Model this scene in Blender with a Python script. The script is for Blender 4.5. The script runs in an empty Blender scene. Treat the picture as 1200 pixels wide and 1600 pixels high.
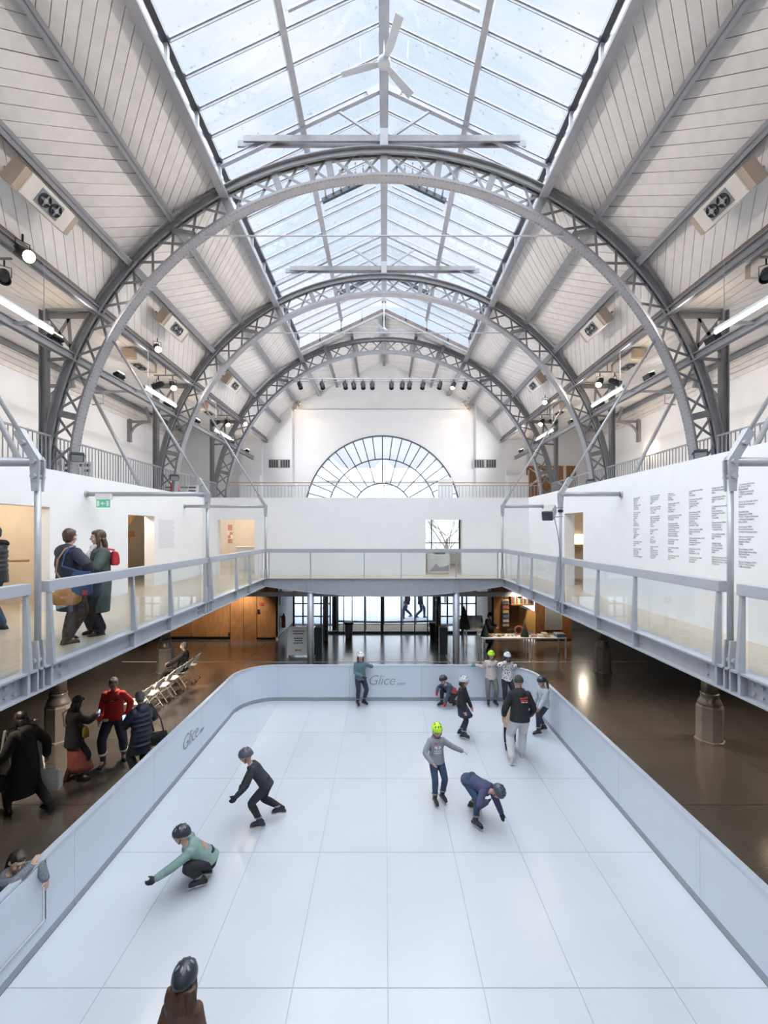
import bpy, bmesh, math, random
from mathutils import Vector, Matrix
from mathutils.bvhtree import BVHTree

random.seed(7)
SC = bpy.context.scene
COL = SC.collection
PI = math.pi

# ------------------------------------------------------------------ camera
F, CX, CY, H = 717.0, 600.0, 830.0, 4.7      # focal length in px of a 1200 px wide frame, principal point, eye height
cam_data = bpy.data.cameras.new('camera')
cam = bpy.data.objects.new('camera', cam_data); COL.objects.link(cam)
cam_data.sensor_fit = 'HORIZONTAL'; cam_data.sensor_width = 36.0
cam_data.lens = 36.0 * F / 1200.0
cam_data.shift_y = (CY - 800.0) / 1200.0
cam_data.clip_start = 0.05; cam_data.clip_end = 300
cam.location = (0, 0, H); cam.rotation_euler = (PI / 2, 0, 0)
SC.camera = cam

# ------------------------------------------------------------------ sky, sun, exposure
world = bpy.data.worlds.new('World'); SC.world = world; world.use_nodes = True
wn, wl = world.node_tree.nodes, world.node_tree.links
wn.clear()
w_out = wn.new('ShaderNodeOutputWorld'); w_bg = wn.new('ShaderNodeBackground')
w_tc = wn.new('ShaderNodeTexCoord'); w_map = wn.new('ShaderNodeMapping'); w_map.inputs['Scale'].default_value = (1, 1, 2.2)
w_noise = wn.new('ShaderNodeTexNoise'); w_noise.inputs['Scale'].default_value = 3.2; w_noise.inputs['Detail'].default_value = 6; w_noise.inputs['Roughness'].default_value = .6
w_ramp = wn.new('ShaderNodeValToRGB')
w_ramp.color_ramp.elements[0].position = .40; w_ramp.color_ramp.elements[0].color = (.74, .84, .96, 1)
w_ramp.color_ramp.elements[1].position = .56; w_ramp.color_ramp.elements[1].color = (.95, .965, 1.0, 1)
wl.new(w_tc.outputs['Generated'], w_map.inputs['Vector']); wl.new(w_map.outputs['Vector'], w_noise.inputs['Vector'])
wl.new(w_noise.outputs['Fac'], w_ramp.inputs['Fac']); wl.new(w_ramp.outputs['Color'], w_bg.inputs['Color'])
w_bg.inputs['Strength'].default_value = 0.50
wl.new(w_bg.outputs['Background'], w_out.inputs['Surface'])

sun_d = bpy.data.lights.new('sun', 'SUN'); sun = bpy.data.objects.new('sun', sun_d); COL.objects.link(sun)
sun_d.energy = 7.0; sun_d.angle = math.radians(120); sun_d.color = (.90, .95, 1.0)   # daylight spread by thin cloud
sun.rotation_euler = (math.radians(4), math.radians(3), 0); sun.location = (0, 8, 30)

SC.view_settings.view_transform = 'Standard'; SC.view_settings.look = 'None'
SC.view_settings.gamma = 1.0; SC.view_settings.use_curve_mapping = False
SC.view_settings.exposure = 1.1
try:
    SC.cycles.max_bounces = 8; SC.cycles.diffuse_bounces = 4; SC.cycles.transparent_max_bounces = 16
    SC.cycles.use_adaptive_sampling = True; SC.cycles.adaptive_threshold = .03
    SC.cycles.glossy_bounces = 3; SC.cycles.caustics_reflective = False; SC.cycles.caustics_refractive = False
    SC.cycles.use_denoising = True; SC.cycles.sample_clamp_indirect = 6.0
except Exception:
    pass

# ------------------------------------------------------------------ helpers
def P(px, py, Y):
    return Vector(((px - CX) * Y / F, Y, H - (py - CY) * Y / F))

class MB:
    """Collects shapes and links them as ONE mesh object."""
    def __init__(s): s.v = []; s.f = []
    def add(s, vs, fs):
        n = len(s.v); s.v += [tuple(p) for p in vs]; s.f += [tuple(i + n for i in q) for q in fs]; return s
    def box(s, x0, x1, y0, y1, z0, z1):
        vs = [(x, y, z) for z in (z0, z1) for y in (y0, y1) for x in (x0, x1)]
        return s.add(vs, [(0, 2, 3, 1), (4, 5, 7, 6), (0, 1, 5, 4), (2, 6, 7, 3), (0, 4, 6, 2), (1, 3, 7, 5)])
    def obox(s, c, a, b, d):
        c, a, b, d = Vector(c), Vector(a), Vector(b), Vector(d)
        vs = [c + i * a + j * b + k * d for k in (-1, 1) for j in (-1, 1) for i in (-1, 1)]
        return s.add(vs, [(0, 2, 3, 1), (4, 5, 7, 6), (0, 1, 5, 4), (2, 6, 7, 3), (0, 4, 6, 2), (1, 3, 7, 5)])
    def bar(s, p, q, w, h, up=(0, 0, 1)):
        p, q = Vector(p), Vector(q); d = (q - p); L = d.length
        if L < 1e-6: return s
        d = d / L; up = Vector(up); side = d.cross(up)
        if side.length < 1e-4: side = d.cross(Vector((1, 0, 0)))
        side.normalize(); u = side.cross(d).normalized()
        return s.obox((p + q) / 2, side * w / 2, d * L / 2, u * h / 2)
    def tube(s, p, q, r0, r1=None, n=10, cap=True):
        return s.path([p, q], [r0, r0 if r1 is None else r1], n, cap)
    def path(s, pts, r, n=8, cap=True):
        pts = [Vector(p) for p in pts]; m = len(pts)
        rs = r if isinstance(r, (list, tuple)) else [r] * m
        vs = []; ref = None
        for i, p in enumerate(pts):
            d = (pts[min(i + 1, m - 1)] - pts[max(i - 1, 0)])
            d = d.normalized() if d.length > 1e-9 else Vector((0, 0, 1))
            if ref is None:
                ref = d.cross(Vector((0, 0, 1)))
                if ref.length < .05: ref = d.cross(Vector((1, 0, 0)))
            a = (ref - d * ref.dot(d))
            a = a.normalized() if a.length > 1e-6 else d.orthogonal().normalized()
            ref = a; b = d.cross(a)
            vs += [p + (a * math.cos(t) + b * math.sin(t)) * rs[i] for t in (2 * PI * k / n for k in range(n))]
        fs = [(i * n + k, i * n + (k + 1) % n, (i + 1) * n + (k + 1) % n, (i + 1) * n + k) for i in range(m - 1) for k in range(n)]
        if cap: fs += [tuple(range(n - 1, -1, -1)), tuple(range((m - 1) * n, m * n))]
        return s.add(vs, fs)
    def lathe(s, prof, n=16, o=(0, 0, 0), M=None, ph=0):
        o = Vector(o); vs = []
        for r, z in prof:
            for k in range(n):
                t = 2 * PI * k / n + ph; p = Vector((r * math.cos(t), r * math.sin(t), z))
                vs.append((M @ p if M else p) + o)
        m = len(prof)
        fs = [(i * n + k, i * n + (k + 1) % n, (i + 1) * n + (k + 1) % n, (i + 1) * n + k) for i in range(m - 1) for k in range(n)]
        fs += [tuple(range(n - 1, -1, -1)), tuple(range((m - 1) * n, m * n))]
        return s.add(vs, fs)
    def prism(s, poly, ext):
        ext = Vector(ext); n = len(poly); a = [Vector(p) for p in poly]; b = [p + ext for p in a]
        fs = [tuple(range(n - 1, -1, -1)), tuple(range(n, 2 * n))] + [(i, (i + 1) % n, n + (i + 1) % n, n + i) for i in range(n)]
        return s.add(a + b, fs)
    def loft(s, rings, cap=True):
        """rings: lists of equally many points"""
        n = len(rings[0]); vs = [p for r in rings for p in r]; m = len(rings)
        fs = [(i * n + k, i * n + (k + 1) % n, (i + 1) * n + (k + 1) % n, (i + 1) * n + k) for i in range(m - 1) for k in range(n)]
        if cap: fs += [tuple(range(n - 1, -1, -1)), tuple(range((m - 1) * n, m * n))]
        return s.add(vs, fs)
    def ell(s, c, rx, ry, rz, R=None, nu=14, nv=9):
        c = Vector(c); vs = []; R = R or Matrix.Identity(3)
        for j in range(1, nv):
            t = PI * j / nv
            for k in range(nu):
                a = 2 * PI * k / nu
                vs.append(c + R @ Vector((rx * math.sin(t) * math.cos(a), ry * math.sin(t) * math.sin(a), -rz * math.cos(t))))
        n = len(vs); vs += [c + R @ Vector((0, 0, -rz)), c + R @ Vector((0, 0, rz))]
        fs = [(j * nu + k, j * nu + (k + 1) % nu, (j + 1) * nu + (k + 1) % nu, (j + 1) * nu + k) for j in range(nv - 2) for k in range(nu)]
        fs += [(n, (k + 1) % nu, k) for k in range(nu)] + [(n + 1, (nv - 2) * nu + k, (nv - 2) * nu + (k + 1) % nu) for k in range(nu)]
        return s.add(vs, fs)
    def mesh(s, name, smooth=False):
        me = bpy.data.meshes.new(name); me.from_pydata(s.v, [], s.f); me.update()
        if smooth: me.polygons.foreach_set('use_smooth', [True] * len(me.polygons))
        return me
    def build(s, name, mat, parent=None, smooth=False, bevel=0):
        me = s.mesh(name, smooth)
        bm = bmesh.new(); bm.from_mesh(me); bmesh.ops.recalc_face_normals(bm, faces=bm.faces)
        if bevel: bmesh.ops.bevel(bm, geom=list(bm.edges), offset=bevel, segments=2, affect='EDGES', clamp_overlap=True)
        bm.to_mesh(me); bm.free()
        return put(name, me, mat, parent)

def put(name, me, mat, parent=None):
    if mat is not None and not me.materials: me.materials.append(mat)
    o = bpy.data.objects.new(name, me); COL.objects.link(o)
    if parent is not None: attach(o, parent)
    return o

def attach(o, parent):
    """child built in world coordinates under a parent that may sit somewhere else"""
    o.parent = parent
    M = Matrix.Identity(4); p = parent
    chain = []
    while p is not None: chain.append(p); p = p.parent
    for q in reversed(chain): M = M @ q.matrix_parent_inverse @ Matrix.LocRotScale(q.location, q.rotation_euler, q.scale)
    o.matrix_parent_inverse = M.inverted()

def tag(o, label, cat, group=None, kind=None):
    o['label'] = label; o['category'] = cat
    if group: o['group'] = group
    if kind: o['kind'] = kind
    return o

def thing(name, label, cat, loc=(0, 0, 0), rz=0, group=None, kind=None):
    o = bpy.data.objects.new(name, None); COL.objects.link(o)
    o.empty_display_size = .1; o.location = loc; o.rotation_euler = (0, 0, rz)
    return tag(o, label, cat, group, kind)

def kids(o): return [c for c in bpy.data.objects if c.parent == o]
def copy_tree(o, parent=None):
    c = o.copy(); COL.objects.link(c); c.parent = parent
    for ch in list(o.children): copy_tree(ch, c)
    return c

# ------------------------------------------------------------------ materials
def pm(name, base, var=.05, scale=6, rough=.5, metal=0.0, bump=0.0, rnd=0.0, stretch=(1, 1, 1), spec=None, detail=4):
    m = bpy.data.materials.new(name); m.use_nodes = True
    n, l = m.node_tree.nodes, m.node_tree.links
    b = n['Principled BSDF']
    b.inputs['Roughness'].default_value = rough; b.inputs['Metallic'].default_value = metal
    if spec is not None: b.inputs['Specular IOR Level'].default_value = spec
    tc = n.new('ShaderNodeTexCoord'); mp = n.new('ShaderNodeMapping'); mp.inputs['Scale'].default_value = stretch
    nz = n.new('ShaderNodeTexNoise'); nz.inputs['Scale'].default_value = scale; nz.inputs['Detail'].default_value = detail
    l.new(tc.outputs['Object'], mp.inputs['Vector']); l.new(mp.outputs['Vector'], nz.inputs['Vector'])
    cr = n.new('ShaderNodeValToRGB'); e = cr.color_ramp.elements
    e[0].position = .3; e[1].position = .7
    e[0].color = tuple(max(0, c * (1 - var)) for c in base) + (1,); e[1].color = tuple(min(1, c * (1 + var)) for c in base) + (1,)
    l.new(nz.outputs['Fac'], cr.inputs['Fac']); out = cr.outputs['Color']
    if rnd:
        oi = n.new('ShaderNodeObjectInfo'); mr = n.new('ShaderNodeMapRange'); hs = n.new('ShaderNodeHueSaturation')
        mr.inputs['To Min'].default_value = 1 - rnd; mr.inputs['To Max'].default_value = 1 + rnd
        l.new(oi.outputs['Random'], mr.inputs['Value']); l.new(mr.outputs['Result'], hs.inputs['Value']); l.new(out, hs.inputs['Color']); out = hs.outputs['Color']
    l.new(out, b.inputs['Base Color'])
    if bump:
        bp = n.new('ShaderNodeBump'); bp.inputs['Strength'].default_value = bump; bp.inputs['Distance'].default_value = .02
        l.new(nz.outputs['Fac'], bp.inputs['Height']); l.new(bp.outputs['Normal'], b.inputs['Normal'])
    return m

def emit(name, col, strength):
    m = bpy.data.materials.new(name); m.use_nodes = True
    b = m.node_tree.nodes['Principled BSDF']
    b.inputs['Base Color'].default_value = (*col, 1); b.inputs['Emission Color'].default_value = (*col, 1); b.inputs['Emission Strength'].default_value = strength
    return m

def glass(name, tint=(.97, .99, 1), refl=.9, dirt=0.0, ior=1.45):
    m = bpy.data.materials.new(name); m.use_nodes = True
    n, l = m.node_tree.nodes, m.node_tree.links; n.clear()
    out = n.new('ShaderNodeOutputMaterial'); tr = n.new('ShaderNodeBsdfTransparent'); gl = n.new('ShaderNodeBsdfGlossy'); mx = n.new('ShaderNodeMixShader')
    lw = n.new('ShaderNodeLayerWeight'); lw.inputs['Blend'].default_value = .5
    pw = n.new('ShaderNodeMath'); pw.operation = 'POWER'; pw.inputs[1].default_value = 5.0
    ma = n.new('ShaderNodeMath'); ma.operation = 'MULTIPLY_ADD'; ma.inputs[1].default_value = .85; ma.inputs[2].default_value = .035
    gl.inputs['Roughness'].default_value = .02; tr.inputs['Color'].default_value = (*tint, 1); gl.inputs['Color'].default_value = (refl, refl, refl, 1)
    l.new(lw.outputs['Facing'], pw.inputs[0]); l.new(pw.outputs['Value'], ma.inputs[0]); l.new(ma.outputs['Value'], mx.inputs['Fac'])
    l.new(tr.outputs['BSDF'], mx.inputs[1]); l.new(gl.outputs['BSDF'], mx.inputs[2])
    last = mx
    if dirt:
        tc = n.new('ShaderNodeTexCoord'); nz = n.new('ShaderNodeTexNoise'); nz.inputs['Scale'].default_value = 9; nz.inputs['Detail'].default_value = 8
        cr = n.new('ShaderNodeValToRGB'); cr.color_ramp.elements[0].position = .66; cr.color_ramp.elements[0].color = (0, 0, 0, 1); cr.color_ramp.elements[1].position = .74; cr.color_ramp.elements[1].color = (dirt, dirt, dirt, 1)
        df = n.new('ShaderNodeBsdfDiffuse'); df.inputs['Color'].default_value = (.5, .5, .5, 1); m2 = n.new('ShaderNodeMixShader')
        l.new(tc.outputs['Object'], nz.inputs['Vector']); l.new(nz.outputs['Fac'], cr.inputs['Fac']); l.new(cr.outputs['Color'], m2.inputs['Fac'])
        l.new(mx.outputs['Shader'], m2.inputs[1]); l.new(df.outputs['BSDF'], m2.inputs[2]); last = m2
    l.new(last.outputs['Shader'], out.inputs['Surface'])
    return m

def wood(name, a, b, scale=3, rough=.5, stretch=(8, 8, .6), rnd=0):
    m = pm(name, a, 0, scale, rough, stretch=stretch, detail=6, rnd=rnd)
    e = [x for x in m.node_tree.nodes if x.type == 'VALTORGB'][0].color_ramp.elements
    e[0].color = (*a, 1); e[1].color = (*b, 1)
    [x for x in m.node_tree.nodes if x.type == 'TEX_NOISE'][0].inputs['Distortion'].default_value = 1.5
    return m

M = {}
UP_E = 400
M['white_wall'] = pm('white_wall', (.86, .86, .87), .015, 3, .75)
M['grey_wall'] = pm('grey_wall', (.79, .80, .81), .03, 2, .8)
M['beige_wall'] = pm('beige_wall', (.60, .54, .455), .05, 2, .7)
M['plank'] = pm('plank', (.79, .745, .715), .06, 5, .6, rnd=.035, stretch=(1, 1, 1), bump=.15, detail=8)
M['joint'] = pm('joint', (.22, .175, .16), .2, 6, .9)
M['iron'] = pm('iron', (.232, .23, .238), .10, 5, .5, .15, bump=.08)
M['iron_mid'] = pm('iron_mid', (.295, .292, .31), .08, 5, .6, .1, bump=.06)
M['iron_light'] = pm('iron_light', (.36, .365, .39), .08, 6, .45, .2)
M['rivet'] = pm('rivet', (.20, .20, .21), .1, 8, .5, .2)
M['steel'] = pm('steel', (.47, .49, .53), .05, 7, .38, .35)
M['rail_paint'] = pm('rail_paint', (.44, .455, .50), .03, 3, .5, .1)
M['tube'] = pm('tube', (.45, .46, .485), .05, 7, .42, .25)
M['floor'] = pm('floor', (.098, .088, .082), .14, 1.6, .17, bump=.006, rnd=.08, detail=10)
[x for x in M['floor'].node_tree.nodes if x.type == 'BSDF_PRINCIPLED'][0].inputs['IOR'].default_value = 1.95; fb_ = M['floor'].node_tree.nodes['Principled BSDF']; fb_.inputs['Coat Weight'].default_value = .75; fb_.inputs['Coat IOR'].default_value = 1.75; fb_.inputs['Coat Roughness'].default_value = .22
M['floor_joint'] = pm('floor_joint', (.03, .026, .022), .2, 5, .8)
M['rink'] = pm('rink', (.535, .565, .615), .02, 1.3, .22, rnd=.012, detail=8)
M['rink_joint'] = pm('rink_joint', (.36, .40, .46), .05, 5, .7)
M['board'] = pm('board', (.61, .66, .75), .012, 2, .35)
M['kick'] = pm('kick', (.30, .32, .37), .04, 5, .5)
M['cap'] = pm('cap', (.62, .68, .76), .03, 5, .3, .3)
M['parquet'] = wood('parquet', (.48, .385, .285), (.57, .475, .365), 2.2, .28, (6, .5, 1))
M['ply'] = wood('ply', (.34, .155, .06), (.48, .24, .10), 2.2, .5, (2.2, 2.2, .55), rnd=.06)
M['ply_dark'] = wood('ply_dark', (.20, .085, .032), (.30, .135, .055), 2.4, .5, (2.2, 2.2, .55), rnd=.06)
M['ply_light'] = wood('ply_light', (.52, .30, .10), (.66, .42, .17), 2.2, .5, (2.2, 2.2, .55))
M['oak'] = wood('oak', (.33, .19, .09), (.46, .28, .14), 3, .45, (6, 6, .6))
M['black'] = pm('black', (.018, .018, .02), .2, 6, .5)
M['dark'] = pm('dark', (.045, .042, .042), .2, 4, .7)
M['dark_metal'] = pm('dark_metal', (.055, .062, .075), .1, 6, .4, .3)
M['cream'] = pm('cream', (.74, .68, .61), .03, 4, .6)
M['tan'] = pm('tan', (.47, .37, .29), .06, 4, .7)
M['white'] = pm('white', (.82, .82, .82), .02, 4, .45)
M['paper'] = pm('paper', (.80, .79, .77), .03, 5, .8)
M['chrome'] = pm('chrome', (.72, .73, .75), .03, 5, .18, .9)
M['column_metal'] = pm('column_metal', (.30, .28, .265), .10, 4, .32, .55)
M['pedestal'] = pm('pedestal', (.31, .29, .28), .10, 4, .5, .2)
M['print'] = pm('print', (.12, .12, .13), .05, 5, .8)
M['print_grey'] = pm('print_grey', (.42, .42, .44), .05, 5, .8)
M['logo'] = pm('logo', (.27, .30, .345), .04, 5, .5)
M['glass'] = glass('glass')
M['sky_glass'] = glass('sky_glass', (.97, .985, 1), .8, .35)
M['rail_glass'] = glass('rail_glass', (.93, .955, .965), .9)
M['bulb'] = emit('bulb', (1, .72, .40), 60)
M['bulb_soft'] = emit('bulb_soft', (1, .80, .55), 14)
M['fluo'] = emit('fluo', (1, .97, .92), 6)
M['lit_box'] = emit('lit_box', (1, .86, .58), 1.0)
for k_ in ('bulb', 'bulb_soft', 'lit_box'): M[k_].cycles.emission_sampling = 'NONE'   # their light comes from the lamps beside them
M['exit_green'] = emit('exit_green', (.09, .50, .30), .12)
M['print_pale'] = pm('print_pale', (.60, .60, .62), .05, 5, .8)
M['fan_grey'] = pm('fan_grey', (.46, .49, .52), .04, 5, .5)
M['mesh_grey'] = pm('mesh_grey', (.26, .27, .28), .1, 40, .6)
M['paving'] = pm('paving', (.34, .385, .45), .06, 3, .8, rnd=.05)
M['pale_stone'] = pm('pale_stone', (.80, .79, .77), .04, 2, .8)
M['pale_roof'] = pm('pale_roof', (.62, .66, .70), .04, 2, .8)

def zc(v): return H + v
def spot(name, loc, target, energy, angle, color=(1, .78, .5), blend=.5, radius=.05, parent=None):
    d = bpy.data.lights.new(name, 'SPOT'); d.energy = energy; d.spot_size = math.radians(angle); d.spot_blend = blend; d.color = color; d.shadow_soft_size = radius
    o = bpy.data.objects.new(name, d); COL.objects.link(o); o.location = loc
    dv = Vector(target) - Vector(loc); o.rotation_euler = dv.to_track_quat('-Z', 'Y').to_euler()
    if parent is not None: attach(o, parent)
    return o
def point(name, loc, energy, color=(1, .8, .55), radius=.08, parent=None):
    d = bpy.data.lights.new(name, 'POINT'); d.energy = energy; d.color = color; d.shadow_soft_size = radius
    o = bpy.data.objects.new(name, d); COL.objects.link(o); o.location = loc
    if parent is not None: attach(o, parent)
    return o
def text_mesh(body, size, mat, name, M4, parent=None, align='LEFT', shear=0, spacing=1.0, bold=0, line=1.0):
    """flat lettering as a mesh; M4 maps the text plane (x right, y up) into the world"""
    cu = bpy.data.curves.new(name, 'FONT'); cu.body = body; cu.size = size; cu.align_x = align; cu.shear = shear; cu.space_character = spacing; cu.offset = bold; cu.space_line = line
    cu.resolution_u = 2; cu.extrude = .001
    t = bpy.data.objects.new(name + '_tmp', cu); COL.objects.link(t)
    bpy.context.view_layer.update()
    me = bpy.data.meshes.new_from_object(t.evaluated_get(bpy.context.evaluated_depsgraph_get()))
    bpy.data.objects.remove(t); me.transform(M4); me.name = name
    me.materials.clear()
    return put(name, me, mat, parent)
def frame4(o, x, y):
    x, y = Vector(x).normalized(), Vector(y).normalized(); z = x.cross(y)
    return Matrix(((x.x, y.x, z.x, o[0]), (x.y, y.y, z.y, o[1]), (x.z, y.z, z.z, o[2]), (0, 0, 0, 1)))
# ================================================================== GROUND FLOOR
ZF = -0.04                                     # concrete floor; the rink panels lie on it and end at z = 0
YB, YE = -6.0, 25.5                            # hall from behind the viewer to the far gable
fl = tag(MB().box(-10.6, 10.6, YB, 23.6, -.25, ZF - .012).build('floor', M['floor_joint']), 'dark polished concrete floor of the ground level around the rink', 'floor', kind='structure')
xs = [-10.6, -7.5, -5, -2.5, 0, 2.5, 5, 7.5, 10.6]; ys = [2.95 + 2.5 * k for k in range(9)]
for i in range(8):
    for j in range(8):
        if 2 <= i <= 5 and j < 3: continue     # under the rink
        MB().box(xs[i] + .006, xs[i + 1] - .006, ys[j] + .006, ys[j + 1] - .006, ZF - .05, ZF).build('slab', M['floor'], fl)

# ------------------------------------------------------------------ the rink
RX0, RX1, RYF, RR = -3.88, 3.96, 12.72, .95
XT = [RX0 + .98 * k for k in range(9)]
def rink_top(x):
    for xc, s in ((RX0 + RR, -1), (RX1 - RR, 1)):
        d = (x - xc) * s
        if d > 0: return RYF - RR + math.sqrt(max(0, RR * RR - d * d))
    return RYF
rk = tag(MB().prism([(RX0, 2.7, -.035), (RX1, 2.7, -.035), (RX1, RYF - RR, -.035)] + [(RX1 - RR + RR * math.cos(t), RYF - RR + RR * math.sin(t), -.035) for t in [PI / 2 * k / 8 for k in range(1, 9)]] + [(RX0 + RR - RR * math.sin(t), RYF - RR + RR * math.cos(t), -.035) for t in [PI / 2 * k / 8 for k in range(9)]], (0, 0, .029)).build('rink_floor', M['rink_joint']), 'white synthetic ice floor of the skating rink laid in long panels', 'ice rink')
for j in range(5):
    y0, y1 = 2.72 + 2 * j, 4.72 + 2 * j
    for i in range(8):
        g = .004; x0, x1 = XT[i] + g, XT[i + 1] - g
        n = 8 if (j == 4 and i in (0, 1, 6, 7)) else 1
        top = [(x1 + (x0 - x1) * k / n, max(y0 + g + .001, min(y1 - g, rink_top(x1 + (x0 - x1) * k / n) - g)), -.03) for k in range(n + 1)]
        MB().prism([(x0, y0 + g, -.03), (x1, y0 + g, -.03)] + top, (0, 0, .03)).build('panel', M['rink'], rk)

rb = thing('rink_barrier', 'low white rink barrier with grey kick strip and pale top rail', 'barrier', (0, RYF, 0))
def wall_path(pts, z0, z1, t, name, mat, parent):
    """an upright strip of thickness t along pts, built outwards (to the left of the walking direction)"""
    mb = MB(); n = len(pts); off = []
    for i in range(n):
        a, b = Vector(pts[max(i - 1, 0)]), Vector(pts[min(i + 1, n - 1)]); d = (b - a).normalized(); off.append(Vector((-d.y, d.x)) * t)
    rings = []
    for p, o in zip(pts, off):
        q = (p[0] + o.x, p[1] + o.y); rings.append([(p[0], p[1], z0), (q[0], q[1], z0), (q[0], q[1], z1), (p[0], p[1], z1)])
    return mb.loft(rings).build(name, mat, parent)
def arc(xc, yc, r, a0, a1, n=10): return [(xc + r * math.cos(a0 + (a1 - a0) * k / n), yc + r * math.sin(a0 + (a1 - a0) * k / n)) for k in range(n + 1)]
segs = []
for y in (2.8, 3.75, 5.75, 7.75, 9.75): segs.append([(RX0, y), (RX0, min(y + (.95 if y == 2.8 else 2.0), RYF - RR) if y < 9.7 else RYF - RR)])
segs.append(arc(RX0 + RR, RYF - RR, RR, PI, PI / 2))
for k in range(3): segs.append([(RX0 + RR + (RX1 - RX0 - 2 * RR) * k / 3, RYF), (RX0 + RR + (RX1 - RX0 - 2 * RR) * (k + 1) / 3, RYF)])
segs.append(arc(RX1 - RR, RYF - RR, RR, PI / 2, 0))
for y in (9.75, 7.75, 5.75, 3.75, 2.8): segs.append([(RX1, RYF - RR if y > 9 else y + (.95 if y == 2.8 else 2.0)), (RX1, y)])
for sg in segs:
    # walk direction left side -> outwards
    a, b = Vector(sg[0]), Vector(sg[-1]); d = (b - a).normalized()
    s0 = [Vector(p) for p in sg]; s0[0] = s0[0] + d * .003; s0[-1] = s0[-1] - d * .003
    s0 = [(p.x, p.y) for p in s0]
    pn = wall_path(s0, .10, .955, .05, 'board', M['board'], rb)
    wall_path([(p[0], p[1]) for p in s0], .0, .10, .05, 'kick_strip', M['kick'], pn)
    inn = []
    for i, p in enumerate(s0):
        dd = (Vector(s0[min(i + 1, len(s0) - 1)]) - Vector(s0[max(i - 1, 0)])).normalized(); inn.append((p[0] + dd.y * .012, p[1] - dd.x * .012))
    wall_path(inn, .955, .99, .075, 'cap_rail', M['cap'], pn)
# gate set into the near barrier
gx = RX0 + .004
gt = MB().box(gx, gx + .012, 3.0, 5.19, .30, .94).build('gate_leaf', M['board'], rb)
MB().box(gx, gx + .02, 5.19, 5.215, .27, .95).build('gate_trim', M['chrome'], gt)
MB().box(gx, gx + .02, 5.24, 5.265, .27, .95).build('gate_trim', M['chrome'], gt)
MB().box(gx, gx + .02, 3.0, 5.19, .272, .30).build('gate_trim', M['chrome'], gt)
MB().box(gx - .001, gx + .006, 5.215, 5.24, .27, .95).build('gate_gap', M['kick'], gt)
def logo(x0, y, size, M4, parent):
    text_mesh('Glice', size, M['logo'], 'lettering', M4, parent, shear=.28, spacing=.92, bold=-.004)
    text_mesh('.com', size * .34, M['logo'], 'lettering', M4 @ Matrix.Translation((size * 2.03, 0, 0)), parent, shear=.28, spacing=.92, bold=.001)
logo(0, 0, .40, frame4((-.47, RYF - .006, .44), (1, 0, 0), (0, 0, 1)), rb)
logo(0, 0, .40, frame4((RX0 + .006, 8.80, .44), (0, 1, 0), (0, 0, 1)), rb)

# ------------------------------------------------------------------ cast columns
def column(x, y, label):
    c = thing('column', label, 'column', (x, y, ZF), group='cast iron columns carrying the walkway')
    MB().lathe([(.30, ZF), (.30, ZF + .04), (.27, ZF + .05), (.27, .74), (.255, .77), (.255, .79)], 8, (x, y, 0), ph=PI / 8).build('pedestal', M['pedestal'], c)
    MB().lathe([(.235, .79), (.24, .82), (.222, .87), (.188, .93), (.176, .99), (.185, 1.01), (.185, 1.04), (.165, 1.05)], 24, (x, y, 0)).build('base_moulding', M['column_metal'], c, True)
    MB().lathe([(.165, 1.06), (.155, 2.74)], 24, (x, y, 0)).build('shaft', M['column_metal'], c, True)
column(7.38, 10.4, 'round metal column on octagonal pedestal, nearer one on the bare dark floor')
column(7.38, 15.5, 'round metal column on octagonal pedestal behind the book tables')
column(-7.38, 10.4, 'round metal column on octagonal pedestal behind the woman in pink skirt')
column(-7.38, 15.5, 'round metal column on octagonal pedestal beside the seated man')

# ================================================================== MEZZANINE
ZM = H - 1.62
XL, XR, YW, ZT = -6.75, 5.38, 17.1, H + 1.25
XE = 4.06                                     # walkway edge
mz = tag(MB().box(XL - 3.4, -XE, YB, YW, ZM - .06, ZM).box(XE, XR + 4, YB, YW, ZM - .06, ZM).box(-XE, XE, 15.45, YW, ZM - .06, ZM).box(-10.4, 10.4, YW, 23.4, ZM - .06, ZM).build('floor', M['parquet']), 'pale wooden floor of the upper walkway around the void', 'floor', kind='structure')
tag(MB().box(-10.6, -XE - .12, YB, 15.4, ZM - .32, ZM - .062).box(XE + .12, 10.6, YB, 15.4, ZM - .32, ZM - .062).box(-10.6, 10.6, 15.75, 23.4, ZM - .32, ZM - .062).build('ceiling', M['dark']), 'dark underside of the walkway above the ground floor', 'ceiling', kind='structure')
tag(MB().box(-9.0, 7.0, 17.25, 17.40, 2.24, 2.41).build('lintel_beam', M['steel']), 'pale grey steel lintel across the entrance below the bridge', 'beam', kind='structure')

def girder(s, label):
    g = thing('edge_girder', label, 'girder', (s * XE, 5, ZM - .3), kind='structure')
    x = s * XE; i = -s                         # i: towards the void
    z0, z1 = ZM - .215, ZM + .02
    MB().box(min(x, x + i * .02), max(x, x + i * .02), YB, 15.5, z0, z1).build('web', M['steel'], g)
    for z in (z0 - .02, z1): MB().box(x - .11, x + .11, YB, 15.5, z, z + .022).build('flange', M['steel'], g)
    for yp in POSTS:
        MB().box(min(x + i * .02, x + i * .10), max(x + i * .02, x + i * .10), yp - .02, yp + .02, z0, z1).build('stiffener', M['steel'], g)
    for yh in HANG[:2]:
        for k in (-.045, .045): MB().box(min(x + i * .02, x + i * .10), max(x + i * .02, x + i * .10), yh + k - .012, yh + k + .012, z0, z1).build('stiffener', M['steel'], g)
        for e in (-1, 1):
            for a in (.30, .42):
                for zz in (z0 + .06, z0 + .16): MB().tube((x + i * .015, yh + e * a, zz), (x + i * .045, yh + e * a, zz), .022, n=6).build('bolt', M['steel'], g)
    return g
HANG = [5.3, 10.4, 15.5]
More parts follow.
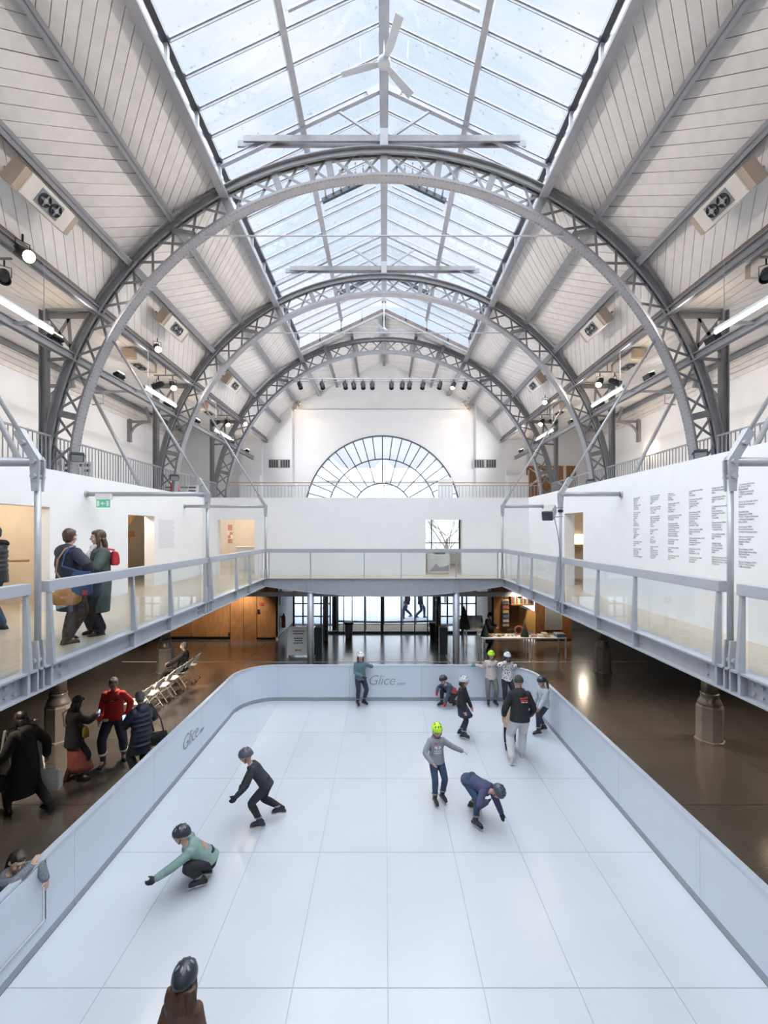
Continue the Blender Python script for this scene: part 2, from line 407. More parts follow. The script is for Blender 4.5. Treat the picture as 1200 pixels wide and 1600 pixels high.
POSTS = [2.3, 3.5, 5.12, 5.48, 7.3, 8.57, 10.22, 10.58, 12.4, 13.62, 15.38]
girder(-1, 'pale grey steel edge girder under the walkway with the talking visitors')
girder(1, 'pale grey steel edge girder under the walkway by the wall text')
gb = thing('bridge_girder', 'fish-bellied steel girder of the cross bridge with arched lower edge', 'girder', (0, 15.45, ZM - .5), kind='structure')
n = 24; top = [(XE * (1 - 2 * k / n), 15.44, ZM + .02) for k in range(n + 1)]
bot = [(-XE + 2 * XE * k / n, 15.44, ZM - .20 - .36 * (1 - (2 * k / n - 1) ** 2)) for k in range(n + 1)]
MB().prism(bot + top, (0, .025, 0)).build('web', M['steel'], gb)
rings = []
for p in bot: rings.append([(p[0], 15.37, p[2] - .02), (p[0], 15.53, p[2] - .02), (p[0], 15.53, p[2]), (p[0], 15.37, p[2])])
MB().loft(rings).build('flange', M['steel'], gb)
MB().box(-XE, XE, 15.37, 15.53, ZM + .02, ZM + .04).build('flange', M['steel'], gb)
for px in (420, 485, 569, 627, 713, 778):
    x = (px - CX) * 15.45 / F
    if px in (485, 713): MB().box(x - .1, x - .07, 15.38, 15.44, ZM - .42, ZM + .02).box(x + .07, x + .1, 15.38, 15.44, ZM - .42, ZM + .02).build('stiffener', M['steel'], gb)
for px, w in ((485, 'beside the folding notice board'), (713, 'beside the shop tables')):
    x = (px - CX) * 15.45 / F
    tag(MB().tube((x, 15.49, ZF), (x, 15.49, ZM - .42), .115, n=20).build('support_post', M['steel'], smooth=True), 'slim round steel post holding up the bridge ' + w, 'post', 'posts under the bridge')

# ------------------------------------------------------------------ glass balustrades
ZR = ZM + 1.03
def balustrade(name, label, cat): return thing(name, label, cat, (0, 0, ZM))
def side_balustrade(s, label):
    b = tag(thing('balustrade', label, 'balustrade', (s * XE, 8, ZM)), label, 'balustrade'); x = s * XE; i = -s
    for k, yp in enumerate(POSTS[:-1]):
        # tapering plate post, wide at the foot
        MB().prism([(x - s * .02 + i * .02, yp - .022, ZM + .04), (x + i * .13, yp - .022, ZM + .04), (x + i * .08, yp - .022, ZR - .12), (x - s * .02 + i * .02, yp - .022, ZR - .12)], (0, .044, 0)).build('post', M['steel'], b)
    spans = [(YB, 5.17), (5.43, 10.33), (10.47, 15.42)]
    for a, c in spans: MB().box(x - .065 + i * .03, x + .065 + i * .03, a, c, ZR - .13, ZR).build('top_rail', M['rail_paint'], b, bevel=.006)
    gp = [2.35, 3.45, 3.55, 5.07, 5.53, 7.25, 7.35, 8.52, 8.62, 10.17, 10.63, 12.35, 12.45, 13.57, 13.67, 15.33]
    for k in range(0, len(gp), 2): MB().box(x - .006, x + .006, gp[k] - .04, gp[k + 1] + .04, ZM + .05, ZR - .11).build('glass_panel', M['rail_glass'], b)
    MB().box(x - .006, x + .006, 5.20, 5.40, ZM + .05, ZR - .11).build('glass_panel', M['rail_glass'], b)
    return b
side_balustrade(-1, 'glass balustrade with grey top rail in front of the talking visitors')
side_balustrade(1, 'glass balustrade with grey top rail in front of the printed wall')
b = thing('balustrade', 'glass balustrade across the far bridge between both walkways', 'balustrade', (0, 15.45, ZM))
px_posts = [420, 485, 569, 627, 713, 778]
for px in px_posts:
    x = (px - CX) * 15.45 / F
    MB().box(x - .018, x + .018, 15.45, 15.50, ZM + .04, ZR - .13).build('post', M['steel'], b)
MB().box(-XE + .05, XE - .05, 15.40, 15.53, ZR - .13, ZR).build('top_rail', M['rail_paint'], b, bevel=.006)
ed = [-XE + .06] + [(p - CX) * 15.45 / F for p in px_posts] + [XE - .06]
for a, c in zip(ed, ed[1:]):
    if c - a > .3: MB().box(a + .02, c - .02, 15.43, 15.442, ZM + .05, ZR - .11).build('glass_panel', M['rail_glass'], b)

# ------------------------------------------------------------------ white walls of the mezzanine with their openings
def wall_x(name, x0, x1, y0, y1, z0, z1, openings, label):
    """wall along Y with rectangular openings (ya, yb, ztop)"""
    mb = MB(); y = y0
    for a, c, zt in sorted(openings):
        mb.box(x0, x1, y, a, z0, z1).box(x0, x1, a, c, zt, z1); y = c
    mb.box(x0, x1, y, y1, z0, z1)
    return tag(mb.build(name, M['white_wall']), label, 'wall', kind='structure')
wall_l = wall_x('wall_left', XL - .30, XL, YB, YW, ZM, ZT, [(7.4, 9.27, H + .49), (12.1, 13.5, H + .44)], 'long white exhibition wall with two doorways beside the talking visitors')
wall_r = wall_x('wall_right', XR, XR + .30, YB, YW, ZM, ZT, [(12.4, 13.68, H + .52)], 'long white exhibition wall printed with columns of small text')
mb = MB(); x = XL - .3
for a, c in ((-6.2, -4.82), (1.55, 2.91)):
    mb.box(x, a, YW, YW + .3, ZM, ZT).box(a, c, YW, YW + .3, H + .43, ZT); x = c
mb.box(x, XR + .3, YW, YW + .3, ZM, ZT)
wall_f = tag(mb.build('wall_back', M['white_wall']), 'white cross wall behind the bridge with two doorways', 'wall', kind='structure')
# rooms behind the openings
tag(MB().box(-9.6, -9.4, YB, 17.0, ZM, ZT - .1).box(-9.4, XL - .3, 10.2, 10.4, ZM, ZT - .1).box(-9.4, XL - .3, 16.8, 17, ZM, ZT - .1).build('wall_stairwell', M['beige_wall']), 'warm beige stairwell wall seen through the doorways', 'wall', kind='structure')
tag(MB().box(9.4, 9.6, YB, 17.4, ZM, ZT - .1).box(XR + .3, 9.4, 14.9, 15.1, ZM, ZT - .1).build('wall_room', M['beige_wall']), 'beige room wall seen through the narrow doorway', 'wall', kind='structure')
tag(MB().box(-10, -4.0, 21.2, 21.4, ZM, ZT - .1).box(-4.2, -4.0, YW + .3, 21.2, ZM, ZT - .1).build('wall_side_room', M['cream']), 'cream wall of the side room behind the far doorway', 'wall', kind='structure')
tag(MB().box(-1.0, 1.15, 22.6, 22.8, ZM, ZT - .1).box(3.75, 8, 22.6, 22.8, ZM, ZT - .1).box(1.15, 3.75, 22.6, 22.8, ZM, ZM + .6).box(1.15, 3.75, 22.6, 22.8, ZM + 2.5, ZT - .1).build('wall_window_room', M['white_wall']), 'white wall around the window of the far room', 'wall', kind='structure')

# gallery above the mezzanine rooms
ZG = H + 1.20; XOG = 11.6
gal = tag(MB().box(-XOG, XL - .3, YB, YE, ZG - .2, ZG).box(XR + .3, XOG, YB, YE, ZG - .2, ZG).box(XL - .3, XR + .3, YW + .3, YE, ZG - .2, ZG).build('floor', M['white_wall']), 'white floor of the upper gallery behind the parapet walls', 'floor', kind='structure')
XO = 11.4
tag(MB().box(-XO - .2, -XO, YB, YE, ZG, H + 5.0).build('wall_outer', M['white_wall']), 'white outer wall of the upper gallery on the exit sign side', 'wall', kind='structure')
tag(MB().box(XO, XO + .2, YB, YE, ZG, H + 5.0).build('wall_outer', M['white_wall']), 'white outer wall of the upper gallery above the printed wall', 'wall', kind='structure')
XWG = 6.65
for s in (-1, 1):
    tag(MB().box(*sorted((s * XWG, s * (XO + .2))), YE, YE + .35, ZG - .2, H + 5.95).build('wall_aisle_end', M['white_wall']), 'white end wall of the gallery aisle ' + ('behind the red stand' if s < 0 else 'carrying the large photograph'), 'wall', kind='structure')
    tag(MB().box(*sorted((s * XWG, s * 7.75)), YE - .9, YE, ZG, H + 3.0).box(*sorted((s * XWG, s * 7.75)), YE - .5, YE, H + 3.0, H + 5.0).build('wall_pier', M['white_wall'], bevel=.004), 'white stepped pier beside the far gable ' + ('on the exit sign side' if s < 0 else 'on the text wall side'), 'wall', kind='structure')
# ground floor outer walls
for s in (-1, 1):
    tag(MB().box(*sorted((s * 10.4, s * 10.6)), YB, 23.4, ZF, ZM - .3).build('wall_ground', M['dark']), 'dark ground floor wall ' + ('behind the visitors below the walkway' if s < 0 else 'beyond the bare dark floor'), 'wall', kind='structure')
# hall end behind the viewer
tag(MB().box(-11.6, 11.6, YB - .2, YB, ZF, H + 10.3).build('wall_front', M['white_wall']), 'white end wall of the hall behind the viewer', 'wall', kind='structure')

# ------------------------------------------------------------------ far gable wall with the fan window
FCX, FCZ, FR = -.09, H + 1.01, 4.28
def roof_z(x):
    x = abs(x)
    pts = [(0, 9.55), (3.63, 7.80), (4.83, 7.20), (5.84, 6.20), (6.65, 5.10)]
    for (a, za), (c, z2) in zip(pts, pts[1:]):
        if x <= c: return H + za + (z2 - za) * (x - a) / (c - a)
    return H + 5.1
th0 = math.asin((ZG - FCZ) / FR)
arcp = [(FCX + FR * math.cos(t), FCZ + FR * math.sin(t)) for t in [PI - th0 - (PI - 2 * th0) * k / 40 for k in range(41)]]
poly = [(-XWG, ZG - .2), (arcp[0][0], ZG - .2)] + arcp + [(arcp[-1][0], ZG - .2), (XWG, ZG - .2)] + [(x, roof_z(x)) for x in (6.65, 5.84, 4.83, 3.63, 0, -3.63, -4.83, -5.84, -6.65)]
wall_g = tag(MB().prism([(x, YE, z) for x, z in poly], (0, .35, 0)).build('wall_gable', M['grey_wall']), 'pale grey gable wall at the far end above the fan window', 'wall', kind='structure')
# lower facing with its flat top, and the two side piers
poly = [(-5.1, ZG)] + [(arcp[0][0], ZG)] + arcp + [(arcp[-1][0], ZG), (5.05, ZG), (5.05, H + 6.72), (-5.1, H + 6.72)]
MB().prism([(x, YE - .12, z) for x, z in poly], (0, .12, 0)).build('facing', M['white_wall'], wall_g)
for s in (-1, 1):
    pz = [(s * 5.05, ZG), (s * XWG, ZG), (s * XWG, roof_z(6.65)), (s * 5.84, roof_z(5.84)), (s * 5.05, roof_z(5.05))]
    MB().prism([(x, YE - .34, z) for x, z in pz], (0, .34, 0)).build('pier', M['white_wall'], wall_g)
for px0, px1, w in ((420, 453, 'beside the orange model'), (741, 775, 'nearer the large photograph')):
    a, c = P(px0, 718, YE - .36), P(px1, 731, YE - .36)
    v = thing('air_vent', 'dark louvred air vent in the far wall ' + w, 'vent', (a.x, a.y, c.z), group='vents in the gable')
    MB().box(a.x, c.x, a.y - .01, a.y + .02, c.z, a.z).build('frame', M['mesh_grey'], v)
    for k in range(9):
        xx = a.x + (c.x - a.x) * (k + .5) / 9
        MB().box(xx - .03, xx + .03, a.y - .025, a.y, c.z + .03, a.z - .03).build('louvre', M['cream'] if k == 4 else M['dark'], v)
fw = tag(MB().loft([[(FCX + r * math.cos(t), y, FCZ + r * math.sin(t)) for r, y in ((FR, YE - .16), (FR, YE + .05), (FR - .05, YE + .05), (FR - .05, YE - .16))] for t in [th0 + (PI - 2 * th0) * k / 48 for k in range(49)]]).build('window_2', M['dark_metal']), 'large half-round fan window with thin dark bars in the far wall', 'window', kind='structure')
RING = [FR, 3.0, 1.65]
for r in RING[1:]:
    t0 = math.asin((ZG - FCZ) / r)
    MB().loft([[(FCX + q * math.cos(t), y, FCZ + q * math.sin(t)) for q, y in ((r - .03, YE - .02), (r + .03, YE - .02), (r + .03, YE + .02), (r - .03, YE + .02))] for t in [t0 + (PI - 2 * t0) * k / 36 for k in range(37)]]).build('ring_bar', M['dark_metal'], fw)
for k in range(1, 24):
    t = PI * k / 24; d = Vector((math.cos(t), 0, math.sin(t))); c = Vector((FCX, YE, FCZ))
    r0 = 1.65 if k % 2 == 0 else 3.0
    if c.z + r0 * d.z < ZG: r0 = (ZG - c.z) / max(d.z, .01)
    if r0 < FR: MB().bar(c + d * r0, c + d * FR, .05, .05, (0, 1, 0)).build('glazing_bar', M['dark_metal'], fw)
for k in range(24):
    a0, a1 = PI * k / 24, PI * (k + 1) / 24
    q = []
    for rr0, rr1 in ((3.0, FR - .02),):
        pts = [(FCX + r * math.cos(a), FCZ + r * math.sin(a)) for r, a in ((rr0, a0), (rr1, a0), (rr1, a1), (rr0, a1))]
        MB().prism([(x, YE + .004, z) for x, z in pts], (0, .008, 0)).build('pane', M['glass'], fw)
for k in range(12):
    a0, a1 = PI * k / 12, PI * (k + 1) / 12
    for rr0, rr1 in ((1.65, 3.0),):
        pts = [(FCX + r * math.cos(a), FCZ + r * math.sin(a)) for r, a in ((rr0, a0), (rr1, a0), (rr1, a1), (rr0, a1))]
        MB().prism([(x, YE + .004, z) for x, z in pts], (0, .008, 0)).build('pane', M['glass'], fw)
MB().prism([(FCX + 1.65 * math.cos(PI * k / 12), YE + .004, FCZ + 1.65 * math.sin(PI * k / 12)) for k in range(13)], (0, .008, 0)).build('pane', M['glass'], fw)

# ================================================================== ROOF
GUT = (3.63, 7.74); PA = (4.85, 7.15); PB = (5.86, 6.13); PC = (6.56, 4.985)
W = .31
def facet(roof, lo, hi, s, sign, y0, y1, name='plank', mat='plank', clip=None, W=.31):
    """diagonal boards on the slope between the lower line lo and the upper line hi"""
    a = Vector((s * lo[0], 0, H + lo[1])); c = Vector((s * hi[0], 0, H + hi[1])); L = (c - a).length
    t = c - a; nrm = Vector((-t.z, 0, t.x)); nrm = (nrm if nrm.z > 0 else -nrm).normalized()
    sh = sign * L; w = W - .016
    me = MB().prism([a, a + Vector((0, w, 0)), c + Vector((0, w + sh, 0)), c + Vector((0, sh, 0))], nrm * .022).mesh(name)
    k0 = math.floor((y0 - max(0, sh)) / W) - 1; k1 = math.ceil((y1 - min(0, sh)) / W) + 1
    for k in range(k0, k1):
        yy = k * W; dz = random.uniform(-.004, .004)
        if max(yy, yy + sh) < y0 or min(yy, yy + sh) > y1 - .1: continue
        if clip is not None and (min(yy, yy + sh) < clip[0] or max(yy, yy + sh) + w > clip[1]):
            pl = [(0, yy), (0, yy + w), (1, yy + w + sh), (1, yy + sh)]
            for lim, sg in ((clip[0], 1), (clip[1], -1)):
                out = []
                for i in range(len(pl)):
                    p, q = pl[i], pl[(i + 1) % len(pl)]; ip, iq = (p[1] - lim) * sg >= 0, (q[1] - lim) * sg >= 0
                    if ip: out.append(p)
                    if ip != iq: f = (lim - p[1]) / (q[1] - p[1]); out.append((p[0] + (q[0] - p[0]) * f, lim))
                pl = out
                if len(pl) < 3: break
            if len(pl) < 3: continue
            MB().prism([a.lerp(c, u) + Vector((0, y, dz)) for u, y in pl], nrm * .022).build(name, M[mat], roof)
        else:
            o = put(name, me, M[mat], roof); o.location = (0, yy, dz)
def deck(pts, y0, y1, name, mat, label):
    """backing above the boards"""
    mb = MB()
    for (x0, z0), (x1, z1) in zip(pts, pts[1:]):
        n2 = Vector((z1 - z0, x0 - x1)); n2 = n2 if n2.y > 0 else -n2; n2 = n2.normalized()
        q = [(x0, y0, H + z0), (x1, y0, H + z1), (x1, y1, H + z1), (x0, y1, H + z0)]
        q = [(x + n2.x * .018, y, z + n2.y * .018) for x, y, z in q]
        mb.prism(q, (n2.x * .12, 0, n2.y * .12))
    return tag(mb.build(name, M[mat]), label, 'ceiling', kind='structure')
YS = 19.85                                   # end of the skylight
for s in (-1, 1):
    side = 'above the exit sign side' if s < 0 else 'above the text wall'
    rf = deck([(s * GUT[0], GUT[1]), (s * PA[0], PA[1]), (s * PB[0], PB[1]), (s * PC[0], PC[1])], YB, YE + .2, 'ceiling', 'joint', 'whitewashed curved board ceiling with diagonal planks ' + side)
    facet(rf, PA, GUT, s, -1, 4.6, YE, clip=(2, YE + .1), W=.255); facet(rf, PB, PA, s, 1, 4.6, YE, clip=(2, YE + .1)); facet(rf, PC, PB, s, -1, 5.6, YE, clip=(2, YE + .1))
    # horizontal soffit: long boards, then the aisle ceiling
    sf = deck([(s * 6.44, 5.02), (s * 7.66, 5.02), (s * (XO + .1), 5.78)], YB, YE + .2, 'ceiling', 'joint', 'flat whitewashed board soffit of the side aisle ' + side)
    for k in range(5):
        x0 = 6.46 + .24 * k
        for ya in (YB, 3.3, 10.3, 15.4, 20.4): MB().box(*sorted((s * (x0 + .004), s * (x0 + .232))), ya + .01, {YB: 3.3, 3.3: 10.3, 10.3: 15.4, 15.4: 20.4, 20.4: YE}[ya] - .01, H + 5.0, H + 5.025).build('board', M['plank'], sf)
    facet(sf, (XO + .05, 5.75), (7.66, 5.0), s, 1, 8.0, YE, clip=(6.5, YE + .05))
    # fascia boards below the eaves beam
    for k in range(4): MB().box(*sorted((s * (XO - .06 - .02 * k), s * (XO + .02))), YB, YE, H + 4.96 + .17 * k, H + 5.12 + .17 * k).build('board', M['plank'], sf)
far = deck([(-3.7, 7.75), (0, 9.5), (3.7, 7.75)], YS, YE + .2, 'ceiling', 'joint', 'whitewashed board ceiling between the skylight and the far gable')
for s in (-1, 1): facet(far, (3.66, 7.74), (0, 9.47), s, 1, YS, YE, clip=(YS + .08, YE + .1))

def beam(x, z, w, h, y0, y1, label, tilt=0, mat='iron_mid', name='roof_beam'):
    c = Vector((x, (y0 + y1) / 2, H + z)); a = Vector((math.cos(tilt), 0, math.sin(tilt))); u = Vector((-math.sin(tilt), 0, math.cos(tilt)))
    o = thing(name, label, 'beam', (x, y0, H + z), kind='structure')
    Lh = Vector((0, (y1 - y0) / 2, 0)); t = .012
    MB().obox(c, a * t, Lh, u * h / 2).build('web', M[mat], o)
    MB().obox(c + u * (h / 2 - t), a * w / 2, Lh, u * t).build('flange', M[mat], o)
    MB().obox(c - u * (h / 2 - t), a * w / 2, Lh, u * t).build('flange', M[mat], o)
    return o
for s in (-1, 1):
    sd = 'on the exit sign side' if s < 0 else 'on the text wall side'
    gbm = thing('roof_beam', 'heavy grey gutter beam along the foot of the skylight ' + sd, 'beam', (s * 3.58, YB, H + 7.5), kind='structure')
    MB().box(*sorted((s * 3.50, s * 3.69)), YB, YE, H + 7.50, H + 7.53).build('bottom_plate', M['iron_mid'], gbm); MB().box(*sorted((s * 3.66, s * 3.70)), YB, YE, H + 7.53, H + 7.74).build('web', M['iron_mid'], gbm); MB().box(*sorted((s * 3.50, s * 3.515)), YB, YE, H + 7.53, H + 7.57).build('lip', M['iron_mid'], gbm)
    beam(s * 4.77, 7.02, .15, .20, YB, YE, 'upper grey roof purlin between skylight and wall ' + sd, -s * math.radians(35))
    beam(s * 5.74, 6.04, .15, .20, YB, YE, 'middle grey roof purlin above the heater boxes ' + sd, -s * math.radians(52))
    beam(s * 6.42, 4.93, .15, .16, YB, YE, 'lower grey roof purlin along the flat soffit edge ' + sd)
    beam(s * 6.98, 3.90, .13, .17, YB, 24.5, 'low grey longitudinal beam carrying small black uplights ' + sd)
    beam(s * (XO - .14), 5.62, .2, .2, YB, YE, 'dark eaves beam above the gallery wall ' + sd)
    for x, z in ((1.42, 8.62), (2.6, 8.06)): beam(s * x, z, .11, .16, YS + .2, YE, ('inner' if x < 2 else 'outer') + ' short purlin of the far ceiling bay ' + sd)
beam(0, 9.28, .14, .2, YS + .2, YE, 'short ridge beam of the far ceiling bay')

# ------------------------------------------------------------------ skylight
ZRIDGE, ZEAVE, XEA = 10.12, 8.37, 3.70
def sl(x): return H + ZRIDGE - (ZRIDGE - ZEAVE) * abs(x) / XEA
sk = thing('window_1', 'long pitched glass skylight with grey glazing bars over the hall', 'skylight', (0, 8, H + ZEAVE), kind='structure')
MB().box(-.10, .10, YB, YS, H + ZRIDGE - .26, H + ZRIDGE - .23).build('ridge_flange', M['iron_light'], sk)
MB().box(-.018, .018, YB, YS, H + ZRIDGE - .23, H + ZRIDGE).build('ridge_web', M['iron_light'], sk)
PY = .635; Y00 = 10.35 - 16 * PY
vent_rows = {}
for s in (-1, 1):
    up = Vector((s * (ZRIDGE - ZEAVE), 0, XEA)).normalized()
    xm = 1.85
    MB().obox((s * xm, (YB + YS) / 2, sl(xm) - .10), Vector((.055, 0, -s * .026)), Vector((0, (YS - YB) / 2, 0)), Vector((s * .026, 0, .055))).build('purlin', M['iron_light'], sk)
    MB().box(*sorted((s * (XEA - .06), s * (XEA + .08))), YB, YS, H + ZEAVE - .09, H + ZEAVE).build('eaves_plate', M['dark_metal'], sk)
    MB().box(*sorted((s * (XEA - .02), s * (XEA + .06))), YB, YS, H + 7.72, H + 7.80).build('sill', M['iron_light'], sk)
    # behind the viewer: broad panes
    for k in range(3):
        ya = YB + k * 2.05
        MB().prism([(s * .02, ya + .02, sl(0) + .02), (s * XEA, ya + .02, sl(XEA) + .02), (s * XEA, ya + 2.03, sl(XEA) + .02), (s * .02, ya + 2.03, sl(0) + .02)], up * .008).build('pane', M['sky_glass'], sk)
        MB().prism([(s * XEA, ya + .02, H + 7.8), (s * (XEA + .01), ya + .02, H + 7.8), (s * (XEA + .01), ya + .02, H + ZEAVE - .09), (s * XEA, ya + .02, H + ZEAVE - .09)], (0, 2.0, 0)).build('pane', M['sky_glass'], sk)
    k = 0
    while True:
        ya = Y00 + PY * k; k += 1
        if ya > YS - .05: break
        yb = min(ya + PY, YS)
        w = .024
        MB().obox((s * XEA / 2, ya, (sl(0) + sl(XEA)) / 2 - .015), Vector((s * XEA / 2, 0, -(ZRIDGE - ZEAVE) / 2)), Vector((0, w, 0)), up * .012).build('glazing_bar', M['iron_light'], sk)
        MB().obox((s * XEA / 2, ya, (sl(0) + sl(XEA)) / 2 - .05), Vector((s * XEA / 2, 0, -(ZRIDGE - ZEAVE) / 2)), Vector((0, .008, 0)), up * .03).build('glazing_bar', M['iron_light'], sk)
        for xa, xb in ((.03, xm), (xm, XEA)):
            MB().prism([(s * xa, ya + .01, sl(xa) + .012), (s * xb, ya + .01, sl(xb) + .012), (s * xb, yb - .01, sl(xb) + .012), (s * xa, yb - .01, sl(xa) + .012)], up * .006).build('pane', M['sky_glass'], sk)
        if k % 2:
            MB().box(*sorted((s * (XEA - .03), s * (XEA + .04))), ya - .04, ya + .04, H + 7.8, H + ZEAVE - .09).build('side_mullion', M['iron_light'], sk)
            MB().box(*sorted((s * (XEA), s * (XEA + .008))), ya + .05, min(ya + 2 * PY, YS) - .05, H + 7.8, H + ZEAVE - .09).build('pane', M['sky_glass'], sk)
    # opened ventilation leaves with their racks, mid bay
    for yv in (7.70, 12.80, 17.75):
        a, c = Vector((s * .25, yv, sl(.25) - .10)), Vector((s * 1.72, yv, sl(1.72) - .10))
        vf = MB().bar(a, c, .10, .11, up).build('vent_frame', M['dark_metal'], sk)
        MB().bar(a + Vector((0, .5, .10)), c + Vector((0, .5, .10)), .05, .05, up).build('rail', M['iron_light'], vf)
        for q in range(7):
            p = a.lerp(c, (q + .5) / 7)
            MB().bar(p + Vector((0, -.04, .04)), p + Vector((0, -.38, .10)), .045, .02, (0, 0, 1)).build('rack', M['iron_light'], vf)
            MB().tube(p + Vector((0, -.30, .09)), p + Vector((0, -.42, .30)), .012, n=6).build('stay', M['dark_metal'], vf)
# secondary frames under the glass
def lantern_frame(y, ties=True):
    for s in (-1, 1):
        up = Vector((s * (ZRIDGE - ZEAVE), 0, XEA)).normalized()
        MB().obox((s * XEA / 2, y, (sl(0) + sl(XEA)) / 2 - .16), Vector((s * XEA / 2, 0, -(ZRIDGE - ZEAVE) / 2)), Vector((0, .05, 0)), up * .012).build('rafter', M['iron_light'], sk)
        MB().obox((s * XEA / 2, y, (sl(0) + sl(XEA)) / 2 - .10), Vector((s * XEA / 2, 0, -(ZRIDGE - ZEAVE) / 2)), Vector((0, .010, 0)), up * .06).build('rafter', M['iron_light'], sk)
        MB().obox((s * .22, y - .055, sl(.22) - .11), Vector((s * .16, 0, -.07)), Vector((0, .006, 0)), up * .07).build('gusset', M['iron_light'], sk)
        if ties:
            MB().bar((s * 1.05, y, sl(1.05) - .14), (s * .12, y, H + 8.86), .05, .05).build('strut', M['iron_light'], sk)
    if ties:
        for dy in (-.07, .07): MB().box(-3.15 if dy < 0 else -3.32, 3.05 if dy < 0 else 3.22, y + dy - .025, y + dy + .025, H + 8.72, H + 8.86).build('tie_beam', M['iron'], sk)
        MB().box(-.09, .09, y - .11, y - .09, H + 8.62, H + 9.0).build('gusset', M['iron_light'], sk)
lantern_frame(10.35); lantern_frame(15.42); lantern_frame(5.2, False)
# glazed step at the far end of the skylight
for s in (-1, 1):
    for z0, z1, nm in ((.02, .16, 'end_rafter'), (-.66, -.56, 'end_rafter')):
        MB().prism([(0, YS, sl(0) + z0 - .05), (s * XEA, YS, sl(XEA) + z0 - .05), (s * XEA, YS, sl(XEA) + z1 - .05), (0, YS, sl(0) + z1 - .05)], (0, .07, 0)).build(nm, M['iron_light'], sk)
    xx = [0, .95, 1.85, 2.78, 3.68]
    for xa, xb in zip(xx, xx[1:]):
        MB().prism([(s * xa, YS + .03, sl(xa) - .6), (s * xb, YS + .03, sl(xb) - .6), (s * xb, YS + .03, sl(xb) - .03), (s * xa, YS + .03, sl(xa) - .03)], (0, .008, 0)).build('pane', M['sky_glass'], sk)
        MB().box(s * xb - .02, s * xb + .02, YS, YS + .05, sl(xb) - .6, sl(xb)).build('mullion', M['iron_light'], sk)
# end wall of the skylight behind the viewer
MB().prism([(0, YB, sl(0)), (-XEA, YB, sl(XEA)), (-XEA, YB, H + 7.5), (XEA, YB, H + 7.5), (XEA, YB, sl(XEA))], (0, -.1, 0)).build('end_panel', M['white_wall'], sk)
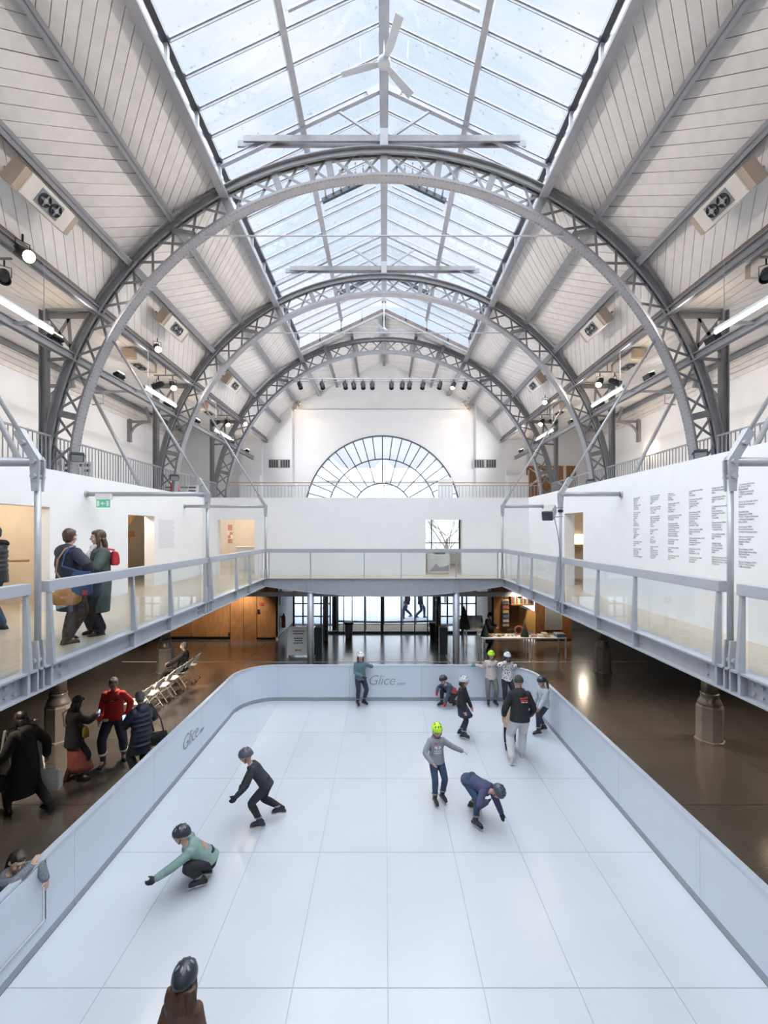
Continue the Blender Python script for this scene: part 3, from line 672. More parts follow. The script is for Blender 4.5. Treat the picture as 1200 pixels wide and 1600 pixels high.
# ================================================================== ARCHED TRUSSES
ACZ, RO, RI = H + .94, 7.67, 7.0
def sweep(prof, y, t0, t1, n=84):
    rings = []
    for k in range(n + 1):
        t = t0 + (t1 - t0) * k / n; c, s_ = math.cos(t), math.sin(t)
        rings.append([(r * c, y + dy, ACZ + r * s_) for r, dy in prof])
    return rings
def truss(y, label, fine):
    t = thing('arched_truss', label, 'roof truss', (0, y, ZG), group='arched iron trusses', kind='structure')
    t0 = math.asin((ZG - ACZ) / RO); seg = 84 if fine else 60
    A = lambda prof, nm: MB().loft(sweep(prof, y, t0, PI - t0, seg)).build(nm, M['iron_mid' if 'inner' in nm else 'iron'], t)
    A([(RO - .022, -.135), (RO - .022, .135), (RO, .135), (RO, -.135)], 'outer_flange')
    for d in (-1, 1): A([(RO - .13, d * .05), (RO - .13, d * .075), (RO - .022, d * .075), (RO - .022, d * .05)], 'outer_angle')
    for d in (-1, 1): A([(RO - .145, d * .035), (RO - .145, d * .095), (RO - .13, d * .095), (RO - .13, d * .035)], 'outer_plate')
    A([(RI, -.14), (RI, .14), (RI + .02, .14), (RI + .02, -.14)], 'inner_flange')
    for d in (-1, 1): A([(RI + .02, d * .03), (RI + .02, d * .05), (RI + .12, d * .05), (RI + .12, d * .03)], 'inner_angle')
    r0, r1 = RI + .06, RO - .08
    p = lambda r, a, dy=0: Vector((r * math.cos(a), y + dy, ACZ + r * math.sin(a)))
    step = math.radians(4.8); plates = {0, 2, 4, 6, -2, -4, -6, 16, -16}
    for k in range(-18, 18):
        a0, a1 = PI / 2 + k * step + .006, PI / 2 + (k + 1) * step - .006
        if k in (17, -18): pass
        MB().bar(p(r0, a0, -.02), p(r1, a1, -.02), .055, .012, (0, 1, 0)).build('brace', M['iron'], t)
        MB().bar(p(r0, a1, .02), p(r1, a0, .02), .055, .012, (0, 1, 0)).build('brace', M['iron'], t)
    for k in plates:
        a = PI / 2 + k * step
        MB().bar(p(r0, a, -.032), p(r1, a, -.032), .15, .012, (0, 1, 0)).build('gusset_plate', M['iron'], t)
    # spandrel post beside the arch
    for s in (-1, 1):
        xp = s * 7.66; zt = H + 4.98
        MB().box(xp - .07, xp + .07, y - .012, y + .012, ZG, zt).build('post_web', M['iron'], t)
        for d in (-1, 1): MB().box(xp + d * .07 - .012, xp + d * .07 + .012, y - .07, y + .07, ZG, zt).build('post_flange', M['iron'], t)
        xi = s * 6.45
        MB().box(*sorted((xp, xi)), y - .07, y + .07, zt - .06, zt - .04).build('top_chord', M['iron'], t)
        MB().box(*sorted((xp, xi)), y - .015, y + .015, zt - .18, zt - .04).build('top_chord', M['iron'], t)
        br = [((7.60, 4.80), (6.93, 3.98)), ((7.08, 4.84), (7.58, 4.02)), ((7.12, 4.86), (7.06, 4.05)), ((7.6, 3.86), (7.0, 3.9))]
        for (xa, za), (xb, zb) in br: MB().bar((s * xa, y, H + za), (s * xb, y, H + zb), .075, .012, (0, 1, 0)).build('spandrel_brace', M['iron'], t)
        # tie-rod fork at the arch
        MB().bar((s * 4.25, y - .03, H + 6.67), (s * 4.75, y - .03, H + 6.75), .10, .09, (0, 1, 0)).build('tie_fork', M['iron'], t)
    MB().tube((-4.2, y, H + 6.66), (4.2, y, H + 6.66), .017, n=8).build('tie_rod', M['iron_light'], t)
    if fine:
        mb = MB()
        for k in range(0, 236):
            a = t0 + (PI - 2 * t0) * (k + .5) / 236
            for dy in (-.10, .10):
                q = p(RI, a, dy); d = Vector((math.cos(a), 0, math.sin(a))); mb.tube(q, q - d * .012, .014, .008, 5)
            for dy in (-.108, .108):
                q = p(RO - .022, a, dy); d = Vector((math.cos(a), 0, math.sin(a))); mb.tube(q, q - d * .012, .014, .008, 5)
        o = mb.build('rivets', M['rivet'], t); o['kind'] = 'stuff'
    return t
truss(10.35, 'nearest riveted arched iron truss spanning the hall', True)
truss(15.42, 'second arched iron truss spanning the middle of the hall', False)
truss(20.45, 'farthest arched iron truss carrying the row of black spotlights', False)

# ------------------------------------------------------------------ hangers of the walkway
def hanger(s, y, label):
    x = s * XE - s * .06; zn = ZM + 2.42 if y < 6 else ZM + 2.46
    h = thing('hanger_rod', label, 'hanger', (x, y, ZM), group='walkway hanger rods')
    MB().tube((x, y, ZM + .30), (x, y, zn - .2), .034, n=12).build('rod', M['tube'], h, True)
    for dy in (-.04, .04): MB().prism([(x - .05, y + dy - .012, ZM + .02), (x + .05, y + dy - .012, ZM + .02), (x + .05, y + dy - .012, ZM + .2), (x + .035, y + dy - .012, ZM + .36), (x - .035, y + dy - .012, ZM + .36), (x - .05, y + dy - .012, ZM + .2)], (0, .024, 0)).build('clevis', M['tube'], h)
    MB().tube((x, y - .08, ZM + .13), (x, y + .08, ZM + .13), .035, n=8).build('clevis_bolt', M['tube'], h)
    n0 = Vector((x, y, zn))
    # node plates
    for dy in (-.04, .04):
        MB().prism([(x - .035, y + dy - .012, zn - .34), (x + .035, y + dy - .012, zn - .34), (x + .055, y + dy - .012, zn - .08), (x + .055, y + dy - .012, zn + .02), (x + .03, y + dy - .012, zn + .065), (x - .03, y + dy - .012, zn + .065), (x - .055, y + dy - .012, zn + .02), (x - .055, y + dy - .012, zn - .08)], (0, .024, 0)).build('node_plate', M['tube'], h)
    tip = Vector((s * 6.14, y, H + 4.33)); d = (tip - n0).normalized()
    MB().bar(n0, n0 + d * .42, .10, .085, (0, 1, 0)).build('fork', M['tube'], h)
    for q in (n0 + Vector((0, 0, -.17)), n0, n0 + d * .25): MB().tube(q + Vector((0, -.085, 0)), q + Vector((0, .085, 0)), .032, n=8).build('bolt', M['tube'], h)
    MB().tube(n0 + d * .36, tip, .024 if y < 6 else .026, n=10).build('tie_rod', M['tube'], h, True)
    e = (XL if s < 0 else XR)
    MB().tube((x + s * .05, y, zn), (e, y, zn), .052, n=14).build('strut', M['tube'], h, True)
    MB().tube((e - s * .005, y, zn), (e - s * .03, y, zn), .075, n=14).build('strut_collar', M['tube'], h, True)
    return h
names = {(-1, 5.3): 'steel hanger rod nearest the three walkway visitors', (-1, 10.4): 'steel hanger rod whose strut carries the green exit sign', (-1, 15.5): 'steel hanger rod at the bridge corner near the folding chairs side',
         (1, 5.3): 'steel hanger rod in front of the printed wall columns', (1, 10.4): 'steel hanger rod that carries the grey projector', (1, 15.5): 'steel hanger rod at the bridge corner above the shop'}
for (s, y), l in names.items(): hanger(s, y, l)

# oblique white props of the parapet wall
def prop(s, y, label):
    e = XL if s < 0 else XR
    top = Vector((s * 8.18, y, H + 3.88))
    o = thing('wall_prop', label, 'prop', (s * 6.75, y, ZG), group='oblique tubes of the upper gallery')
    MB().tube((s * 6.80, y, ZG), top, .052, n=12).build('tube', M['tube'], o, True)
    MB().bar(top + Vector((0, 0, .02)), (s * 6.30, y, H + 3.93), .05, .06).build('arm', M['tube'], o)
    MB().path([top + Vector((-s * .1, 0, -.02)), top + Vector((-s * .32, 0, -.02)), top + Vector((-s * .32, 0, -.30)), top + Vector((-s * .02, 0, -.34))], .016, 6).build('bracket', M['iron_light'], o)
prop(-1, 8.65, 'oblique pale steel tube rising above the wall beside the near hanger rod')
prop(-1, 12.85, 'oblique pale steel tube rising above the wall over the exit sign')
prop(1, 12.85, 'oblique pale steel tube rising above the wall near the oval wall lamp')
prop(1, 8.65, 'oblique pale steel tube rising above the printed wall at the picture edge')

# ------------------------------------------------------------------ gallery railings
def railing(p, q, label, n, wooden=False):
    p, q = Vector(p), Vector(q); o = thing('gallery_railing', label, 'railing', p, group='gallery railings')
    h = .93; up = Vector((0, 0, 1)); d = (q - p).normalized(); side = d.cross(up)
    MB().bar(p + up * h, q + up * h, .05, .035).build('handrail', M['oak'] if wooden else M['iron_light'], o)
    if wooden: MB().bar(p + up * (h - .13), q + up * (h - .13), .03, .025).build('mid_rail', M['iron_light'], o)
    MB().bar(p + up * .08, q + up * .08, .03, .025).build('bottom_rail', M['iron_light'], o)
    for f in (0, .5, 1): MB().bar(p.lerp(q, f), p.lerp(q, f) + up * h, .03, .03, d).build('post', M['iron_light'], o)
    me = MB().box(-.009, .009, -.009, .009, .08, h - (.13 if wooden else 0)).mesh('baluster')
    for k in range(n + 1):
        b_ = put('baluster', me, M['iron_light'], o); b_.parent = o; b_.matrix_parent_inverse = Matrix.Identity(4); b_.location = (q - p) * (k / n)
xr = 7.46
ends = [(8.05, 10.25), (10.45, 15.32), (15.52, 20.35)]
nm = ['beyond the nearest truss foot', 'between the first two trusses', 'between the second and third trusses']
ends[0] = (6.3, 10.25)
for s in (-1, 1):
    for (a, c), w in zip(ends, nm):
        railing((s * xr, a, ZG), (s * xr, c, ZG), 'grey gallery railing ' + w + (' on the exit sign side' if s < 0 else ' above the text wall'), int((c - a) / .127))
railing((-6.9, 20.15, ZG), (6.9, 20.15, ZG), 'wooden-topped bar railing in front of the fan window', 92, True)

# wall brackets under the eaves
for s in (-1, 1):
    for y in (15.42, 20.45):
        o = thing('eaves_bracket', 'curved iron eaves bracket ' + ('behind the nearest truss' if y < 18 else 'behind the second truss') + (' on the exit sign side' if s < 0 else ' above the text wall'), 'bracket', (s * XO, y, H + 3.9), group='iron eaves brackets')
        MB().box(*sorted((s * XO, s * (XO - .12))), y - .10, y + .10, H + 3.98, H + 5.0).build('wall_plate', M['iron'], o)
        MB().path([(s * (XO - .06), y, H + 4.05)] + [(s * (XO - .06 - .75 * (1 - math.cos(a))), y, H + 4.1 + .75 * math.sin(a)) for a in [PI / 2 * k / 8 for k in range(9)]] + [(s * (XO - .95), y, H + 4.88)], .06, 8).build('curve', M['iron'], o)
        MB().bar((s * (XO - .1), y, H + 4.88), (s * (XO - 1.0), y, H + 4.88), .12, .1).build('arm', M['iron'], o)
        MB().bar((s * (XO - .95), y, H + 4.9), (s * (XO - .8), y, H + 5.52), .1, .1).build('stanchion', M['iron'], o)
# ================================================================== ROOF EQUIPMENT
def heater(s, x, z, y, tilt, label, L=.98, two=True, W_=.37, D_=.25):
    """air heater box; local frame: long axis Y, face towards the hall"""
    c = Vector((s * x, y, H + z)); nrm = Vector((-s * math.sin(tilt), 0, -math.cos(tilt))); u = Vector((-s * math.cos(tilt), 0, math.sin(tilt)))
    o = thing('air_heater', label, 'heater', c, group='ceiling air heaters')
    MB().obox(c, u * W_ / 2, Vector((0, L / 2, 0)), nrm * D_ / 2).build('casing', M['cream'], o, bevel=.008)
    MB().obox(c - nrm * .02 + Vector((0, L / 2 + .06, 0)) * (1 if True else -1), u * W_ / 2.02, Vector((0, .06, 0)), nrm * D_ / 2.05).build('end_cap', M['tan'], o)
    MB().obox(c - nrm * .02 - Vector((0, L / 2 + .06, 0)), u * W_ / 2.02, Vector((0, .06, 0)), nrm * D_ / 2.05).build('end_cap', M['tan'], o)
    for e in (-.3, .3): MB().bar(c + Vector((0, e, 0)) - nrm * D_ / 2, c + Vector((0, e, 0)) - nrm * (D_ / 2 + (.10 if tilt == 0 else .42)), .04, .03, (0, 1, 0)).build('bracket', M['iron_mid'], o)
    face = c + nrm * (D_ / 2 + .008)
    MB().obox(face, u * .13, Vector((0, .245, 0)), nrm * .008).build('fan_plate', M['mesh_grey'], o)
    for k in (-.12, .12):
        p = face + Vector((0, k, 0)) + nrm * .008
        M3 = nrm.to_track_quat('Z', 'Y').to_matrix()
        fn = MB().lathe([(.108, 0), (.108, .03), (.096, .03), (.096, .008)], 20, p, M3).build('fan_ring', M['dark'], o)
        MB().lathe([(.04, .008), (.04, .035), (.02, .04)], 12, p, M3).build('hub', M['iron_light'], fn)
        for q in range(4):
            d = M3 @ Vector((math.cos(q * PI / 2), math.sin(q * PI / 2), 0)); MB().bar(p + d * .03 + nrm * .028, p + d * .095 + nrm * .028, .03, .006, nrm).build('blade', M['iron'], fn)
    return o
t_ = math.radians(52)
for s in (-1, 1):
    sd = 'on the exit sign side' if s < 0 else 'on the text wall side'
    heater(s, 5.66, 5.50, 7.62, t_, 'cream box heater with twin fans hung nearest the viewer ' + sd)
    heater(s, 5.72, 5.56, 12.45, t_, 'cream box heater with twin fans in the second roof bay ' + sd)
    heater(s, 5.72, 5.56, 17.3, t_, 'cream box heater with twin fans in the third roof bay ' + sd)
    for y, w in ((7.95, 'first'), (13.0, 'second'), (18.1, 'third')):
        if s < 0 and y < 8: continue
        heater(s, 6.92, 4.80, y, 0, 'flat cream heater under the soffit in the ' + w + ' bay ' + sd)

# suspended fluorescent battens
for s in (-1, 1):
    for y, w in ((7.8, 'nearest'), (12.95, 'second'), (17.9, 'third')):
        x, z = s * 6.30, H + 3.80
        o = thing('fluorescent_batten', w + ' suspended fluorescent tube batten ' + ('on the exit sign side' if s < 0 else 'above the text wall'), 'lamp', (x, y, z), group='suspended fluorescent battens')
        MB().box(x - .045, x + .045, y - .9, y + .9, z, z + .05).build('housing', M['white'], o)
        MB().tube((x, y - .88, z - .025), (x, y + .88, z - .025), .03, n=10).build('tube', M['fluo'], o, True)
        for e in (-1, 1): MB().tube((x, y + e * .89, z - .02), (x, y + e * .915, z - .02), .05, n=10).build('end_cap', M['chrome'], o)
        for e in (-.7, .7): MB().tube((x, y + e, z + .05), (x, y + e, H + 5.0), .006, n=5).build('suspension_wire', M['iron_light'], o)

# uplights standing on the low beam: they wash the boards
for s in (-1, 1):
    for y, w in ((6.0, 'before the nearest truss'), (9.75, 'at the nearest truss post'), (12.1, 'under the second bay soffit'), (14.85, 'at the second truss post'), (17.1, 'under the third bay soffit'), (21.1, 'just beyond the third truss post'), (23.4, 'at its far end before the gable')):
        x = s * 6.98; z = H + 4.0
        o = thing('uplight', 'small black uplight ' + w + (' on the exit sign side' if s < 0 else ' above the text wall'), 'lamp', (x, y, z), group='uplights on the low beams')
        MB().box(x - .05, x + .05, y - .15, y + .15, z - .012, z + .03).build('bracket', M['black'], o)
        MB().obox((x, y, z + .10), (.075, 0, .03), (0, .16, 0), (-.02, 0, .05)).build('housing', M['black'], o, bevel=.01)
        MB().obox((x - s * .0, y, z + .158), (.06, 0, .024), (0, .14, 0), (-.002, 0, .004)).build('lens', M['bulb_soft'], o)
        spot('uplight_lamp', (x - s * .05, y, z + .20), (-s * 4.6, y, H + 7.6) if y < 19 else (-s * 2.5, 25.5, H + 5.0), UP_E if y < 19 else UP_E * .95 if y < 23 else UP_E * .10, 75 if y < 19 else 120, (1, .93, .87) if y < 19 else (1, .97, .97), .9, .10, o)

# theatre spotlights
LAST = [None]
def spotlight(loc, aim, label, lit=True, size=1.0, energy=60, lamp=True, group='stage spotlights'):
    loc = Vector(loc); d = (Vector(aim) - loc).normalized(); M3 = d.to_track_quat('Z', 'Y').to_matrix()
    o = thing('spotlight', label, 'spotlight', loc, group=group); LAST[0] = o.name
    r = .085 * size
    MB().lathe([(r * .55, -.17 * size), (r * .9, -.12 * size), (r, 0), (r, .12 * size), (r * 1.08, .13 * size), (r * 1.08, .16 * size), (r * .95, .16 * size), (r * .9, .08 * size)], 16, loc, M3).build('can', M['black'], o)
    MB().lathe([(.001, .085 * size), (r * .88, .095 * size), (r * .7, .115 * size), (.001, .125 * size)], 16, loc, M3).build('lens', M['bulb'] if lit else M['dark_metal'], o)
    sd = d.cross(Vector((0, 0, 1)));  sd = sd.normalized() if sd.length > .1 else Vector((1, 0, 0))
    MB().path([loc + sd * r * 1.1, loc + sd * r * 1.1 + Vector((0, 0, .16 * size)), loc - sd * r * 1.1 + Vector((0, 0, .16 * size)), loc - sd * r * 1.1], .008 * size, 5).build('yoke', M['black'], o)
    MB().tube(loc + Vector((0, 0, .16 * size)), loc + Vector((0, 0, .26 * size)), .014 * size, n=6).build('clamp', M['black'], o)
    if lit and lamp: spot('spotlight_lamp', loc + d * (.18 * size), aim, energy, 50, (1, .80, .55), .5, .05, o)
    return o
spotlight((-6.30, 8.0, H + 4.85), (-1.0, 6.0, H + 1.5), 'glaring lit spotlight on the lower purlin nearest the viewer', size=1.25, energy=140)
spotlight((-6.20, 12.55, H + 5.02), (-2.0, 7, H), 'lit black spotlight on the lower purlin in front of the flat heater', energy=90)
spotlight((-6.25, 20.7, H + 4.85), (-2.0, 9, H), 'lit black spotlight on the lower purlin beside the farthest truss', energy=60)
spotlight((6.25, 17.8, H + 5.02), (2.0, 8, H), 'lit black spotlight on the opposite purlin before the farthest truss', energy=60)
for s, y, l in ((-1, 7.95, 'in the first bay'), (-1, 13.9, 'in the second bay'), (-1, 18.7, 'in the third bay'), (1, 7.9, 'in the first bay'), (1, 13.6, 'in the second bay'), (1, 18.6, 'in the third bay')):
    sd = 'on the exit sign side' if s < 0 else 'above the text wall'
    x, z = s * 6.62, H + 4.42
    if y < 8: x = s * 6.8
    bx = tag(MB().bar((x - .35, y, z + .30), (x + .35, y, z + .30), .03, .03).tube((x, y, z + .3), (x, y, H + 5.02), .012, n=6).build('lamp_bracket', M['iron']), 'small iron lamp bracket below the soffit ' + l + ' ' + sd, 'bracket', 'soffit lamp brackets')
    spotlight((x - s * .22, y, z), (x - s * 3 - .2, y - 3, z - 4), 'inner small spotlight of the soffit pair ' + l + ' ' + sd, lit=(y > 8), size=1.05, energy=30, lamp=False, group='soffit spotlight pairs')
    spotlight((x + s * .22, y, z), (x + s * 3, y, z - 1.0), 'outer small spotlight of the soffit pair ' + l + ' ' + sd, lit=True, size=1.05, energy=0, lamp=False, group='soffit spotlight pairs'); spot('wall_washer_lamp', (x + s * .45, y, z - .02), (s * XO, y, H + 3.0), 88, 125, (1, .95, .90), .8, .08, bpy.data.objects[LAST[0]])
# lighting bar of the farthest truss
yb = 20.25
tag(MB().tube((-4.4, yb, H + 6.72), (4.4, yb, H + 6.72), .026, n=8).build('lighting_bar', M['tube']), 'thin horizontal lighting bar under the farthest truss', 'bar')
names_sp = ['first', 'second', 'third', 'fourth', 'fifth', 'sixth', 'seventh', 'eighth', 'ninth', 'tenth', 'eleventh', 'twelfth', 'last']
for k, q in enumerate((205, 310, 418, 458, 502, 545, 635, 686, 720, 782, 862, 925, 980)):
    x = (400 + q / 3 - CX) * yb / F
    spotlight((x, yb, H + 6.44), (x * .4, yb - 3.0, H + 1), 'black spotlight hanging from the far lighting bar, ' + names_sp[k] + ' in the row' + (', lit' if q == 925 else ''), lit=(q == 925), size=1.15, energy=80, group='spotlights of the far lighting bar')
# wall-washing lamp clusters on the gable
for s, px in ((-1, 465), (1, 727)):
    o = thing('wall_washer', 'row of three warm lamps washing the gable ' + ('on the exit sign side' if s < 0 else 'on the text wall side'), 'lamp', P(px, 635, 24.8), group='gable wall washers')
    for k in range(3):
        p = P(px - s * (2 - 4 * k), 629 + 5 * k, 24.8)
        MB().lathe([(.05, -.12), (.09, -.02), (.09, .06), (.075, .06), (.06, 0)], 12, p, Vector((-s * .6, .6, -.55)).normalized().to_track_quat('Z', 'Y').to_matrix()).build('can', M['tan'], o)
        MB().ell(p + Vector((-s * .03, .02, -.03)), .045, .045, .045, nu=10, nv=7).build('bulb', M['bulb_soft'], o)
    c = P(px, 637, 24.7)
    MB().bar(P(px + s * 5, 622, 24.85), P(px + s * 5, 620, 25.2), .04, .04).build('bracket', M['iron'], o)
    spot('washer_lamp', c, (c.x - s * 2.6, 25.4, c.z - 3.2), 16, 80, (1, .82, .62), .7, .05, o)

# flood lights clamped to the trusses
def flood(loc, aim, label):
    loc = Vector(loc); d = (Vector(aim) - loc).normalized(); M3 = d.to_track_quat('Z', 'Y').to_matrix()
    o = thing('floodlight', label, 'floodlight', loc, group='floodlights on the truss feet')
    MB().obox(loc, M3 @ Vector((.13, 0, 0)), M3 @ Vector((0, .09, 0)), M3 @ Vector((0, 0, .08))).build('housing', M['dark_metal'], o, bevel=.012)
    MB().obox(loc + d * .082, M3 @ Vector((.11, 0, 0)), M3 @ Vector((0, .07, 0)), d * .004).build('lens', M['mesh_grey'], o)
    MB().path([loc + M3 @ Vector((-.15, 0, 0)), loc + M3 @ Vector((-.15, 0, -.13)), loc + M3 @ Vector((.15, 0, -.13)), loc + M3 @ Vector((.15, 0, 0))], .012, 5).build('bracket', M['black'], o)
flood((-6.78, 10.15, H + 1.64), (-3, 4, H - 2), 'dark boxy floodlight clamped to the foot of the nearest truss by the exit sign')
flood((-6.95, 15.2, H + 1.78), (-3, 9, H - 2), 'dark floodlight clamped to the second truss beside the red stand')
flood((7.0, 10.15, H + 1.70), (3, 4, H - 2), 'dark flat floodlight at the foot of the nearest truss above the wall text')
flood((6.85, 15.2, H + 1.62), (3, 9, H - 2), 'dark floodlight at the foot of the second truss above the narrow doorway')

# ceiling fans
def ceiling_fan(x, y, z, top, angs, label, r=.9):
    o = thing('ceiling_fan', label, 'fan', (x, y, z), group='ceiling fans')
    MB().tube((x, y, z + .08), (x, y, top), .014, n=8).build('down_rod', M['white'], o)
    MB().box(x - .11, x + .11, y - .12, y + .12, top - .12, top).build('mount', M['white'], o, bevel=.01)
    MB().lathe([(.02, -.10), (.09, -.09), (.13, -.05), (.13, .04), (.09, .08), (.03, .11)], 20, (x, y, z)).build('motor', M['fan_grey'], o, True)
    for a in angs:
        d = Vector((math.cos(a), math.sin(a), 0)); e = Vector((-d.y, d.x, 0)); p0 = Vector((x, y, z - .02))
        MB().prism([p0 + d * .12 + e * .05, p0 + d * .32 + e * .09, p0 + d * r + e * .08 + Vector((0, 0, -.02)), p0 + d * r - e * .075 + Vector((0, 0, .02)), p0 + d * .32 - e * .06, p0 + d * .12 - e * .05], (0, 0, .012)).build('blade', M['fan_grey'], o)
ceiling_fan(0, 9.2, H + 9.4, H + 10.0, [math.atan2(-.88, .29), math.atan2(.23, -.83), math.atan2(.64, .55)], 'white three-bladed ceiling fan hanging below the skylight ridge')
ceiling_fan(0, 19.3, H + 8.45, H + 9.86, [.1, .1 + 2 * PI / 3, .1 + 4 * PI / 3], 'distant white ceiling fan beyond the second truss')

# emergency sign on the strut
p = P(163, 782, 10.33)
o = thing('exit_sign', 'green and white emergency exit sign hung from the strut', 'sign', p)
MB().box(p.x - .17, p.x + .17, p.y - .06, p.y + .06, p.z + .02, p.z + .15).build('casing', M['white'], o)
pl = MB().box(p.x - .15, p.x + .15, p.y - .05, p.y - .03, p.z - .16, p.z + .02).build('sign_plate', M['exit_green'], o)
MB().prism([(p.x - .05, p.y - .056, p.z - .07), (p.x, p.y - .056, p.z - .03), (p.x, p.y - .056, p.z - .06), (p.x + .05, p.y - .056, p.z - .06), (p.x + .05, p.y - .056, p.z - .08), (p.x, p.y - .056, p.z - .08), (p.x, p.y - .056, p.z - .11)], (0, .004, 0)).build('arrow', M['white'], pl)
MB().box(p.x + .08, p.x + .13, p.y - .056, p.y - .05, p.z - .13, p.z - .01).box(p.x - .13, p.x - .08, p.y - .056, p.y - .05, p.z - .13, p.z - .01).build('door_mark', M['white'], pl)
# projector on its hanger, with a cable
p = P(858, 801, 10.1)
o = thing('projector', 'grey projector in a metal case clamped to the hanger rod', 'projector', p)
M3 = Vector((-.45, -.8, -.35)).normalized().to_track_quat('Z', 'Y').to_matrix()
MB().obox(p, M3 @ Vector((.12, 0, 0)), M3 @ Vector((0, .11, 0)), M3 @ Vector((0, 0, .24))).build('case', M['iron_light'], o, bevel=.02)
MB().obox(p + M3 @ Vector((0, 0, .24)), M3 @ Vector((.105, 0, 0)), M3 @ Vector((0, .095, 0)), M3 @ Vector((0, 0, .012))).build('front_window', M['dark_metal'], o)
for dz in (.10, -.10): MB().bar(p + Vector((.08, 0, dz)), Vector((XE - .02, 10.36, p.z + dz + .02)), .02, .02).build('arm', M['iron'], o)
MB().lathe([(.06, -.03), (.06, .03)], 10, (XE - .06, 10.4, p.z + .05)).build('clamp', M['black'], o)
c = [p + Vector((.1, .1, .1)), P(871, 830, 10.15), P(875, 860, 10.2), P(877, 900, 10.2), P(876, 925, 10.2), P(872, 945, 10.2), P(876, 958, 10.2), P(883, 950, 10.2), P(882, 925, 10.2)]
MB().path(c, .010, 6).build('cable', M['iron'], o, True)

# wall lamp of the upper gallery, photographs and small exhibits
p = Vector((XO - .06, 19.6, H + 3.45))
o = thing('wall_lamp', 'oval warm wall lamp on the gallery wall above the text wall', 'lamp', p)
MB().ell(p, .08, .42, .16).build('shade', M['bulb_soft'], o, True); MB().box(p.x + .02, p.x + .06, p.y - .1, p.y + .1, p.z - .05, p.z + .05).build('base_plate', M['white'], o)
a, c = P(819, 728, YE - .05), P(900, 790, YE - .05)
o = thing('photograph', 'large brown photograph of a timber roof on the aisle end wall', 'photograph', (a.x, a.y, c.z))
MB().box(a.x, c.x, a.y - .02, a.y + .03, ZG, a.z).build('print', M['ply_dark'], o)
for q0, q1, w in (((.0, .45), (.55, .95), .10), ((.3, .9), (1.0, .35), .12), ((.08, 0), (.08, .9), .10), ((.78, 0), (.78, 1), .16), ((.1, .95), (.5, .6), .06), ((.5, .25), (1, .75), .05)):
    f = lambda q: Vector((a.x + (c.x - a.x) * q[0], a.y - .024, ZG + (a.z - ZG) * q[1]))
    MB().bar(f(q0), f(q1), w, .006, (0, 1, 0)).build('printed_beam', M['cream'], o)
def display(x, y, w, h, label, mat, rz=0, legs=True):
    o = thing('exhibit_board', label, 'panel', (x, y, ZG), rz, 'exhibit panels of the gallery')
    pn = MB().box(-w / 2, w / 2, -.02, .02, .12, .12 + h).build('sheet', M['paper']); pn.parent = o
    for k in range(3):
        for q in range(4):
            if (k + q) % 3: 
                t = MB().box(-w / 2 + .05 + q * (w - .1) / 4, -w / 2 + .02 + (q + 1) * (w - .1) / 4, -.026, -.02, .18 + k * h / 3.4, .12 + (k + .8) * h / 3.2).build('printed_block', mat); t.parent = pn
    for e in (-1, 1):
        g = MB().box(e * w / 2 - .02, e * w / 2 + .02, -.10, .10, 0, .14).build('foot', M['iron']); g.parent = o
display(-8.2, 9.0, .95, .62, 'white printed exhibit panel behind the railing beside the near tie rod', M['print_grey'])
display(-7.9, 10.9, .55, .60, 'tan cardboard exhibit panel seen through the nearest truss foot', M['tan'])
display(-7.8, 11.7, .8, .45, 'black and white exhibit panel beyond the nearest truss foot', M['print'])
display(-7.7, 17.4, 1.3, .42, 'long black and white exhibit panel near the second truss', M['print'])
o = thing('red_stand', 'red cloth stand behind the foot of the second truss', 'stand', (-7.25, 15.9, ZG))
MB().lathe([(.16, .02), (.14, .4), (.07, .55)], 10, (-7.25, 15.9, ZG)).build('cloth', pm('red_cloth', (.62, .07, .08), .1, 5, .7), o, True); MB().tube((-7.25, 15.9, ZG), (-7.25, 15.9, ZG + .7), .02).build('pole', M['iron'], o)
p = P(457, 776, 20.9); p.z = ZG
o = thing('exhibit_model', 'white tower model with orange base on the far gallery', 'model', p)
MB().box(p.x - .25, p.x + .25, p.y - .2, p.y + .2, ZG, ZG + .12).build('foot', M['white'], o)
MB().box(p.x - .17, p.x + .17, p.y - .15, p.y + .15, ZG + .12, ZG + .30).build('orange_box', pm('orange', (.80, .30, .16), .08, 4, .6), o)
MB().box(p.x - .12, p.x + .12, p.y - .1, p.y + .1, ZG + .30, ZG + .85).build('tower', M['white'], o); MB().box(p.x - .16, p.x + .16, p.y - .14, p.y + .14, ZG + .85, ZG + .98).build('tower_head', M['paper'], o)
p = P(697, 770, 20.9)
tag(MB().prism([(p.x - .35, p.y, ZG), (p.x + .3, p.y, ZG), (p.x + .3, p.y, ZG + 1.2), (p.x + .27, p.y, ZG + 1.26), (p.x - .3, p.y, ZG + 1.15)], (0, .5, 0)).build('plinth', M['white_wall'], bevel=.01), 'white exhibition plinth in front of the fan window', 'plinth')

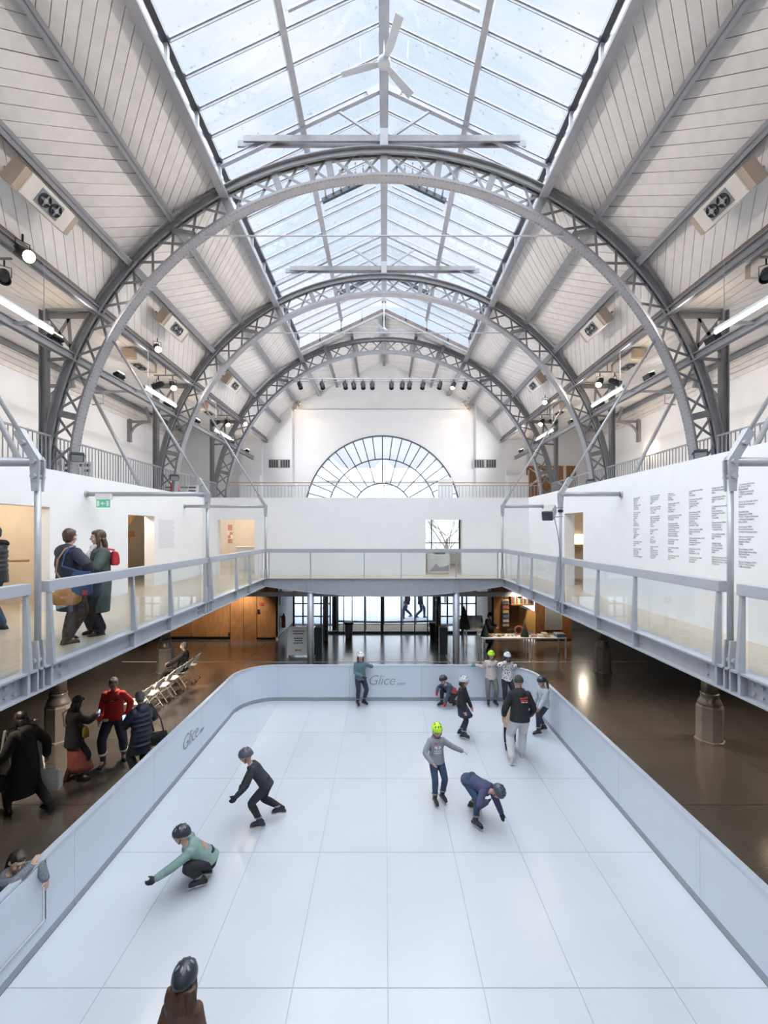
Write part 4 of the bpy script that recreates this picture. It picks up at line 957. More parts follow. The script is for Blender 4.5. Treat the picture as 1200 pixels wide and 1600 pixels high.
# ================================================================== MEZZANINE DETAILS
COLS = {
 1: "Bercy Seine, 75012\nBruno Fortier\nSaint-Vincent\nArbre sec\nDépot de bus RATP\n+ ICF Habitat\nMaison des arts\n\nRue du Clos 75020\nSaint-Bernard\nBel et Vianey\nLes ateliers\nRIVP\nAmelot\nParis Habitat\nHalles Saint-Paul\n\nMaison de verre\nLabrouste\nToa Arch.\n+ jardin du Luxe\nAtelier 234\nRIVP\n\n7 rue du Départ, 75014\nBrut architectes\nSogaris\n\nQuai de Valmy, 75010\nMartin Bruno,\nTVK Marseille,\nRIVP Habitat\nGroupe Paris Batignolles",
 2: "30, rue du Faisan, 75018\nGrapin Constructeurs\n+ Muoto Architectes\nLe Marais\nRIVP\n\nRue Marx Dormoy, 75018\nNP2F + Jacques Moussafir\n+ Bertina + Mir\nParis Habitat\n\nPassy Saint-Louis, 75018\nMBL + Thomas Raynaud\nLa Maison des Garages\nRATP Habitat\nAtelier L\nà Bagnolet\n\nRue Pouchet, 75017\nPLAN01\nElogie\n\n1, rue Rol\nLacaton\nICF La Sablière\nManuel Aires\n\nGarage Curial, 75019\nFrédéric,\nPierre Alain Trévelo\nRATP le laboratoire\n+ le Banque Général\nParis Maraîcher\nIntergénéral",
 3: "Maillot Saint,\nRénovée, 75016\nBuildtog\nParis Habitat\n\nCaserne Exelmans, 75016\nTrévelo & Viger\nKohler et\n+ Atelier Seine 5\nParis Habitat\n\nCaserne Lourmel Paris, 75015\nPlein Champ Architectes\nParis Habitat\n\nRue de Lourcy, 75015\nLaurent Niget Architecte\n+ Clément Mandopangou\nAquilis Mandalas\n+ Bertrand le Menachez +\nPartenaire Menagiste\nHabitat et Humanisme\n\n13, rue Gassner, 75016\nPatrice Armal,\nAlbert Dorso\n\n2, rue Chanoine, 75004\nMuoto,\nRégie Immo\n\n17, rue Chanoine, 75004\nBBS Architectes\nRIVP",
 4: "3, rue Michel Lorris, 75012\nBiscuit\nParis Habitat\n\n94, boulevard Ney, 75018\nFrançois Brugel\narchitectes associés\n+ Atelier WOA\nI3F\n\nMarx Dormoy, 75018\nEmmanuelle Weiss\nDominique & Jourdan\nDubois & Perrain\nArchipente\nRIVP + bureaux\nStudiolada + Elogie\n\n37-39, rue Navarin, 75009\nDigitale Architectures\nElogie\n\n12 bis, rue des Artisans, 75012\nThibaud Babled\nArchitectes Urbanistes\nImmobilière 3F\n\nGarage Convoi, 75012\nArchimede\nRéhabitation + Logis\n\n11, rue Jeanneney, 75012\nOla architectes\nBricqueville",
 5: "Parking Lobau, 75017\nMarchand Trousquin\nBelem\n\nGarage Jourdan, 75014\nNicolas + Septembre\nRIVP\n\n5, boulevard de Courcelles,\n75008\nR-Uni Architectes\nMontmagny Froissard\nassociés\n+ Assembly\n\nGarage Lamarck, 75018\nData Architectes\nGroupe Amallia\n+ Groupe Dorval\n\n19, rue Boileau, 75016\nRD Architectes\nRIVP\n\nParking Turbigo\n+ Pruniers, 75003\nDVVD architectes\n& ingénieurs\nBelem\n\nParking Haussmann, 75009\nAteliers Deux Architectes\nQuatral Préventure + Berlingt\nÎle-de-France",
 6: "1-2, avenue de la Porte\nde Vanves, 75014\nMichel Michel\nGuillaume et Associés\n+ AWP Architectes\nRIVP\n\n16, rue de Thionville, 75019\nConcorde architecture\nToitacity\n\nNouvelle Tour\nPréparatoire, 75008\nTAUC + Pagart & Parthenis\n+ Mosbach Paysagistes\nParis Habitat\n\nParis Raspail, 75014\nPerrault Architecture\nContour Développements\n\n2 bis-4, rue de la Cour\ndes Noues, 75020\nMartini Le Bihan\nCoffim\n\n42, rue Bayen, 75017\nBaumschlager Eberle Paris\nBeta Real Estate\n+ Assembly\n\n61, rue Castagnary, 75015\nCALQ + Bond Society\nCoffim Immobilier"}
YC = {1: 9.89, 2: 9.27, 3: 8.69, 4: 8.09, 5: 7.53, 6: 6.96}
for k, body in COLS.items():
    nl = body.count('\n') + 1
    sz = 1.30 / nl
    text_mesh(body, sz * .98, M['print_grey'], 'wall_text', frame4((XR - .004, YC[k], H + .72 - sz * .7), (0, -1, 0), (0, 0, 1)), wall_r, line=1.0, spacing=.88)
# small intro text on the opposite wall: too small to read, set as lines of dashes
mb = MB(); random.seed(3)
for k in range(26):
    y = 13.75; z = H + .34 - k * .034
    while y < 14.75 - random.random() * .1:
        w = random.uniform(.04, .13)
        if y + w > 14.8: break
        mb.box(XL + .001, XL + .004, y, y + w, z, z + .011); y += w + .03
o = mb.build('wall_text', M['print_pale'], wall_l); o['kind'] = 'stuff'

# side rooms
def lamp_room(loc, e, label):
    o = thing('ceiling_light', label, 'lamp', loc, group='lights of the side rooms')
    MB().lathe([(.12, .0), (.14, .03), (.14, .05)], 14, loc).build('diffuser', M['bulb_soft'], o); MB().lathe([(.15, .05), (.15, .09)], 14, loc).build('rim', M['white'], o)
    point('room_lamp', Vector(loc) - Vector((0, 0, .15)), e, (1, .86, .68), .12, o)
zl = ZG - .30
lamp_room((-8.3, 8.6, zl), 30, 'round ceiling light of the stairwell behind the nearest doorway')
lamp_room((-7.5, 12.9, zl), 26, 'round ceiling light of the stairwell behind the second doorway')
lamp_room((-6.3, 19.2, zl), 33, 'round ceiling light of the far side room')
lamp_room((7.6, 13.0, zl), 15, 'round ceiling light of the room behind the narrow doorway')
lamp_room((2.2, 19.5, zl), 16, 'round ceiling light of the far window room')
lamp_room((9.3, 21.4, ZM - .45), 14, 'added round light brightening the corridor beyond the shop')  # extra lamp, added only to brighten the dark corridor
o = thing('stair_handrail', 'brown wooden stair handrail beyond the nearest doorway', 'handrail', (-7.6, 8.6, ZM))
MB().tube((-7.5, 9.0, ZM + 1.02), (-7.75, 7.6, ZM + .55), .035, n=10).build('rail', M['oak'], o, True); MB().tube((-7.45, 9.05, ZM + 1.04), (-7.06, 9.12, ZM + 1.04), .03, n=10).build('rail_return', M['oak'], o, True)
for k in (.1, .5, .9):
    q = Vector((-7.5, 9.0, ZM + 1.0)).lerp(Vector((-7.75, 7.6, ZM + .53)), k); MB().tube((q.x, q.y, ZM), q, .014, n=8).build('baluster', M['iron'], o)
o = thing('display_shelf', 'beige lit display shelf in the stairwell beyond the nearest doorway', 'shelf', (-9.2, 8.8, ZM))
MB().box(-9.39, -9.0, 7.2, 10.1, ZM + .0, ZM + 1.25).build('body', M['beige_wall'], o); MB().box(-9.39, -8.95, 7.1, 10.15, ZM + 1.25, ZM + 1.29).build('top', M['cream'], o)
MB().box(-9.39, -9.36, 7.2, 10.1, ZM + 1.32, ZM + 1.42).build('light_strip', M['lit_box'], o)
o = thing('staircase', 'brown wooden stair flight with handrail seen through the second doorway', 'staircase', (-8.4, 13.6, ZM))
for k in range(9): MB().box(-8.9, -7.9, 12.2 + .26 * k, 12.46 + .26 * k, ZM + .18 * k, ZM + .18 * (k + 1)).build('step', M['ply_dark'], o)
MB().bar((-7.86, 12.1, ZM + .55), (-7.86, 14.5, ZM + 2.25), .05, .26).build('stringer', M['oak'], o); MB().tube((-7.8, 12.0, ZM + .95), (-7.8, 13.0, ZM + 1.45), .03).build('handrail', M['oak'], o, True)
MB().tube((-7.8, 12.35, ZM), (-7.8, 12.35, ZM + 1.1), .015).build('baluster', M['white'], o)
for k in range(5): MB().box(-9.39, -9.36, 12.4 + .0, 15.6, ZM + .5 + .42 * k, ZM + .52 + .42 * k).build('cable_rail', M['tan'], o)
p0, p1 = P(355, 818, 21.15), P(364, 851, 21.15)
o = thing('poster', 'tall pink and white poster on the wall of the side room', 'poster', (p0.x, 21.16, p1.z))
MB().box(p0.x, p1.x, 21.15, 21.19, p1.z, p0.z).build('sheet', M['paper'], o)
pk = pm('pink_print', (.55, .27, .20), .25, 14, .8)
for k, (u0, u1, v0, v1) in enumerate(((.1, .9, .05, .28), (.1, .6, .30, .45), (.4, .95, .46, .6), (.1, .9, .66, .95))): MB().box(p0.x + (p1.x - p0.x) * u0, p0.x + (p1.x - p0.x) * u1, 21.145, 21.15, p1.z + (p0.z - p1.z) * v0, p1.z + (p0.z - p1.z) * v1).build('printed_block', pk, o)
o = thing('counter', 'white reception counter with a tiered shelf in the far side room', 'counter', (-5.2, 19, ZM))
MB().box(-6.0, -4.3, 18.6, 19.1, ZM, ZM + .95).build('body', M['white'], o); MB().box(-6.05, -4.25, 18.55, 19.15, ZM + .95, ZM + .99).build('top', M['paper'], o)
for k in range(3): MB().box(-4.95, -4.25, 19.0, 19.2, ZM + 1.05 + .14 * k, ZM + 1.15 + .14 * k).build('shelf', M['paper'], o)
o = thing('light_box', 'warm lit box standing on a shelf in the room with the narrow doorway', 'light box', (8.6, 14.6, ZM))
q0, q1 = P(893, 835, 14.85), P(909, 850, 14.85)
MB().box(q0.x, q1.x, 14.75, 14.88, q1.z, q0.z).build('panel', M['lit_box'], o); MB().box(q0.x - .1, q1.x + .3, 14.6, 14.89, q1.z - .06, q1.z - .01).build('shelf', M['oak'], o)
# window of the far room
w3 = thing('window_3', 'black framed window of the far room looking onto bare branches', 'window', (2.4, 22.65, ZM + .6), kind='structure')
for x0, x1, z0, z1 in ((1.15, 3.75, ZM + .6, ZM + .66), (1.15, 3.75, ZM + 2.44, ZM + 2.5), (1.15, 1.21, ZM + .6, ZM + 2.5), (3.69, 3.75, ZM + .6, ZM + 2.5), (2.32, 2.37, ZM + .6, ZM + 2.5), (1.15, 3.75, ZM + 1.02, ZM + 1.07)):
    MB().box(x0, x1, 22.62, 22.70, z0, z1).build('frame_bar', M['black'], w3)
for x0, x1 in ((1.21, 2.32), (2.37, 3.69)):
    for z0, z1 in ((ZM + .66, ZM + 1.02), (ZM + 1.07, ZM + 2.44)): MB().box(x0, x1, 22.655, 22.663, z0, z1).build('pane', M['glass'], w3)
o = thing('display_case', 'white display case with a black mountain-like print in the far doorway', 'case', (2.1, 17.9, ZM))
a, c = P(668, 866, 17.9), P(703, 893, 17.9)
MB().box(a.x, c.x, 17.9, 18.5, ZM, a.z).build('body', M['paper'], o)
MB().prism([(a.x + .08, 17.89, ZM + .06), (c.x - .04, 17.89, ZM + .06), (c.x - .04, 17.89, ZM + .30), (c.x - .25, 17.89, ZM + .24), (a.x + .45, 17.89, ZM + .22), (a.x + .34, 17.89, ZM + .36), (a.x + .26, 17.89, ZM + .28)], (0, .008, 0)).build('printed_mountain', M['print_grey'], o)
MB().box(a.x + .3, a.x + .7, 18.0, 18.3, a.z, a.z + .12).build('plant_tray', pm('leaf_green', (.10, .20, .08), .3, 20, .8), o)
# ================================================================== GROUND FLOOR, ENTRANCE SIDE
ZC = ZM - .32
# plywood wall with flush doors beside the entrance
pw = tag(MB().box(-10.4, -4.7, 20.10, 20.3, ZF, ZC).build('wall_plywood', M['dark']), 'orange plywood wall with flush doors left of the glass entrance', 'wall', kind='structure')
for x0, x1, zb, m in ((-10.38, -8.42, .14, 'ply'), (-8.40, -6.74, .14, 'ply'), (-6.71, -6.15, 0, 'ply'), (-6.13, -5.57, 0, 'ply'), (-5.54, -4.64, .10, 'ply')):
    MB().box(x0, x1, 20.04, 20.10, ZF + zb, ZC - .22).build('panel', M[m], pw)
p = P(409, 944, 20.02); MB().box(p.x - .09, p.x + .09, 20.02, 20.04, p.z - .06, p.z + .06).build('red_notice', pm('notice_red', (.45, .05, .04), .1, 8, .7), pw)
p = P(404, 955, 20.02); MB().box(p.x - .05, p.x + .05, 20.01, 20.04, p.z - .08, p.z + .08).build('card_reader', M['black'], pw)
p = P(358, 991, 20.02); MB().box(p.x - .04, p.x + .04, 20.01, 20.04, p.z - .07, p.z + .07).build('socket', M['black'], pw)
lw_ = tag(MB().box(-4.72, -4.62, 20.04, 23.4, ZF, ZC).build('wall_lobby', M['white_wall']), 'white lobby wall with the fire extinguisher beside the plywood door', 'wall', kind='structure')
tag(MB().box(-4.62, -4.59, 20.04, 23.4, ZF, ZF + .12).build('baseboard_lobby', M['dark_metal']), 'dark skirting along the white lobby wall', 'baseboard', kind='structure')
o = thing('fire_extinguisher', 'red fire extinguisher on the white lobby wall', 'extinguisher', (-4.5, 20.5, .55))
rd = pm('extinguisher_red', (.36, .03, .025), .1, 6, .35)
MB().lathe([(.085, .40), (.09, .43), (.09, .86), (.06, .93), (.03, .95)], 14, (-4.49, 20.5, 0)).build('cylinder', rd, o, True)
MB().lathe([(.03, .95), (.035, .97), (.03, 1.03)], 10, (-4.49, 20.5, 0)).build('valve', M['black'], o); MB().path([(-4.49, 20.46, 1.02), (-4.42, 20.36, .98), (-4.40, 20.36, .7)], .014, 6).build('hose', M['black'], o); MB().box(-4.62, -4.56, 20.45, 20.55, .85, .9).build('bracket', M['black'], o)
o = thing('wall_phone_niche', 'black arched niche panel on the white lobby wall above the extinguisher', 'panel', (-4.6, 20.5, 1.5))
MB().prism([(-4.61, 20.3, 1.45)] + [(-4.61, 20.55 - .25 * math.cos(a), 1.85 + .25 * math.sin(a)) for a in [PI * k / 8 for k in range(9)]] + [(-4.61, 20.8, 1.45)], (.03, 0, 0)).build('panel', M['black'], o); MB().box(-4.60, -4.57, 20.25, 20.85, 1.40, 1.45).build('sill', M['white'], o)

# right: lobby side wall, shop front
tag(MB().box(4.72, 4.9, 20.9, 23.4, ZF, ZC).build('wall_lobby', M['cream']), 'cream lobby wall between the entrance and the shop', 'wall', kind='structure')
sw = tag(MB().box(6.62, 8.13, 19.95, 20.15, ZF, ZC).box(4.9, 6.62, 22.0, 22.2, ZF, ZC).build('wall_shop', M['dark']), 'dark plywood shop wall with the grey mesh board', 'wall', kind='structure')
MB().box(6.62, 7.10, 19.90, 19.95, ZF + .05, ZC - .1).build('panel', M['ply_dark'], sw); MB().box(7.12, 8.13, 19.90, 19.95, ZF + .05, ZC - .1).build('panel', M['ply_dark'], sw)
MB().box(4.92, 5.35, 20.55, 20.6, ZF + .02, ZC).build('panel', M['ply'], sw); MB().box(5.37, 5.55, 20.55, 20.62, ZF + .02, ZC).build('panel', M['ply_dark'], sw)
MB().box(5.55, 6.62, 21.9, 22.0, ZF + .02, ZC).build('panel', M['ply_dark'], sw)
a, c = P(852, 948, 19.88), P(877, 983, 19.88)
o = thing('notice_board', 'grey mesh notice board on the dark plywood shop wall', 'board', (a.x, 19.88, c.z))
MB().box(a.x, c.x, 19.87, 19.90, c.z, a.z).build('mesh_sheet', M['mesh_grey'], o)
for x0, x1, z0, z1 in ((a.x - .03, a.x, c.z - .03, a.z + .03), (c.x, c.x + .03, c.z - .03, a.z + .03), (a.x, c.x, a.z, a.z + .03), (a.x, c.x, c.z - .03, c.z)): MB().box(x0, x1, 19.86, 19.90, z0, z1).build('frame_bar', M['tan'], o)
o = thing('counter', 'pale yellow plywood shop counter lit from above', 'counter', (6.3, 20.5, 0))
a, c = P(811, 949, 21.0), P(837, 958, 19.95)
MB().prism([(a.x, 21.0, .1), (c.x, 19.95, .1), (c.x, 19.95, c.z), (a.x, 21.0, a.z)], (.04, .04, 0)).build('front', M['ply_light'], o)
MB().prism([(a.x, 21.0, a.z), (c.x, 19.95, c.z), (c.x + .04, 20.02, c.z), (a.x + .3, 21.3, a.z)], (0, 0, .03)).build('top', M['ply'], o)
o = thing('book_shelf', 'overhead plywood shelf with books above the shop counter', 'shelf', (6.0, 20.8, 1.4))
a, c = P(797, 945, 20.6), P(832, 937, 20.6)
MB().box(a.x, c.x, 20.4, 20.8, 1.40, 1.46).build('board', M['ply'], o); MB().box(c.x - .05, c.x, 20.4, 20.8, 1.46, ZC).build('side', M['ply'], o); MB().box(a.x, a.x + .03, 20.4, 20.8, 1.46, ZC).build('side', M['ply'], o)
random.seed(5)
bkc = [pm('book_%d' % k, c_, .1, 8, .6) for k, c_ in enumerate([(.35, .08, .07), (.12, .2, .35), (.6, .55, .45), (.08, .08, .09), (.5, .35, .12), (.7, .7, .68), (.15, .3, .2)])]
bn = ['dark red', 'blue', 'beige', 'black', 'ochre', 'white', 'green']
x = a.x + .06; k = 0
while x < c.x - .12:
    w = random.uniform(.03, .06); hh = random.uniform(.2, .3); j = k % 7
    bk = thing('book', bn[j] + ' book standing on the overhead shop shelf' + ('' if k < 7 else ', nearer the wood wall' if k < 14 else ', farthest along'), 'book', (x, 20.45, 1.46), group='books on the overhead shop shelf')
    MB().box(x, x + w, 20.45, 20.63, 1.46, 1.46 + hh).build('cover', bkc[j], bk); MB().box(x + .004, x + w - .004, 20.46, 20.635, 1.464, 1.46 + hh - .004).build('pages', M['paper'], bk)
    x += w + .006; k += 1
o = thing('magazine_rack', 'tall narrow rack of magazines on the plywood shop front', 'rack', (5.4, 20.5, .7))
a, c = P(785, 937, 20.5), P(795, 979, 20.5)
MB().box(a.x, c.x, 20.50, 20.55, c.z, a.z).build('back_board', M['paper'], o)
for k in range(6):
    z = c.z + (a.z - c.z) * k / 6
    MB().box(a.x, c.x, 20.44, 20.50, z, z + .02).build('ledge', M['chrome'], o); MB().box(a.x + .02, c.x - .02, 20.46, 20.475, z + .02, z + .17).build('magazine', bkc[(k * 3 + 2) % 7], o)
tag(MB().box(8.13, 10.4, 22.3, 22.5, ZF, ZC).build('wall_corridor', pm('blue_grey', (.30, .36, .44), .05, 3, .6)), 'blue grey corridor wall beyond the shop', 'wall', kind='structure')
o = thing('vending_niche', 'small yellow lit niche in the corridor beyond the shop', 'niche', (8.7, 22.2, .6))
MB().box(8.55, 8.95, 22.2, 22.3, .5, 1.5).build('frame', M['dark_metal'], o); MB().box(8.6, 8.9, 22.18, 22.2, .75, 1.2).build('lit_panel', emit('niche_lit', (.9, .6, .15), .5), o)

# ------------------------------------------------------------------ glazed entrance
dm = M['dark_metal']
ent = thing('door_1', 'dark framed glass entrance doors opening onto the bright square', 'entrance', (0, 21.3, ZF), kind='structure')
def vbar(px, y, w, z0=ZF, z1=None, d=.08, par=ent, mat=dm, nm='upright'):
    x = (px - CX) * y / F; z1 = ZC if z1 is None else z1
    return MB().box(x - w / 2, x + w / 2, y - d / 2, y + d / 2, z0, z1).build(nm, mat, par)
yi = 21.3
for px, w in ((459, .08), (528, .05), (537, .04), (570, .07), (597, .14), (627, .07), (648, .05), (668, .05), (722, .09)): vbar(px, yi, w)
MB().box(-4.2, 4.3, yi - .05, yi + .05, ZF, ZF + .10).build('sill_rail', dm, ent)
MB().box(-2.15, -.85, yi - .03, yi + .03, 1.93, 1.99).build('transom', dm, ent); MB().box(.85, 2.1, yi - .03, yi + .03, 1.93, 1.99).build('transom', dm, ent)
for a, c in ((459, 528), (528, 537), (537, 570), (570, 597), (597, 627), (627, 648), (648, 668), (668, 722)):
    x0, x1 = (a - CX) * yi / F, (c - CX) * yi / F; MB().box(x0 + .03, x1 - .03, yi - .005, yi + .005, ZF + .1, ZC).build('pane', M['glass'], ent)
for px in (571.5, 628): # push bars
    x = (px - CX) * (yi - .12) / F; MB().tube((x, yi - .12, .15), (x, yi - .12, 2.1), .025, n=8).build('door_handle', M['chrome'], ent)
# outer facade, gently bowed between the round posts
fc = thing('window_4', 'dark gridded glass facade behind the entrance doors', 'facade', (0, 23.3, ZF), kind='structure')
def bow(x): return 23.55 - .32 * max(0, 1 - (x / 2.6) ** 2) if abs(x) < 2.6 else 23.45
for a, c in ((-4.6, -2.75), (2.75, 4.7)):
    for k in range(5):
        x = a + (c - a) * k / 4; MB().box(x - .035, x + .035, 23.4, 23.5, ZF, ZC).build('upright', dm, fc)
    for z in (.35, 1.0, 1.62, 2.2): MB().box(a, c, 23.41, 23.49, z - .03, z + .03).build('transom', dm, fc)
    for k in range(4):
        for z0, z1 in ((ZF, .32), (.38, .97), (1.03, 1.59), (1.65, 2.17), (2.23, ZC)):
            x0 = a + (c - a) * k / 4 + .035; x1 = a + (c - a) * (k + 1) / 4 - .035; MB().box(x0, x1, 23.445, 23.453, z0, z1).build('pane', M['glass'], fc)
bp = [(x, bow(x)) for x in [-2.6 + 5.2 * k / 16 for k in range(17)]]
MB().path([(x, y, .10) for x, y in bp], .05, 6).build('sill_rail', dm, fc)
for k in (0, 3, 5, 8, 11, 13, 16): MB().tube((bp[k][0], bp[k][1], ZF), (bp[k][0], bp[k][1], ZC), .022, n=8).build('upright', dm, fc)
for px, lab in ((523, 'near the grey bin'), (680, 'near the black bin')):
    x = (px - CX) * 22.3 / F
    tag(MB().tube((x, 22.3, ZF), (x, 22.3, ZC), .13, n=20).build('round_post', dm, smooth=True), 'round dark blue entrance post ' + lab, 'post', 'round posts of the entrance')
for px, lab in ((510, 'beside the dark security pillar'), (686, 'beside the black bin')):
    x = (px - CX) * 19.85 / F
    o = thing('steel_post', 'slim grey steel post inside the entrance ' + lab, 'post', (x, 19.85, ZF), group='slim posts of the entrance')
    MB().tube((x, 19.85, ZF), (x, 19.85, ZC - .15), .085, n=14).build('pole', M['column_metal'], o, True); MB().box(x - .14, x - .09, 19.8, 19.9, ZF, ZC - .15).build('channel', M['dark_metal'], o)
    for k in range(6): MB().box(x - .16, x - .12, 19.79, 19.83, .3 + .35 * k, .36 + .35 * k).build('clip', M['chrome'], o)
tag(MB().box(-2.2, 2.2, 21.5, 23.2, ZF, ZF + .015).build('door_mat', pm('door_mat', (.22, .19, .16), .15, 30, .9)), 'brown coir mat between the two rows of entrance doors', 'mat')
# the square outside
pv = tag(MB().box(-60, 60, 23.7, 100, -.22, -.115).build('ground', M['paving']), 'pale paved square outside the entrance', 'ground', kind='structure')
for i in range(-6, 6):
    for j in range(5): MB().box(i * 1.2 + .01, i * 1.2 + 1.19, 23.75 + j * 2.0, 25.73 + j * 2.0, -.13, -.10).build('paving_slab', M['paving'], pv)

# building and tree across the square
bd = thing('building', 'pale stone building with grey roof across the square, seen through the fan window', 'building', (0, 85, 0))
MB().box(-30, 30, 85, 94, -.1, 14).build('wall', M['pale_stone'], bd); MB().prism([(-30.5, 84.5, 14), (30.5, 84.5, 14), (30, 89.5, 17), (-30, 89.5, 17)], (0, 4, 0)).build('roof', M['pale_roof'], bd)
for k in range(-8, 9):
    for z in (6.0, 10.5): MB().box(k * 3.1 - .7, k * 3.1 + .7, 84.9, 85, z, z + 2.4).build('window', M['pale_roof'], bd)
for x in (-9.5, 0, 8.5):
    d_ = MB().box(x - 1.3, x + 1.3, 84.4, 87, 14, 16.6).build('dormer', M['pale_stone'], bd); MB().prism([(x - 1.6, 84.3, 16.6), (x + 1.6, 84.3, 16.6), (x, 84.3, 18.2)], (0, 2.5, 0)).build('dormer_roof', M['pale_roof'], d_)
tw = thing('monument', 'pale grey tower-like monument in front of the building, centred in the fan window', 'monument', (-.5, 70, 0))
MB().box(-3.1, 1.9, 70, 74, -.1, 9.0).build('base_block', M['pale_roof'], tw); MB().box(-2.0, .9, 70.6, 73.4, 9.0, 12.2).build('upper_block', M['pale_roof'], tw); MB().box(-1.2, .2, 71, 73, 12.2, 13.4).build('cap', M['pale_stone'], tw)
tr = thing('tree', 'bare winter tree outside the window of the far room', 'tree', (4.2, 31, -.1))
tb = pm('bark', (.30, .25, .20), .2, 8, .9); random.seed(11)
MB().path([(4.2, 31, -.1), (4.15, 31, 2.5), (4.25, 31, 4.2)], [.16, .12, .08], 8).build('trunk', tb, tr)
mb = MB()
def twig(p, d, L, r, lev):
    q = p + d * L; mb.path([p, (p + q) / 2 + Vector((random.uniform(-.05, .05), random.uniform(-.05, .05), .03)) * L, q], [r, r * .75, r * .5], 5)
    if lev:
        for k in range(3): twig(p.lerp(q, random.uniform(.45, 1)), (d + Vector((random.uniform(-.8, .8), random.uniform(-.6, .6), random.uniform(-.1, .7)))).normalized(), L * .66, r * .55, lev - 1)
for k in range(9): twig(Vector((4.2, 31, 2.0 + .3 * k)), Vector((random.uniform(-1, 1), random.uniform(-.5, .5), .7)).normalized(), 1.5, .045, 3)
mb.build('branches', tb, tr)

# ------------------------------------------------------------------ furniture of the entrance
def bin_(x, y, r, h, m, label):
    o = thing('waste_bin', label, 'bin', (x, y, ZF)); 
    MB().lathe([(r * .72, ZF), (r * .75, ZF + .02), (r * .95, ZF + h - .1)], 20, (x, y, 0)).build('body', m, o, True); MB().lathe([(r, ZF + h - .12), (r * 1.06, ZF + h - .10), (r * 1.06, ZF + h - .02), (r * .98, ZF + h), (r * .85, ZF + h - .01)], 20, (x, y, 0)).build('rim', M['dark_metal'], o, True)
x = (545 - CX) * 20.4 / F; bin_(x, 20.4, .20, .72, M['iron'], 'grey tapered waste bin in front of the entrance glass')
x = (677 - CX) * 20.4 / F; bin_(x, 20.4, .19, .70, M['black'], 'black tapered waste bin in front of the entrance glass')
for px, lab in ((497.5, 'beside the folding notice board'), (692.5, 'in front of the black bin')):
    x = (px - CX) * 17.7 / F
    o = thing('security_pillar', 'dark waist-high security pillar ' + lab, 'pillar', (x, 17.7, ZF), group='security pillars of the entrance')
    MB().box(x - .15, x + .15, 17.6, 17.95, ZF, 1.0).build('body', M['dark_metal'], o, bevel=.01); MB().box(x - .12, x + .12, 17.62, 17.93, 1.0, 1.03).build('top_glass', M['mesh_grey'], o)
    s_ = 1 if px > 600 else -1
    tag(MB().box(x - .02 + s_ * .08, x + .02 + s_ * .08, 13.6, 17.55, ZF, ZF + .006).build('floor_strip', M['tan']), 'thin tan strip on the floor leading from the pillar ' + lab, 'strip')
tag(MB().box(-9.5, 9.5, 16.62, 16.66, ZF, ZF + .004).build('floor_line', M['pale_stone']), 'thin pale line across the dark floor before the entrance', 'line')
def a_board(x, y, w, h, rz, label, printed=True, sheet='paper'):
    o = thing('sandwich_board', label, 'notice board', (x, y, ZF), rz)
    for s_ in (-1, 1):
        sh = MB(); t = .16
        sh.prism([(-w / 2, s_ * .22, .10), (w / 2, s_ * .22, .10), (w / 2, s_ * .03, h), (-w / 2, s_ * .03, h)], (0, s_ * .015, .002))
        b1 = sh.build('sheet', M[sheet]); b1.parent = o
        for e in (-1, 1):
            lg = MB().bar((e * (w / 2 - .02), s_ * .245, 0), (e * (w / 2 - .02), s_ * .03, h), .035, .025).build('leg', M['white']); lg.parent = o
        if s_ < 0 and printed:
            mb = MB()
            for k, (wd, big) in enumerate(((.42, 0), (.40, 0), (0, 0), (.32, 0), (.26, 0), (.36, 0), (0, 0), (0, 0), (.22, 0))):
                if not wd: continue
                z = h - .18 - k * .085; yy = -.22 - .018 + (.19) * (z - .10) / (h - .10)
                xx = -wd / 2
                while xx < wd / 2:
                    ww = random.uniform(.03, .07); mb.prism([(xx, yy - .004, z), (xx + ww, yy - .004, z), (xx + ww, yy + .006, z + .045), (xx, yy + .006, z + .045)], (0, -.003, 0)); xx += ww + .015
            pr = mb.build('print_lines', M['print']); pr.parent = b1; pr['kind'] = 'stuff'
    return o
a_board((467 - CX) * 17.4 / F, 17.4, .80, 1.12, 0, 'white folding notice board with black print beside the bridge post')
a_board(-7.0, 8.85, .6, 1.0, 1.3, 'dark folding board with white legs behind the figure in black', False, 'black')

def table(x0, x1, y0, y1, h, label):
    o = thing('table', label, 'table', ((x0 + x1) / 2, (y0 + y1) / 2, ZF), group='white shop tables')
    MB().box(x0, x1, y0, y1, h - .05, h).build('top', M['white'], o, bevel=.005)
    for x in (x0 + .03, x1 - .03):
        for y in (y0 + .03, y1 - .03): MB().box(x - .025, x + .025, y - .025, y + .025, ZF, h - .05).build('leg', M['white'], o)
    return o
table(3.64, 5.50, 17.1, 17.85, .72, 'long white shop table with glassware and two dark cones')
table(5.54, 6.82, 17.1, 17.85, .72, 'white shop table covered with books and a blue box')
table(3.20, 3.98, 18.0, 18.6, .84, 'small white table with a leaning picture behind the long table')
cone_m = pm('cone_green', (.016, .028, .02), .3, 30, .8)
for px, y, zb, hh, r, lab in ((725, 18.2, .84, .92, .26, 'tall dark green cone tree on the small table'), (757.5, 17.35, .72, .50, .17, 'dark green cone tree at the near end of the long table'), (820, 17.3, .72, .52, .16, 'dark green cone tree at the far end of the long table')):
    x = (px - CX) * y / F
    o = thing('cone_tree', lab, 'decoration', (x, y, zb), group='dark cone trees of the shop')
    MB().lathe([(r, zb + .01), (r * .98, zb + .03), (.012, zb + hh)], 18, (x, y, 0)).build('cone', cone_m, o); MB().lathe([(r * .5, zb), (r * .5, zb + .012)], 14, (x, y, 0)).build('base', M['black'], o)
o = thing('picture', 'busy patterned picture leaning on the small shop table', 'picture', (3.8, 18.4, .84))
